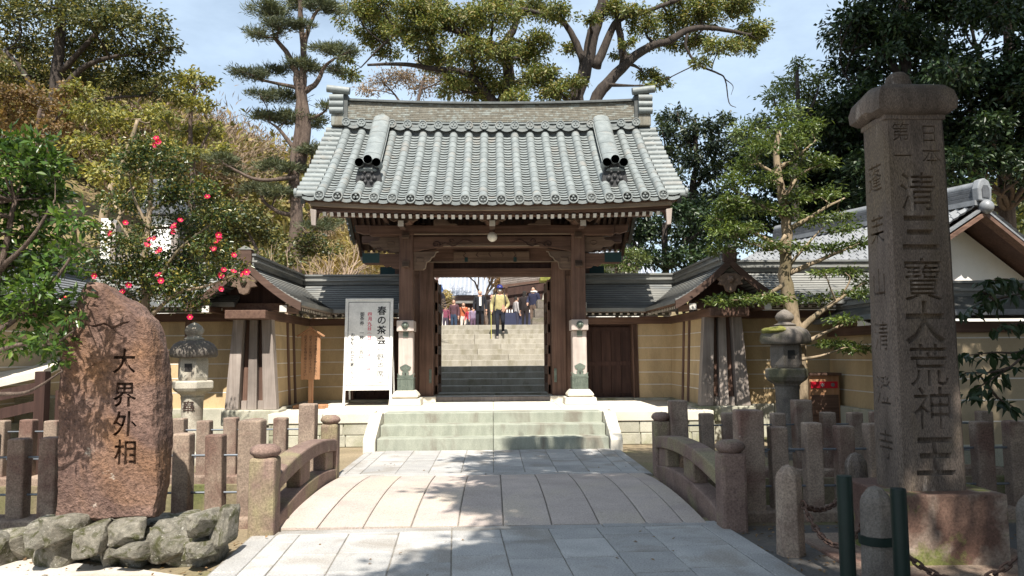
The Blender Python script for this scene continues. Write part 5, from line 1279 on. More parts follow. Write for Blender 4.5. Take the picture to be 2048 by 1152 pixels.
def pc(lst, Y, jit, n, f=1.0, fz=None, dy=1.0):
    """survey readings (px, py, radius px[, vertical radius px]) turned into clumps at depth Y"""
    out = []
    for e in lst:
        px, py, r_ = e[:3]; rz = e[3] if len(e) > 3 else r_ * .8
        y = Y + rnd.uniform(-jit, jit); p = at(px, py, y); k = y / FPX
        out.append((p.x, p.y, p.z, r_ * k * f, r_ * k * f * dy, rz * k * f, n * 3.14 * r_ * rz * k * k))
    return out
def pl_(lst, Y, jit=0): return [at(px, py, Y + rnd.uniform(-jit, jit)) for px, py in lst]

# ---- hillside ground behind
def sig(x): return 1 / (1 + math.exp(-max(-30, min(30, x))))
def hill(x, y):
    a = max(0, y - 18) * .30 * sig((-x - 10) / 2.5); b = max(0, -x - 8) * .45 * sig((y - 17) / 2)
    far = 0
    rt = max(0, x - 17) * .28 * sig((y - 21) / 2) + max(0, y - 30) * .12 * sig((x - 12) / 4)
    z = a + b + far + rt + .25 * math.sin(x * .9) * math.cos(y * .7) * sig((y - 22) / 3)
    cap = max(8, 20 - max(0, 75 - y) * .1); z = cap * math.tanh(z / cap * 1.15) if z > 0 else z
    return z - .3
b = MB(); nx, ny = 90, 60; vs = []; fs = []
for j in range(ny + 1):
    for i in range(nx + 1):
        x = -90 + 200 * i / nx; y = 19.8 + 150 * (j / ny) ** 1.4; vs.append((x, y, hill(x, y)))
for j in range(ny):
    for i in range(nx):
        a = j * (nx + 1) + i; x = -90 + 200 * (i + .5) / nx; y = vs[a][1]
        fs.append((a, a + 1, a + nx + 2, a + nx + 1))
M_['hill'] = surf('leaf_littered_slope', (.13, .095, .05), (.24, .18, .10), .8, 12, .35, .95, .8, .05, c3=(.17, .15, .045), c3scale=.35, var=0)
props(b.add(vs, fs).obj('hillside', M_['hill'], smooth=True), kind='structure')
# far wood over the hill, one mass
cl = []; cb = []; tw = MB()
for i in range(560):
    y = rnd.uniform(34, 92); x = rnd.uniform(-1.05, .10) * y + rnd.uniform(-4, 8)
    if x > -.118 * y - 3: continue
    z = hill(x, y); r_ = rnd.uniform(1.6, 3.0); h = rnd.uniform(2.5, 4.5)
    (cb if rnd.random() < .62 else cl).append((x, y, z + h * .75, r_, r_, r_ * .95, 3.14 * r_ * r_ * (.8 if y < 60 else .7)))
    for q in range(5):
        tw.tube(curve((x + rnd.gauss(0, .2), y, z - .2), (x + rnd.gauss(0, 1.3), y + rnd.gauss(0, 1), z + h * rnd.uniform(.9, 1.35)), .08, 4), [.09, .075, .055, .04, .02], 4, cap=False)
P, A, N, _ = cloud(cb, .42, .06, 1.5, .2, -.5, 9, .33); v1, f1 = leaf_arrays(P, A, N, .42, .06)
o = bpy.data.objects.new('hillside_wood', tri_mesh('hillside_wood', v1, f1, [LEAF['wood_brown'], M_['twig']], None, tw)); link(o); props(o, kind='stuff')
P, A, N, _ = cloud(cl, .42, .22, 2.6, .5, .1, 9, .32); v1, f1 = leaf_arrays(P, A, N, .42, .22)
o = bpy.data.objects.new('hillside_wood', tri_mesh('hillside_wood', v1, f1, [LEAF['wood_mix']])); link(o); props(o, kind='stuff')

cr_ = []
for i in range(150):
    y = rnd.uniform(30, 85); x = rnd.uniform(.36, 1.15) * y; r_ = rnd.uniform(1.8, 3.2); cr_.append((x, y, hill(x, y) + rnd.uniform(1.5, 3.5), r_, r_, r_, 3.14 * r_ * r_ * 1.5))
P, A, N, _ = cloud(cr_, .5, .26, 1.0, .5, .1, 9, .32); v1, f1 = leaf_arrays(P, A, N, .5, .26)
o = bpy.data.objects.new('hillside_wood', tri_mesh('hillside_wood', v1, f1, [LEAF['oak']])); link(o); props(o, kind='stuff')

# ---- pine behind the left wall
Yp = 26.5
pads = [(535, 20, 42, 14), (560, 55, 44, 18), (520, 70, 30, 11), (600, 12, 34, 14), (640, 10, 34, 14), (668, 20, 30, 12), (498, 150, 38, 13), (540, 143, 30, 11), (598, 133, 38, 14), (620, 140, 24, 10), (560, 195, 46, 12), (520, 192, 30, 10), (655, 102, 34, 14), (690, 105, 34, 14), (672, 140, 22, 9), (575, 238, 40, 15), (620, 243, 36, 14), (528, 235, 34, 12), (655, 213, 20, 9), (625, 302, 34, 11), (550, 333, 36, 13), (580, 338, 28, 10), (615, 342, 18, 8), (448, 320, 36, 11), (470, 345, 26, 7), (520, 378, 36, 14), (560, 388, 36, 15), (632, 455, 36, 10), (662, 448, 26, 9), (545, 30, 30, 12), (610, 50, 22, 9)]
cl = pc(pads, Yp, .7, 6.5)
tree('pine_tree', 'tall double trunked pine with layered needle pads left of the gate', 'tree',
     [(pl_([(584, 600), (590, 520), (594, 430), (588, 330), (600, 240), (595, 160), (578, 112), (548, 75)], Yp), .29, .07),
      (pl_([(596, 340), (612, 260), (606, 180), (607, 110), (602, 30), (598, -40)], Yp), .21, .06),
      (pl_([(606, 185), (634, 165), (648, 135), (668, 118)], Yp), .12, .04), (pl_([(607, 100), (618, 55), (632, 25), (645, 15)], Yp), .10, .04),
      (pl_([(592, 430), (560, 425), (530, 405), (520, 385)], Yp), .10, .04), (pl_([(594, 380), (615, 350), (625, 310)], Yp), .09, .03),
      (pl_([(590, 300), (560, 260), (540, 245)], Yp), .09, .03), (pl_([(592, 175), (545, 165), (500, 155)], Yp), .08, .03), (pl_([(592, 355), (520, 360), (470, 340), (445, 325)], Yp - .5), .08, .03),
      (pl_([(592, 440), (612, 465), (632, 460)], Yp), .07, .03)],
     cl, 'pine', 'bark', .19, .028, 1, up=.2, droop=-.6, sub=16, spread=.21, twig=.035, subtwigs=5)

# ---- camphor behind the gate
Yc = 38
cr = [(715, 30, 44), (765, 15, 50), (825, 25, 50), (745, 75, 44), (800, 68, 46), (850, 90, 40), (698, 152, 26), (690, 120, 22), (880, 40, 54), (930, 50, 60), (985, 40, 60), (1005, 105, 50), (945, 110, 56), (880, 128, 46), (960, 160, 52), (1060, 118, 48), (1078, 85, 42), (1066, 160, 44), (1012, 172, 40), (905, 172, 42), (1105, 185, 36), (1120, 30, 40), (1060, 12, 46), (1090, 150, 34), (1150, 165, 30), (1140, 100, 22), (780, 110, 26), (855, 55, 36), (860, 5, 40), (770, 45, 40), (1000, 10, 46), (1120, 180, 32), (1030, 195, 30), (960, 195, 36),
      (1290, 55, 38), (1340, 45, 42), (1400, 38, 46), (1450, 25, 46), (1500, 60, 40), (1520, 75, 28), (1330, 92, 34), (1440, 95, 40), (1390, 82, 36), (1490, 95, 30), (1270, 25, 34), (1290, 150, 26), (1320, 165, 24), (1300, 172, 16), (1225, 25, 36), (1400, 125, 20), (1240, 115, 22), (1350, 5, 40), (1480, 5, 40), (1255, 85, 20), (1180, 40, 22), (1415, 10, 40)]
cl = pc(cr, Yc, 2.2, 3.9)
tree('camphor_tree', 'huge spreading camphor tree with dark limbs rising behind the gate roof', 'tree',
     [(pl_([(1142, 420), (1148, 250), (1160, 170), (1182, 90), (1203, 10), (1215, -60)], Yc), .46, .26),
      (pl_([(1165, 420), (1188, 215), (1222, 160), (1262, 118), (1302, 92), (1340, 82)], Yc), .38, .17),
      (pl_([(1340, 82), (1372, 62), (1410, 55), (1460, 62), (1500, 70)], Yc), .22, .07), (pl_([(1168, 130), (1148, 75), (1118, 40), (1062, 22), (1010, 12)], Yc), .22, .07),
      (pl_([(1190, 135), (1214, 85), (1236, 40), (1280, 28), (1340, 5)], Yc), .26, .09), (pl_([(1248, 130), (1240, 70), (1232, 20), (1225, -30)], Yc), .22, .12),
      (pl_([(1000, 240), (1018, 150), (1000, 100), (950, 78), (890, 55), (820, 60)], Yc), .38, .10), (pl_([(1000, 220), (940, 150), (870, 138), (800, 128), (735, 130)], Yc), .24, .06),
      (pl_([(1000, 100), (1030, 50), (1020, 0)], Yc), .24, .12), (pl_([(1340, 5), (1380, -10), (1440, -20)], Yc), .14, .06), (pl_([(800, 60), (760, 95), (722, 135)], Yc), .09, .03),
      (pl_([(1375, 66), (1372, 95), (1395, 128), (1432, 145), (1450, 158), (1458, 205), (1472, 215)], Yc), .09, .015), (pl_([(1450, 158), (1466, 172), (1462, 190)], Yc), .03, .01), (pl_([(1205, 25), (1260, -30)], Yc), .2, .1)],
     cl, 'camphor', 'bark_dark', .20, .085, 1, up=.5, droop=.35, sub=15, spread=.20, twig=.055, subtwigs=4)

# ---- trees on the left slope
cl = pc([(30, 25, 60), (110, 15, 60), (200, 20, 64), (275, 35, 52), (50, 95, 56), (135, 95, 62), (215, 100, 60), (285, 110, 46), (318, 75, 30), (340, 95, 22), (95, 160, 48), (180, 165, 54), (255, 170, 48), (305, 185, 36), (330, 160, 24), (15, 150, 40), (235, 55, 50), (160, 45, 50), (290, 150, 40)], 28, 2, 3.0)
tree('evergreen_oak', 'broad dark evergreen oak crowning the slope at the upper left', 'tree', [(pl_([(70, 480), (95, 330), (105, 220), (118, 110), (125, 0)], 28), .34, .15), (pl_([(108, 200), (160, 140), (220, 115), (280, 110)], 28), .14, .05), (pl_([(100, 260), (50, 150), (10, 100)], 28), .16, .06), (pl_([(115, 150), (190, 70), (230, 20)], 28), .12, .05), (pl_([(105, 230), (200, 200), (300, 190)], 28), .1, .04)], cl, 'oak', 'bark_dark', .18, .08, 1.0, twig=.05, sub=10, spread=.27)
cl = pc([(390, 168, 42), (355, 200, 38), (405, 215, 34), (420, 165, 22), (375, 150, 25), (420, 262, 36), (370, 270, 44), (440, 300, 30), (395, 310, 36)], 30, 1.5, 2.4)
tree('yellowing_tree', 'slender yellow green tree on the slope left of the pine', 'tree', [(pl_([(380, 480), (385, 360), (380, 260), (390, 180)], 30), .16, .05), (pl_([(383, 330), (410, 280), (425, 250)], 30), .07, .03)], cl, 'gold', 'bark', .19, .10, 1.0, twig=.04, sub=12, spread=.2)
cl = pc([(175, 230, 52), (240, 240, 54), (305, 235, 46), (180, 295, 50), (250, 305, 52), (315, 290, 42), (205, 355, 46), (275, 360, 40), (160, 180, 36), (330, 240, 34), (300, 400, 40), (235, 400, 36), (170, 345, 36)], 23, 1.5, 2.1)
tree('yellowing_tree', 'pale barked yellow leaved tree on the mossy slope above the camellia', 'tree', [(pl_([(196, 480), (215, 400), (238, 350), (262, 285), (275, 240)], 23), .16, .05), (pl_([(238, 350), (270, 345), (300, 325), (318, 300)], 23), .08, .03), (pl_([(232, 360), (190, 330), (160, 300)], 23), .07, .03), (pl_([(215, 400), (240, 430), (205, 470)], 23), .06, .03)], cl, 'gold', 'bark_pale', .15, .085, 1.0, twig=.035, sub=12, spread=.2)
cl = pc([(60, 205, 52), (20, 245, 46), (115, 225, 42), (60, 285, 44), (130, 180, 30), (10, 190, 40), (100, 260, 40)], 24, 1.2, 2.4)
tree('russet_maple', 'russet leaved maple below the evergreen oak at the left', 'tree', [(pl_([(50, 480), (60, 360), (70, 280), (80, 220)], 24), .14, .05), (pl_([(66, 300), (30, 260), (10, 240)], 24), .06, .03), (pl_([(68, 280), (110, 240), (130, 220)], 24), .06, .03)], cl, 'maple', 'bark', .14, .09, 1.0, twig=.03, sub=12, spread=.2)
cl = pc([(480, 460, 46, 20), (530, 480, 46, 22), (440, 480, 40, 22), (640, 500, 40, 18), (560, 520, 40, 20), (500, 520, 46, 22), (620, 480, 30, 18), (460, 410, 40, 18), (500, 440, 40, 16), (430, 430, 36, 20)], 24, 1.5, 4)
tree('low_evergreen', 'low dark evergreen bushes under the pine behind the left wall roof', 'tree', [(pl_([(520, 570), (520, 520), (500, 470)], 24), .1, .04), (pl_([(520, 540), (580, 500), (630, 490)], 24), .06, .03)], cl, 'oak', 'bark', .13, .07, 1.1, twig=.03)

def bare(name, label, base, h, mat, seed, spread=.55, r0=.12, depth=6, group=None, lean=(0, 0), ratio=.58):
    r_ = random.Random(seed); b = MB(); t = thing(name, label, 'tree', base); trunk = MB()
    def go(p, d, L, rad, k):
        n = 4; pts = [p]; q = p; dd = d
        for i in range(n): dd = (dd + Vector((r_.gauss(0, .12), r_.gauss(0, .12), r_.gauss(.04, .08)))).normalized(); q = q + dd * L / n; pts.append(q)
        (trunk if k == depth else b).tube(pts, [rad * (1 - .35 * i / n) for i in range(n + 1)], 6 if rad > .04 else 4, cap=False)
        if k == 0: return
        for c in range(2 + (r_.random() < .55)):
            dv = (dd + Vector((r_.gauss(0, 1), r_.gauss(0, 1), r_.gauss(.1, .6))).normalized() * spread * r_.uniform(.7, 1.3)).normalized()
            go(pts[r_.randint(2, 4)], dv, L * r_.uniform(.62, .85), rad * ratio, k - 1)
    go(Vector(base), Vector((lean[0], lean[1], 1)).normalized(), h * .3, r0, depth)
    trunk.obj('trunk', M_[mat], t, smooth=2.0); b.obj('bare_branches', M_[mat], t, smooth=2.0)
    return t
p = at(690, 575, 22); bare('bare_tree', 'bare tan trunked tree forking behind the wall beside the pine', (p.x, p.y, hill(p.x, p.y)), 7.0, 'twig', 5, .5, .14, 5)
p = at(735, 575, 23.5); bare('bare_tree', 'slanting bare tree just left of the gate eaves', (p.x, p.y, hill(p.x, p.y)), 6.0, 'twig', 8, .5, .10, 5, lean=(.35, 0))
M_['pinktwig'] = surf('pinkish_budding_twig', (.34, .22, .21), (.46, .33, .31), 5, 20, .15, .9, .1, .01)
for i, (px, Y, h, sd, lab) in enumerate(((770, 52, 17.5, 21, 'pinkish bare twigged tree rising beyond the left end of the gate ridge'), (860, 55, 17, 22, 'pinkish bare twigged tree under the camphor crown behind the gate ridge'), (1075, 58, 19, 23, 'faint bare twigged tree between the camphor limbs'))):
    p = at(px, 500, Y); bare('budding_tree', lab, (p.x, Y, 2.6), h, 'pinktwig', sd, .55, .2, 7, ratio=.72)
cl = pc([(765, 165, 34), (800, 150, 36), (845, 172, 40), (885, 155, 34), (920, 178, 30), (735, 180, 24), (860, 130, 26)], 46, 1.5, 1.5)
tree('russet_tree', 'pinkish brown thin leaved tree showing between camphor crown and gate ridge', 'tree', [(pl_([(830, 420), (828, 300), (835, 210), (850, 150)], 46), .2, .07), (pl_([(832, 250), (790, 190), (765, 165)], 46), .09, .03)], cl, 'wood_brown', 'bark', .22, .07, 1.0, twig=.05, sub=12, spread=.24, subtwigs=6)
# dry bamboo undergrowth between wall roof and gate
cl = pc([(680, 520, 34, 22), (720, 520, 36, 24), (760, 515, 34, 24), (790, 525, 30, 20), (740, 490, 34, 22), (700, 480, 30, 20), (780, 480, 24, 18), (770, 545, 34, 16), (660, 545, 30, 14)], 27, 1.5, 3)
P, A, N, _ = cloud(cl, .42, .035, 1.3, .1, -.7, 9, .36); v1, f1 = leaf_arrays(P, A, N, .42, .035)
o = bpy.data.objects.new('dry_bamboo_grass', tri_mesh('dry_bamboo_grass', v1, f1, [LEAF['bamboo']])); link(o); props(o, 'pale dry bamboo grass behind the wall left of the gate', kind='stuff')

def shadeat(gx, gy, h, gz=0):
    k = (h - gz) / -SD.z; return Vector((gx, gy, gz)) - SD * k
# ---- glossy shrub at the left edge
SHC = [shadeat(gx, gy, 2.9, gz) for gx in (-6.2, -5.7, -5.2, -4.75, -4.3) for gy in (6.7, 7.3, 7.9) for gz in (0, .6)]  # unseen leaf clumps, added out of view to shade the near fence
cl = pc([(35, 330, 52), (100, 330, 42), (25, 410, 52), (110, 395, 44), (60, 470, 54), (140, 440, 34), (30, 550, 52), (110, 530, 52), (150, 500, 26), (40, 630, 42), (120, 612, 42), (166, 588, 16), (30, 690, 38), (95, 690, 40), (132, 680, 20), (65, 585, 44), (138, 640, 20), (70, 380, 44), (-30, 480, 60), (-40, 620, 60), (-40, 350, 60), (20, 285, 36), (75, 285, 30), (118, 720, 24, 12)], 5.9, .35, 3.4) + [(p.x, p.y, p.z, .3, .3, .25, 1.4) for p in SHC]
tree('glossy_shrub', 'bright glossy leaved shrub filling the left edge in front of the beige wall', 'shrub', [([at(-130, 1075, 6.0), at(-90, 900, 6.0), at(-40, 720, 5.9), at(0, 540, 5.9), at(30, 400, 5.9)], .055, .018), ([at(-60, 790, 5.9), at(10, 788, 5.85), at(60, 782, 5.8), at(125, 742, 5.8)], .022, .007), ([at(-30, 680, 5.9), at(40, 630, 5.9), at(110, 560, 5.9), at(150, 500, 5.9)], .028, .008), ([at(0, 540, 5.9), at(60, 480, 5.8), at(110, 400, 5.8)], .025, .008), ([at(-40, 720, 5.9), at(30, 690, 5.8), at(100, 690, 5.8), at(150, 660, 5.75)], .022, .007)],
     cl, 'shrub', 'bark', .076, .034, 1.0, up=.75, droop=.05, sub=9, spread=.34, twig=.007, subtwigs=6)
# ---- camellia with red flowers
CM = [(300, 300, 40), (345, 330, 44), (262, 330, 40), (385, 385, 42), (330, 390, 44), (250, 410, 40), (430, 435, 38), (372, 445, 44), (300, 460, 30), (238, 485, 40), (418, 495, 42), (345, 525, 48), (270, 545, 44), (398, 555, 42), (450, 545, 34), (215, 550, 36), (180, 520, 26), (320, 580, 46), (470, 530, 20), (380, 600, 34), (245, 600, 38), (200, 460, 26), (420, 400, 24), (360, 570, 40), (290, 520, 34), (395, 470, 36)]
cl = pc(CM, 11.4, .5, 3.3)
cm = tree('camellia_tree', 'camellia tree with scattered crimson flowers above the leaning boulder', 'tree', [([at(292, 900, 11.5), at(293, 640, 11.5), at(290, 540, 11.5), at(298, 430, 11.5), at(303, 350, 11.4), at(314, 290, 11.4)], .085, .02), ([at(294, 600, 11.5), at(330, 540, 11.4), at(362, 495, 11.3), at(420, 450, 11.3)], .04, .012), ([at(294, 640, 11.5), at(350, 590, 11.3), at(420, 570, 11.2), at(480, 545, 11.1)], .035, .01), ([at(295, 560, 11.5), at(260, 480, 11.5), at(235, 440, 11.5)], .03, .01), ([at(300, 420, 11.5), at(340, 400, 11.4), at(390, 380, 11.4)], .028, .01), ([at(293, 620, 11.5), at(250, 580, 11.4), at(200, 540, 11.3)], .03, .01), ([at(297, 460, 11.5), at(270, 400, 11.4), at(255, 340, 11.4)], .028, .01)],
          cl, 'camellia', 'bark_pale', .062, .03, 1.0, up=.6, droop=.1, sub=9, spread=.34, twig=.011, subtwigs=5)
M_['petal'] = leafm('crimson_petal', [(.50, .008, .05), (.66, .03, .13)], .25, .5); M_['stamen'] = plain('yellow_stamen', (.7, .45, .05), .7)
b = MB()
for k in range(6):
    a = k * math.pi / 3; c, s = math.cos(a), math.sin(a); q = (-s, c)
    pts = [(0, 0, 0), (.030 * c + .022 * q[0], .030 * s + .022 * q[1], .016), (.056 * c + .016 * q[0], .056 * s + .016 * q[1], .036), (.056 * c - .016 * q[0], .056 * s - .016 * q[1], .036), (.030 * c - .022 * q[0], .030 * s - .022 * q[1], .016)]
    b.add(pts, [(0, 1, 4), (1, 2, 3, 4)])
b.lathe([(.008, .005), (.012, .028), (.001, .032)], n=6, mi=1)
FLW = b.mesh('flower', [M_['petal'], M_['stamen']])
for px, py in [(313, 278), (311, 290), (316, 284), (223, 468), (250, 446), (347, 458), (360, 442), (345, 464), (310, 478), (292, 490), (322, 500), (316, 505), (300, 480), (436, 476), (432, 486), (426, 497), (438, 470), (430, 500), (467, 511), (447, 541), (493, 545), (487, 549), (466, 545), (441, 578), (318, 552), (323, 562), (258, 570), (246, 585), (440, 552), (104, 592), (133, 595), (127, 600), (415, 395), (380, 635), (190, 552), (350, 452), (297, 493)]:
    Y = 10.95 + rnd.uniform(-.1, .1) if px > 160 else 10.6
    p = at(px, py, Y); piece('flower', FLW, Matrix.Translation(p) @ Euler((R(70 + rnd.uniform(-35, 35)), 0, R(rnd.uniform(-50, 50)))).to_matrix().to_4x4() @ Matrix.Scale(rnd.uniform(.62, .9), 4), cm)

# ---- garden tree with tan trunk on the right
GT = [(1560, 262, 40, 15), (1620, 258, 36, 17), (1525, 300, 40, 14), (1500, 290, 26, 12), (1610, 318, 40, 16), (1640, 330, 28, 12), (1475, 365, 40, 20), (1535, 360, 34, 14), (1620, 382, 42, 17), (1668, 392, 26, 11), (1448, 405, 34, 18), (1500, 415, 42, 18), (1560, 425, 28, 12), (1465, 465, 44, 18), (1630, 440, 40, 14), (1686, 432, 26, 11), (1690, 458, 30, 12), (1515, 488, 44, 16), (1600, 498, 42, 13), (1662, 498, 38, 12), (1442, 500, 26, 12), (1718, 488, 22, 10), (1470, 602, 48, 15), (1540, 598, 38, 13), (1650, 545, 24, 9), (1695, 548, 32, 13), (1715, 588, 32, 13), (1640, 598, 34, 11), (1690, 640, 30, 10), (1668, 690, 36, 12), (1716, 700, 32, 10), (1735, 565, 18, 11), (1440, 440, 26, 16), (1500, 330, 30, 14), (1585, 285, 30, 13), (1580, 350, 26, 12), (1590, 400, 28, 12), (1435, 600, 24, 10), (1500, 455, 30, 14), (1470, 420, 30, 16)]
cl = pc(GT, 12.9, .45, 4.6)
tree('garden_tree', 'tier pruned garden tree with tan trunk and glossy leaves behind the dark lantern', 'tree', [([at(1596, 850, 13.0), at(1594, 690, 13.0), at(1580, 610, 13.0), at(1570, 530, 13.0), at(1574, 450, 13.0), at(1560, 375, 13.0), at(1552, 310, 13.0), at(1560, 262, 13.0)], .165, .04),
     (pl_([(1572, 462), (1612, 440), (1652, 415), (1690, 396)], 13, .1), .055, .015), (pl_([(1573, 548), (1622, 528), (1680, 503), (1716, 488)], 13, .1), .055, .015), (pl_([(1590, 668), (1640, 625), (1682, 596), (1722, 570)], 12.9, .1), .07, .015), (pl_([(1600, 690), (1650, 666), (1705, 640)], 12.8, .1), .05, .012), (pl_([(1566, 432), (1530, 416), (1488, 390), (1460, 375)], 13, .1), .05, .014), (pl_([(1570, 505), (1535, 480), (1500, 462), (1465, 452)], 12.9, .1), .055, .014), (pl_([(1576, 565), (1530, 590), (1475, 600)], 12.9, .1), .05, .012), (pl_([(1558, 352), (1524, 332), (1500, 310)], 13, .1), .04, .012), (pl_([(1560, 335), (1600, 308), (1632, 280)], 13, .1), .045, .012), (pl_([(1566, 400), (1600, 350), (1640, 330)], 13, .1), .04, .012), (pl_([(1572, 470), (1545, 500), (1512, 490)], 12.8, .1), .035, .012), (pl_([(1572, 540), (1600, 505), (1650, 450)], 12.9, .1), .04, .012), (pl_([(1596, 720), (1640, 712), (1690, 695)], 12.7, .1), .035, .01), (pl_([(1680, 596), (1700, 560), (1690, 545)], 12.9), .02, .008)],
     cl, 'garden', 'bark_pale', .088, .034, 1.0, up=.8, droop=.12, sub=8, spread=.33, twig=.014, subtwigs=5)

# ---- evergreens on the right
def fill(poly, n, r0, r1):
    out = []
    def inside(x, y):
        c = False
        for i in range(len(poly)):
            (x0, y0), (x1, y1) = poly[i], poly[i - 1]
            if (y0 > y) != (y1 > y) and x < (x1 - x0) * (y - y0) / (y1 - y0) + x0: c = not c
        return c
    xs = [p[0] for p in poly]; ys = [p[1] for p in poly]
    while len(out) < n:
        x, y = rnd.uniform(min(xs), max(xs)), rnd.uniform(min(ys), max(ys))
        if inside(x, y): out.append((x, y, rnd.uniform(r0, r1)))
    return out
def trk(px, Y, y1, r0, extra=()):
    return [([Vector((at(px, 500, Y).x, Y, hill(at(px, 500, Y).x, Y) - .2)), at(px, 500 + (y1 - 500) * .33, Y), at(px + 8, 500 + (y1 - 500) * .66, Y), at(px + 4, y1, Y)], r0, r0 * .4)] + [(pl_(e, Y, .4), r0 * .45, r0 * .12) for e in extra]
tree('dark_evergreen', 'tall dark evergreen behind the capstone of the inscribed pillar', 'tree', trk(1800, 25, -60, .34, [[(1800, 330), (1740, 220), (1690, 150)], [(1803, 230), (1860, 140), (1900, 60)], [(1800, 150), (1740, 60), (1710, 10)]]), pc(fill([(1705, -40), (1690, 90), (1645, 200), (1625, 330), (1660, 420), (1900, 420), (1905, -60)], 72, 34, 58), 25, 2.2, 3.6), 'dark', 'bark_dark', .21, .095, 1.0, twig=.05, sub=9, spread=.30)
tree('dark_evergreen', 'shaded evergreen with reddish trunk above the white storehouse gable', 'tree', trk(2010, 24, -60, .3, [[(2010, 200), (1960, 120), (1940, 40)], [(2012, 250), (2050, 180), (2080, 120)], [(2008, 300), (1950, 260), (1910, 230)]]), pc(fill([(1880, -60), (1900, 200), (1880, 390), (2140, 400), (2140, -60)], 60, 36, 60), 23, 2, 3.6), 'dark', 'bark', .2, .09, 1.0, twig=.05, sub=9, spread=.30)
tree('dark_evergreen', 'dense dark evergreen behind the garden tree and the white storehouse roof', 'tree', trk(1640, 27, 230, .25, [[(1640, 380), (1580, 330), (1540, 300)]]), pc(fill([(1640, 210), (1560, 280), (1470, 330), (1440, 470), (1700, 470), (1700, 250)], 40, 32, 50), 27, 1.6, 3.6), 'dark', 'bark_dark', .2, .09, 1.0, twig=.05, sub=9, spread=.30)
tree('open_evergreen', 'loose crowned blue green tree standing right of the gate roof', 'tree', trk(1385, 28, 240, .18, [[(1385, 420), (1340, 330), (1325, 260)], [(1388, 380), (1430, 310), (1440, 260)], [(1386, 300), (1360, 250), (1355, 225)]]), pc([(1352, 235, 30), (1330, 262, 26), (1400, 255, 34), (1372, 280, 30), (1328, 310, 34), (1385, 320, 36), (1345, 360, 36), (1420, 350, 34), (1430, 290, 28), (1450, 240, 20), (1455, 320, 34), (1315, 400, 32), (1380, 400, 40), (1440, 400, 40), (1340, 430, 34), (1480, 280, 34), (1500, 330, 40)], 28, 1.4, 4.6), 'blue', 'bark_dark', .2, .08, 1.0, twig=.05, sub=8, spread=.30)
tree('pale_topped_tree', 'light leaved treetop catching the sun between gate roof and dark evergreens', 'tree', trk(1590, 24, 140, .14, [[(1590, 300), (1560, 230), (1545, 190)], [(1592, 260), (1630, 200), (1640, 150)]]), pc([(1588, 165, 34), (1560, 192, 32), (1618, 195, 34), (1640, 160, 22), (1572, 232, 38), (1522, 248, 32), (1484, 262, 28), (1628, 240, 36), (1600, 130, 20), (1545, 285, 30), (1600, 280, 30)], 24, 1.2, 3.2), 'fresh', 'bark_dark', .17, .06, 1.0, twig=.035, sub=8, spread=.32)
tree('low_evergreen', 'low dark evergreen mass behind the wall right of the gate', 'tree', trk(1330, 25, 430, .14, [[(1330, 540), (1280, 500), (1260, 470)], [(1332, 530), (1380, 480), (1420, 450)]]), pc([(1262, 470, 34), (1315, 465, 40), (1375, 470, 42), (1300, 520, 36), (1355, 520, 40), (1425, 445, 38), (1255, 520, 26), (1425, 510, 40), (1280, 440, 28), (1340, 420, 34), (1400, 420, 36), (1460, 470, 36)], 25, 1.4, 5), 'dark', 'bark_dark', .17, .08, 1.1, twig=.04, sub=8, spread=.32)
tree('young_cherry', 'thin leaved young tree in front of the tiny shrine right of the gate', 'tree', trk(1232, 21, 480, .06, [[(1232, 560), (1250, 520), (1262, 500)]]), pc([(1230, 528, 24, 12), (1262, 505, 22, 10), (1285, 520, 18, 9), (1210, 545, 20, 9), (1250, 540, 22, 9)], 21, .4, 4), 'fresh', 'bark', .10, .04, 1.0, twig=.02, sub=7)

# ---- leafy branch at the right edge: each leaf on its own
LB = thing('leafy_branch', 'dark broad leaved branch reaching in at the right edge beside the inscribed pillar', 'branch', at(2120, 640, 7.0))
limbs = [[(2140, 620), (2070, 690), (2020, 735), (1972, 765), (1935, 792)], [(2140, 560), (2050, 585), (1990, 600), (1935, 622)], [(2140, 600), (2060, 640), (1995, 655)], [(2020, 735), (1980, 745), (1930, 745)], [(2140, 640), (2050, 700), (1985, 705), (1925, 712)], [(1990, 600), (1960, 580)], [(2050, 585), (2020, 560), (1985, 560)], [(1972, 765), (1995, 795), (2030, 815)]]
LF = []
bw = MB(); bw.add([(0, 0, 0), (-.022, .045, .008), (-.026, .08, .008), (0, .145, -.02), (.026, .08, .008), (.022, .045, .008), (0, .05, -.004), (0, .09, -.008)], [(0, 6, 1), (1, 6, 7, 2), (2, 7, 3), (0, 5, 6), (5, 4, 7, 6), (4, 3, 7)])
LEAFM = bw.mesh('leaf', LEAF['dark'])
for li, l in enumerate(limbs):
    sp = smooth([at(px, py, 7.0 + .12 * math.sin(li * 2)) for px, py in l], 5); MB().tube(sp, [.016 - .012 * k / (len(sp) - 1) for k in range(len(sp))], 6).obj('twig', M_['bark'], LB, smooth=2.0)
    for k, p in enumerate(sp[2:]):
        for q in range(rnd.choice((2, 2, 3)) + (4 if k == len(sp) - 3 else 0) + (1 if li in (1, 2, 5, 6) else 0)):
            a = rnd.uniform(0, 6.28); pp = p + Vector((rnd.gauss(0, .04), rnd.gauss(0, .06), rnd.gauss(0, .02)))
            piece('leaf', LEAFM, Matrix.Translation(pp) @ Euler((R(rnd.uniform(-85, -5)), R(rnd.uniform(-40, 40)), a)).to_matrix().to_4x4() @ Matrix.Scale(rnd.uniform(.75, 1.2), 4), LB)

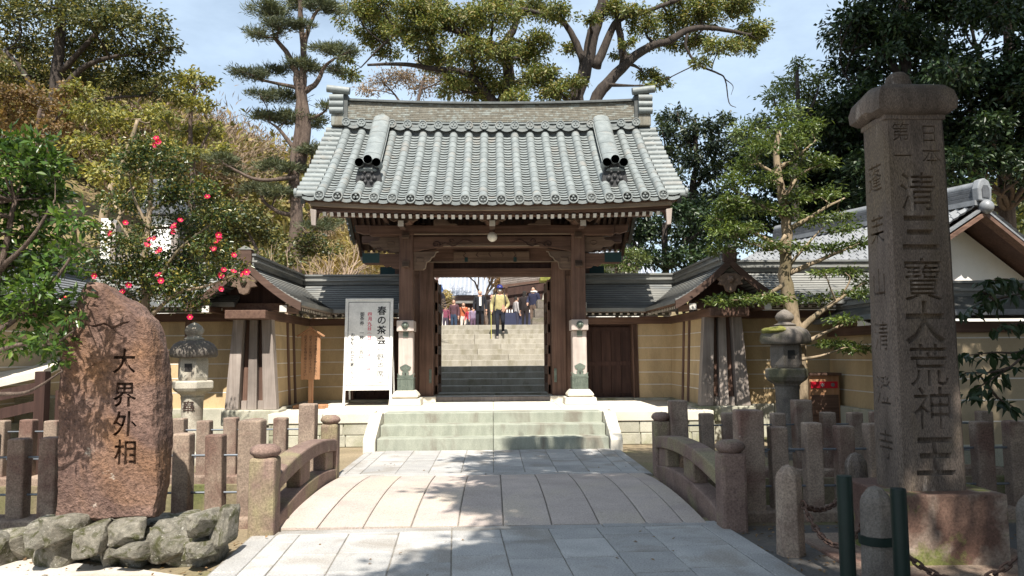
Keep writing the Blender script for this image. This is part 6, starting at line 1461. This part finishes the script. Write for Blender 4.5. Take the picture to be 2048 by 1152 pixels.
# ---- the big tree over the visitor's right shoulder whose shade lies on the approach
blobs = []
SH = []
def shgrid(g0, g1, xb, r_, skip, st=.42):
    gy = g0
    while gy < g1:
        gx = xb(gy) + r_ * .8 + rnd.uniform(0, .15)
        while gx < 2.3:
            if rnd.random() > skip: SH.append((gx + rnd.uniform(-.08, .08), gy + rnd.uniform(-.1, .1), r_ * rnd.uniform(.75, 1.2)))
            gx += st
        gy += st * .85
shgrid(4.6, 7.35, lambda g: -.78 + max(0, g - 5.7) * .72, .36, .10)
shgrid(7.5, 9.75, lambda g: -.42 + ((g - 8.7) / 1.0) ** 2 * .5, .34, .16)
shgrid(9.9, 13.3, lambda g: -.15 - .45 * math.exp(-((g - 12.3) / .35) ** 2) + .3 * math.sin(g * 5), .30, .42)
for gx, gy, r_ in SH:
    p = shadeat(gx, gy, 8.6 + rnd.uniform(-.7, .7)); blobs.append((p.x, p.y, p.z, r_ * 1.15, r_ * 1.05, r_ * .55, 8 * 3.14 * r_ * r_))
for i in range(150):
    gx = rnd.uniform(2.0, 12); gy = rnd.uniform(2.5, 11.8 if gx < 6.6 else 14.5); r_ = rnd.uniform(.5, .95)
    p = shadeat(gx, gy, rnd.uniform(8.0, 11.5), .8); blobs.append((p.x, p.y, p.z, r_ * 1.15, r_ * 1.15, r_ * .6, 5.2 * 3.14 * r_ * r_))
tree('shade_tree', 'great evergreen whose branches shade the right of the approach', 'tree', [([Vector((9.5, -3.5, 0)), Vector((9.2, -3.3, 3)), Vector((8.6, -2.6, 6)), Vector((7.6, -1.5, 9)), Vector((6.6, 0, 11))], .5, .18), ([Vector((8.6, -2.6, 6)), Vector((6, -1.8, 7.6)), Vector((3, -1, 8.3)), Vector((1.2, -.4, 8.6))], .2, .05), ([Vector((7.9, -1.8, 8)), Vector((5, 1.5, 9)), Vector((3, 4.5, 9.2)), Vector((2, 6, 9))], .18, .05), ([Vector((8.4, -2.2, 7)), Vector((8.8, 1.5, 9)), Vector((9, 4.5, 9.8))], .18, .05)], blobs, 'shade', 'bark_dark', .17, .085, 1.0, up=.6, sub=14, spread=.36, twig=.03, subtwigs=2)

def grove(name, label, trunk, n, box, r0, r1, cov, leaf, L, W):
    (x0, x1), (y0, y1), (z0, z1) = box; cl = []
    for i in range(n):
        r_ = rnd.uniform(r0, r1); cl.append((rnd.uniform(x0, x1), rnd.uniform(y0, y1), rnd.uniform(z0, z1), r_, r_, r_ * .7, cov * 3.14 * r_ * r_))
    tx, ty, h = trunk
    tree(name, label, 'tree', [([Vector((tx, ty, -.2)), Vector((tx + .1, ty, h * .35)), Vector((tx, ty + .1, h * .7)), Vector((tx - .1, ty, h))], .32, .1)], cl, leaf, 'bark_dark', L, W, up=.6, sub=8, spread=.34, twig=.04, subtwigs=2)
# the rest of the grove that stands round the visitor's right: it closes off the sky there and shades the evergreens
grove('grove_tree', 'tall tree standing over the shaded evergreens on the right', (16.5, 17.5, 22), 30, ((8.5, 19), (14.5, 20.5), (15.5, 22)), 1.2, 2.0, 1.5, 'shade', .34, .17)
grove('grove_tree', 'broad tree beside the stream on the shaded right bank', (12.5, 5.5, 12), 60, ((9.5, 17), (.5, 11), (2.5, 12)), .9, 1.6, 3.6, 'shade', .3, .15)
grove('grove_tree', 'evergreen close behind the right side of the approach', (7.5, -6.5, 11), 60, ((4, 15), (-11, -3.2), (2, 10)), .9, 1.6, 3.2, 'shade', .3, .15)

# ---- fallen leaves on the ground
P = []; 
for i in range(700):
    if rnd.random() < .5: x, y = rnd.uniform(-3.9, -2.1), rnd.uniform(5.6, 7.4)
    else: x, y = rnd.uniform(2.15, 4.6), rnd.uniform(4.6, 7.4)
    P.append((x, y, .012 + rnd.uniform(0, .012)))
for i in range(16): P.append((rnd.uniform(-2, 2.1), rnd.uniform(5.6, 7.2), .044))
for i in range(14): P.append((rnd.uniform(-1.9, 1.9), rnd.uniform(10.6, 13), .044))
P = np.array(P); A = rng.normal(size=P.shape); A[:, 2] *= .15; N = rng.normal(size=P.shape) * .25; N[:, 2] += 1
v1, f1 = leaf_arrays(P, A, N, .045, .022)
o = bpy.data.objects.new('fallen_leaves', tri_mesh('fallen_leaves', v1, f1, [LEAF['dead']])); link(o); props(o, 'dry brown leaves scattered on the earth beside the bridge ends', kind='stuff')

# ================================================================ people on the stairs and the terrace above
MAT_P = {}
def cloth(c):
    k = tuple(round(x, 3) for x in c)
    if k not in MAT_P: MAT_P[k] = surf('cloth', tuple(x * .8 for x in k), tuple(min(1, x * 1.15) for x in k), 9, 90, .12, .9, .3, .006, var=0)
    return MAT_P[k]
SKIN = plain('skin', (.46, .27, .19), .55)
def person(label, loc, rz, h, top, bottom, shoe=(.03, .025, .025), hair=(.02, .017, .015), armR=None, armL=None, legR=None, legL=None, bulk=1.0, coat=False, skirt=0, bald=False, hairlen=0, group=None, lean=0):
    """figure facing -y before turning; joints in metres for a body 1.68 m tall"""
    t = thing('person', label, 'person', loc, group, rz); s = h / 1.68
    armR = armR or [(-.24, .03, 1.13), (-.26, -.05, .88)]; armL = armL or [(.24, .03, 1.13), (.26, -.05, .88)]
    legR = legR or [(-.10, -.01, .50), (-.10, .02, .08)]; legL = legL or [(.10, -.01, .50), (.10, .02, .08)]
    J = [(0, 0, .94), (0, 0, 1.08), (0, .01, 1.27), (0, .015, 1.41), (0, 0, 1.48), (0, -.015, 1.56)]
    Rr = [(.155, .115), (.15 * bulk, .115 * bulk), (.175 * bulk, .125 * bulk), (.10, .075), (.052, .052), (.06, .06)]
    E_ = [(0, 1), (1, 2), (2, 3), (3, 4), (4, 5)]; cls = ['b' if not coat else 't', 't', 't', 't', 's', 's']
    def ch(par, pts, rad, c):
        for p, r_ in zip(pts, rad): J.append(p); Rr.append(r_ if isinstance(r_, tuple) else (r_, r_)); E_.append((par, len(J) - 1)); par = len(J) - 1; cls.append(c)
        return par
    hands = []
    for sx, arm in ((-1, armR), (1, armL)):
        d = (Vector(arm[1]) - Vector(arm[0])).normalized(); hand = Vector(arm[1]) + d * .085
        ch(3, [(sx * .165, .015, 1.385), (sx * .20, .02, 1.33)], [.075 * bulk, .066 * bulk], 't'); a = ch(len(J) - 1, [arm[0], arm[1]], [.053 * bulk, .042 * bulk], 't'); ch(a, [tuple(hand)], [(.038, .02)], 's'); hands.append((sx, hand, d))
    for sx, leg in ((-1, legR), (1, legL)):
        k = ch(0, [(sx * .09, 0, .86)], [.10], 'b'); k = ch(k, [leg[0], leg[1]], [.068, .048], 'b'); ax, ay, az = leg[1]; ch(k, [(ax, ay - .03, az - .035), (ax + sx * .015, ay - .16, az - .05)], [.045, .035], 'f')
    me = bpy.data.meshes.new('body'); me.from_pydata([tuple(Vector(p) * s) for p in J], E_, []); o = bpy.data.objects.new('body', me); link(o, t, wm(t))
    md = o.modifiers.new('skin', 'SKIN'); me.skin_vertices.new() if not me.skin_vertices else None
    for i, v in enumerate(me.skin_vertices[0].data): v.radius = (Rr[i][0] * s, Rr[i][1] * s); v.use_root = i == 0
    sb = o.modifiers.new('sub', 'SUBSURF'); sb.levels = 2; sb.render_levels = 2
    bake(o); me = o.data; me.materials.clear()
    for m in (cloth(top), cloth(bottom), SKIN, cloth(shoe), M_['ink']): me.materials.append(m)
    segs = [(Vector(J[a]) * s, Vector(J[c]) * s, cls[c]) for a, c in E_]
    code = {'t': 0, 'b': 1, 's': 2, 'f': 3}
    for f in me.polygons:
        c = f.center; best = min(segs, key=lambda g: (c - (g[0] + (g[1] - g[0]) * max(0, min(1, (c - g[0]).dot(g[1] - g[0]) / max(1e-6, (g[1] - g[0]).length_squared))))).length)
        f.material_index = code[best[2]]; f.use_smooth = True
        if coat and c.z < .94 * s and c.z > .55 * s and best[2] == 'b': f.material_index = 0
    # head with face, fingers: grown into the same mesh
    b = MB(); hc = Vector((0, -.02, 1.585)) * s
    b.ball(hc, (.075 * s, .093 * s, .112 * s), 16, 12, 2)
    b.ball(hc + Vector((0, -.092, -.02)) * s, (.013 * s, .02 * s, .022 * s), 8, 6, 2)
    for q in (-1, 1):
        b.ball(hc + Vector((q * .03, -.083, .008)) * s, (.012 * s, .008 * s, .006 * s), 8, 5, 4); b.ball(hc + Vector((q * .077, .0, -.005)) * s, (.01 * s, .018 * s, .028 * s), 8, 6, 2)
    b.box(hc + Vector((0, -.084, -.055)) * s, (.04 * s, .012 * s, .006 * s), None, 4)
    for sx, hp, d in hands:
        side = Vector((0, 1, 0)) if abs(d.y) < .8 else Vector((0, 0, 1)); u = d.cross(side).normalized(); side = u.cross(d).normalized()
        for k, (o1, L) in enumerate(((-.026, .062), (-.009, .075), (.009, .072), (.025, .056))):
            p0 = (hp + side * o1 - d * .01) * s; p1 = p0 + d * L * .55 * s; p2 = p1 + (d * .8 - u * sx * -.5).normalized() * L * .5 * s; b.tube([p0, p1, p2], [.010 * s, .009 * s, .006 * s], 6, 2)
        p0 = (hp - side * .02 - d * .045) * s; p1 = p0 + (-side * .7 + d * .6).normalized() * .035 * s; p2 = p1 + d * .03 * s; b.tube([p0, p1, p2], [.012 * s, .010 * s, .007 * s], 6, 2)
    tm = b.mesh('tmp', [SKIN] * 5, smooth=2.0); bm = bmesh.new(); bm.from_mesh(me); bm.from_mesh(tm); bm.to_mesh(me); bm.free(); bpy.data.meshes.remove(tm)
    T = wm(t)
    if hair is not None:
        hb = MB(); hr = Vector((0, .012, 1.612)) * s; n = 16
        prof = [(.084, -.03 - hairlen), (.088, .02), (.080, .06), (.055, .092), (.001, .105)] if not bald else [(.082, -.045), (.084, -.01), (.078, .02)]
        hb.lathe([(r_ * s, z * s) for r_, z in prof], hr, n); ho = hb.obj('hair', cloth(hair), t, M=T, smooth=True)
        for v in ho.data.vertices:
            if v.co.y < -.05 * s and v.co.z < hr.z + .035 * s: v.co.y = -.03 * s if not bald else .0
    return t, T, s
def ppart(name, b, m, t, T, smooth=True): return b.obj(name, m, t, M=T, smooth=smooth)
def step_z(i): return .63 + SR * i
# man on the stairs
i = 9; p = at(1000, 678, SY + ST * i + .25)
t, T, s = person('man in an olive padded jacket and blue cap, walking down the stairs with a cane', (p.x, SY + ST * i + .28, step_z(i)), R(4), 1.62, (.36, .31, .15), (.012, .014, .024), (.20, .17, .15), None,
    armR=[(-.27, .05, 1.14), (-.28, -.08, .92)], armL=[(.30, .05, 1.16), (.20, -.06, 1.02)], legR=[(-.09, -.12, .50), (-.09, -.05, .08)], legL=[(.10, -.06, .58), (.12, .22, .27)], bulk=1.28)
b = MB(); b.lathe([(.098, -.005), (.10, .03), (.09, .075), (.05, .105), (.001, .112)], (0, -.005, 1.63), 16); b.prism([(-.075, -.085), (.075, -.085), (.06, -.175), (-.06, -.175)], 1.622, 1.634, 'z')
ppart('cap', b, cloth((.025, .03, .16)), t, T); ppart('cap_badge', MB().ball((0, -.104, 1.665), (.014, .006, .012), 8, 5), M_['white'], t, T)
b = MB(); b.ball((0, -.082, 1.55), (.056, .05, .048), 12, 8); ppart('face_mask', b, cloth((.7, .68, .62)), t, T)
ppart('cane', MB().tube([(-.29, -.14, .86), (-.29, -.16, .3), (-.28, -.17, -.30)], .012, 8), plain('bamboo_cane', (.5, .46, .12), .5), t, T)
for q in (-1, 1): ppart('strap', MB().tube([(q * .13, .03, 1.46), (q * .155, -.13, 1.36), (q * .165, -.15, 1.20), (q * .18, -.06, 1.06)], .016, 6), cloth((.05, .05, .055)), t, T)
b = MB(); b.box((0, .22, 1.22), (.30, .16, .42)); o = ppart('backpack', b, cloth((.05, .05, .055)), t, T, False); bev(o, .05)
def on(px, Y, z=None): q = at(px, 650, Y); return (q.x, Y, TZ if z is None else z)
t, T, s = person('grey haired man in a black suit and open collar at the top of the stairs', on(960, 32.5), R(6), 1.70, (.012, .013, .018), (.010, .011, .016), (.02, .02, .02), (.42, .40, .38), bald=True, coat=False, bulk=1.12)
ppart('shirt_front', MB().prism([(-.045, 1.05), (.045, 1.05), (.05, 1.42), (-.05, 1.42)], -.175, -.13, 'y'), cloth((.62, .62, .6)), t, T, False)
for q in (-1, 1): ppart('jacket_front', MB().prism([(q * .05, .84), (q * .15, .84), (q * .165, 1.38), (q * .05, 1.42)], -.17, -.12, 'y'), cloth((.012, .013, .018)), t, T, False)
person('person in a long black coat seen from behind at the left door leaf', on(877, 30.5), R(165), 1.66, (.012, .012, .018), (.014, .013, .016), hairlen=.06, coat=True, bulk=1.25)
t, T, s = person('dark haired man in a purple brown jacket carrying a white bag', on(908, 37.5), R(-20), 1.66, (.075, .035, .045), (.03, .05, .09), bulk=1.15, armR=[(-.25, .0, 1.13), (-.28, -.14, .95)])
bg_ = MB().b2((-.62, -.25, .52), (-.26, -.12, .88)); ppart('white_bag', bg_, cloth((.72, .70, .70)), t, T, False); ppart('bag_handle', MB().tube([(-.50, -.18, .88), (-.42, -.18, .96), (-.34, -.18, .88)], .012, 6), M_['white'], t, T)
t, T, s = person('woman in a rust orange jacket with a crossbody strap and pale trousers', on(927, 38.5), R(0), 1.58, (.36, .10, .045), (.62, .56, .50), hairlen=.08, bulk=1.15)
ppart('strap', MB().tube([(-.13, -.02, 1.43), (-.05, -.155, 1.25), (.10, -.15, 1.05), (.17, -.05, .95)], .018, 6), cloth((.03, .02, .02)), t, T)
person('small child with dark hair between the black coat and the white bag', on(891, 36.5), R(0), 1.32, (.16, .04, .07), (.05, .04, .06), hairlen=.05)
person('child in a mauve padded vest beside the man in the suit', on(946, 36.2), R(15), 1.22, (.20, .15, .22), (.10, .06, .10), hairlen=.04, bulk=1.2)
person('person in a crimson top half hidden behind the mauve vest', on(938, 38), R(-10), 1.30, (.33, .03, .05), (.04, .04, .05), hairlen=.06)
person('person in dark clothes behind the man with the blue cap', on(984, 34), R(10), 1.62, (.035, .028, .028), (.02, .02, .022), (.03, .03, .03), (.10, .03, .03), bulk=1.15)
person('long haired woman in black beside the stall counter', on(1050, 31.5), R(150), 1.56, (.018, .013, .014), (.015, .013, .014), hairlen=.30, coat=True, bulk=1.15)
person('person in a grey sleeved top bending at the stall counter', on(1033, 33.5), R(115), 1.48, (.30, .28, .28), (.03, .03, .05), hairlen=.03)
t, T, s = person('person in a navy padded jacket with white collar beside the big stone lantern', on(1068, 30.3), R(-35), 1.62, (.018, .02, .045), (.13, .09, .07), bulk=1.25, armR=[(-.27, -.03, 1.16), (-.16, -.22, 1.02)])
ppart('fur_collar', MB().tube([(.11 * math.cos(a * .6), .02 + .10 * math.sin(a * .6), 1.46) for a in range(11)], .035, 8), cloth((.7, .66, .62)), t, T)

# ---------------------------------------------------------------- what stands on the terrace
HL = thing('ribbed_roof_hall', 'far hall with a broad pale ribbed roof seen through the gate doorway', 'hall', (3, 66, TZ))
b = MB(); b.add([(-5.9, 62, 6.3), (14, 62, 6.3), (14, 72, 12.6), (-.9, 72, 12.6)], [(0, 1, 2, 3)])
M_['hallroof'] = surf('pale_metal_roof', (.20, .22, .26), (.27, .29, .335), .5, 8, .08, .5, .05, .01, var=0)
M_['ribm'] = plain('pale_roof_rib', (.42, .44, .49), .5)
b.obj('roof', M_['hallroof'], HL)
sl = Vector((0, 10, 6.3)).normalized()
for k in range(58):
    x = -5.7 + .34 * k; q0 = max(0, min(1, (x + .9) / -5 )) ; y1 = 72 if x > -.9 else 62 + 10 * (x + 5.9) / 5.0
    if y1 > 62.4: MB().beam((x, 62, 6.34), (x, y1, 6.34 + (y1 - 62) * .63), .11, .14).obj('roof_rib', M_['ribm'], HL)
MB().beam((-5.9, 62, 6.4), (-.9, 72, 12.7), .3, .3).obj('verge_roll', M_['plaster'], HL)
MB().b2((-5.2, 63, TZ), (13.5, 66, 6.3)).obj('wall', M_['wood_dark'], HL)
MB().b2((-5.95, 61.9, 6.15), (14, 62.3, 6.34)).obj('eave_board', M_['wood_grey'], HL)
bl = thing('blue_roofed_annex', 'small blue roof in front of the far ribbed hall', 'building', (-5.0, 58, TZ))
b = MB(); b.add([(-7, 56, 5.5), (-3.2, 56, 5.5), (-3.9, 59, 7.0), (-7, 59, 7.4)], [(0, 1, 2, 3)]); b.obj('roof', plain('blue_metal_roof', (.06, .13, .33), .5), bl)
MB().b2((-7, 56.4, TZ), (-3.4, 58.6, 5.5)).obj('wall', M_['plaster'], bl)
lp = thing('garden_lamp', 'small white lamp on a pole in front of the ribbed roof', 'lamp', on(897, 45))
q = at(897, 590, 45); MB().tube([(q.x, 45, TZ), (q.x, 45, q.z - .2)], .04, 8).obj('pole', M_['iron'], lp); MB().lathe([(.08, -.25), (.16, .0), (.16, .3), (.06, .38)], (q.x, 45, q.z), 10).obj('lamp_head', M_['white'], lp)
bw_ = thing('bark_roofed_shelter', 'low dark bark roofed shelter behind the visitors', 'shelter', (-1.2, 46, TZ))
b = MB(); 
for k in range(9): b.prism([(46 - .9 + .22 * k, 4.75 + .055 * k), (46 - .6 + .22 * k, 4.75 + .055 * k + .02), (46 - .6 + .22 * k, 4.82 + .055 * k), (46 - .9 + .22 * k, 4.79 + .055 * k)], -2.2, 1.2, 'x')
b.obj('roof', M_['woodx'], bw_); MB().b2((-2.2, 45.05, 4.62), (1.2, 45.12, 4.76)).obj('eave_board', M_['white_worn'], bw_)
for x in (-2.0, -.6, .9): MB().b2((x, 45.4, TZ), (x + .15, 45.55, 4.8)).obj('post', M_['woodx'], bw_)
MB().b2((-2.1, 47.5, TZ), (1.1, 47.6, 5)).obj('back_wall', M_['wood_dark'], bw_)
# stall
sl_ = thing('sales_stall', 'dark roofed stall with a counter of small goods beside the big stone lantern', 'stall', (1.4, 35, TZ))
for k in range(7):
    z = 4.62 + .11 * k; MB().beam((.35 + .13 * k * 0, 33.6 + .25 * k, z), (3.2, 33.6 + .25 * k, z + .38), .03, .22, up=(0, -.4, 1)).obj('roof_board', M_['wood_grey'], sl_)
MB().beam((.3, 33.45, 4.56), (3.2, 33.45, 4.92), .1, .1).obj('eave_beam', M_['woodx'], sl_)
for x in (.55, 1.75, 3.0): MB().b2((x, 33.6, TZ), (x + .1, 33.7, 4.6)).obj('post', M_['woodx'], sl_)
MB().b2((.5, 33.4, TZ), (3.0, 34.1, 3.42)).obj('counter', plain('blue_counter_cloth', (.02, .024, .055), .8), sl_)
MB().b2((.5, 35.2, TZ), (3.2, 35.3, 5)).obj('back_wall', M_['wood_dark'], sl_)
GD = MB().lathe([(.028, 0), (.028, .09), (.014, .12), (.014, .15)], n=8).mesh('bottle', M_['white'])
for k in range(12):
    o = bpy.data.objects.new('bottle', GD); link(o, None, Matrix.Translation((.62 + .11 * k, 33.5 + .05 * (k % 2), 3.42))); props(o, 'tiny white bottle in the row along the stall counter', 'bottle', 'bottles on the stall counter')
# big lantern at the stair head
BL = thing('large_stone_lantern', 'large stepped stone lantern partly hidden by the open door leaf', 'lantern', on(1098, 28))
q = on(1100, 28); Tm = Matrix.Translation(q)
for w_, z0, z1 in ((1.35, 0, .30), (1.15, .30, .62), (.95, .62, .95)): bev(MB().b2((-w_ / 2, -w_ / 2, z0), (w_ / 2, w_ / 2, z1)).obj('base_step', M_['lantern_dark'], BL, M=Tm), .02)
MB().lathe([(.40, .95), (.36, 1.1), (.24, 1.4), (.20, 1.62)], n=4).obj('flared_shaft', M_['lantern'], BL, M=Tm @ Matrix.Rotation(R(0), 4, 'Z'))
bev(MB().box((0, 0, 1.70), (.72, .72, .14)).obj('platform', M_['moss'], BL, M=Tm), .02); bev(MB().box((0, 0, 2.02), (.50, .50, .48)).obj('fire_box', M_['lantern'], BL, M=Tm), .02)
MB().lathe([(.62, 0), (.5, .12), (.2, .34), (.05, .55)], n=4).obj('cap', M_['lantern_dark'], BL, M=Tm @ Matrix.Translation((0, 0, 2.26)))
# old trunk hung with brown foliage, bare cherry, pale blossom bush, red shrine
q = on(1022, 40); ot = thing('old_trunk', 'massive leaning trunk hung with brown dead foliage behind the stall', 'tree', q)
MB().tube([(q[0] - .6, 40, TZ), (q[0] - .2, 40, 4.6), (q[0] + .4, 40, 6.4), (q[0] + 1.4, 40, 8.5), (q[0] + 2, 40, 11)], [.7, .75, .9, 1.0, .7], 14).obj('trunk', M_['bark'], ot, smooth=2.0)
P, A, N, _ = cloud(pc([(1012, 570, 26, 22), (1035, 560, 24, 18), (1022, 590, 18, 12), (1050, 550, 20, 14), (1000, 545, 24, 16)], 39, .5, 4), .30, .06, 1, .2, .9, 9, .34); v1, f1 = leaf_arrays(P, A, N, .30, .06)
o = bpy.data.objects.new('hanging_foliage', tri_mesh('hanging_foliage', v1, f1, [LEAF['dead']])); link(o, ot); props(o, kind='stuff')
q = on(985, 43); bare('bare_cherry', 'bare branching cherry in front of the ribbed roof', (q[0] - .1, 43, TZ), 7.5, 'bark', 31, .6, .13, 5, lean=(-.35, 0))
tree('pale_blossom_bush', 'pale flowering bush left of the visitors at the stair head', 'bush', [([Vector(on(888, 43)), at(888, 610, 43), at(886, 598, 43)], .05, .02)], pc([(885, 600, 16, 14), (893, 590, 12, 9), (880, 615, 14, 12), (896, 612, 12, 12)], 43, .4, 4), 'bamboo', 'bark', .13, .08, 1.2, twig=.02)
rs = thing('red_shrine', 'small red timber building with white plaster panels behind the stall', 'shrine', (3.3, 46, TZ))
MB().b2((2.0, 46, TZ), (5, 48, 8)).obj('wall', plain('red_timber', (.10, .022, .018), .7), rs)
for x, z in ((2.3, 6.2), (2.75, 6.15), (2.3, 5.7)): bev(MB().b2((x, 45.9, z), (x + .22, 45.98, z + .22)).obj('white_rafter_end', M_['white'], rs), .02)
MB().add([(1.6, 45.4, 6.6), (5.4, 45.4, 6.6), (5.4, 48, 8.6), (1.6, 48, 8.6)], [(0, 1, 2, 3)]).obj('roof', M_['grey_tile_dark'], rs)
q = on(1050, 34.5); fp = thing('flag_pole', 'thin pale pole standing behind the stall roof', 'pole', (q[0], 36.2, TZ)); MB().tube([(q[0], 36.2, TZ), (q[0], 36.2, 6.1)], .03, 8).obj('shaft', M_['white'], fp)
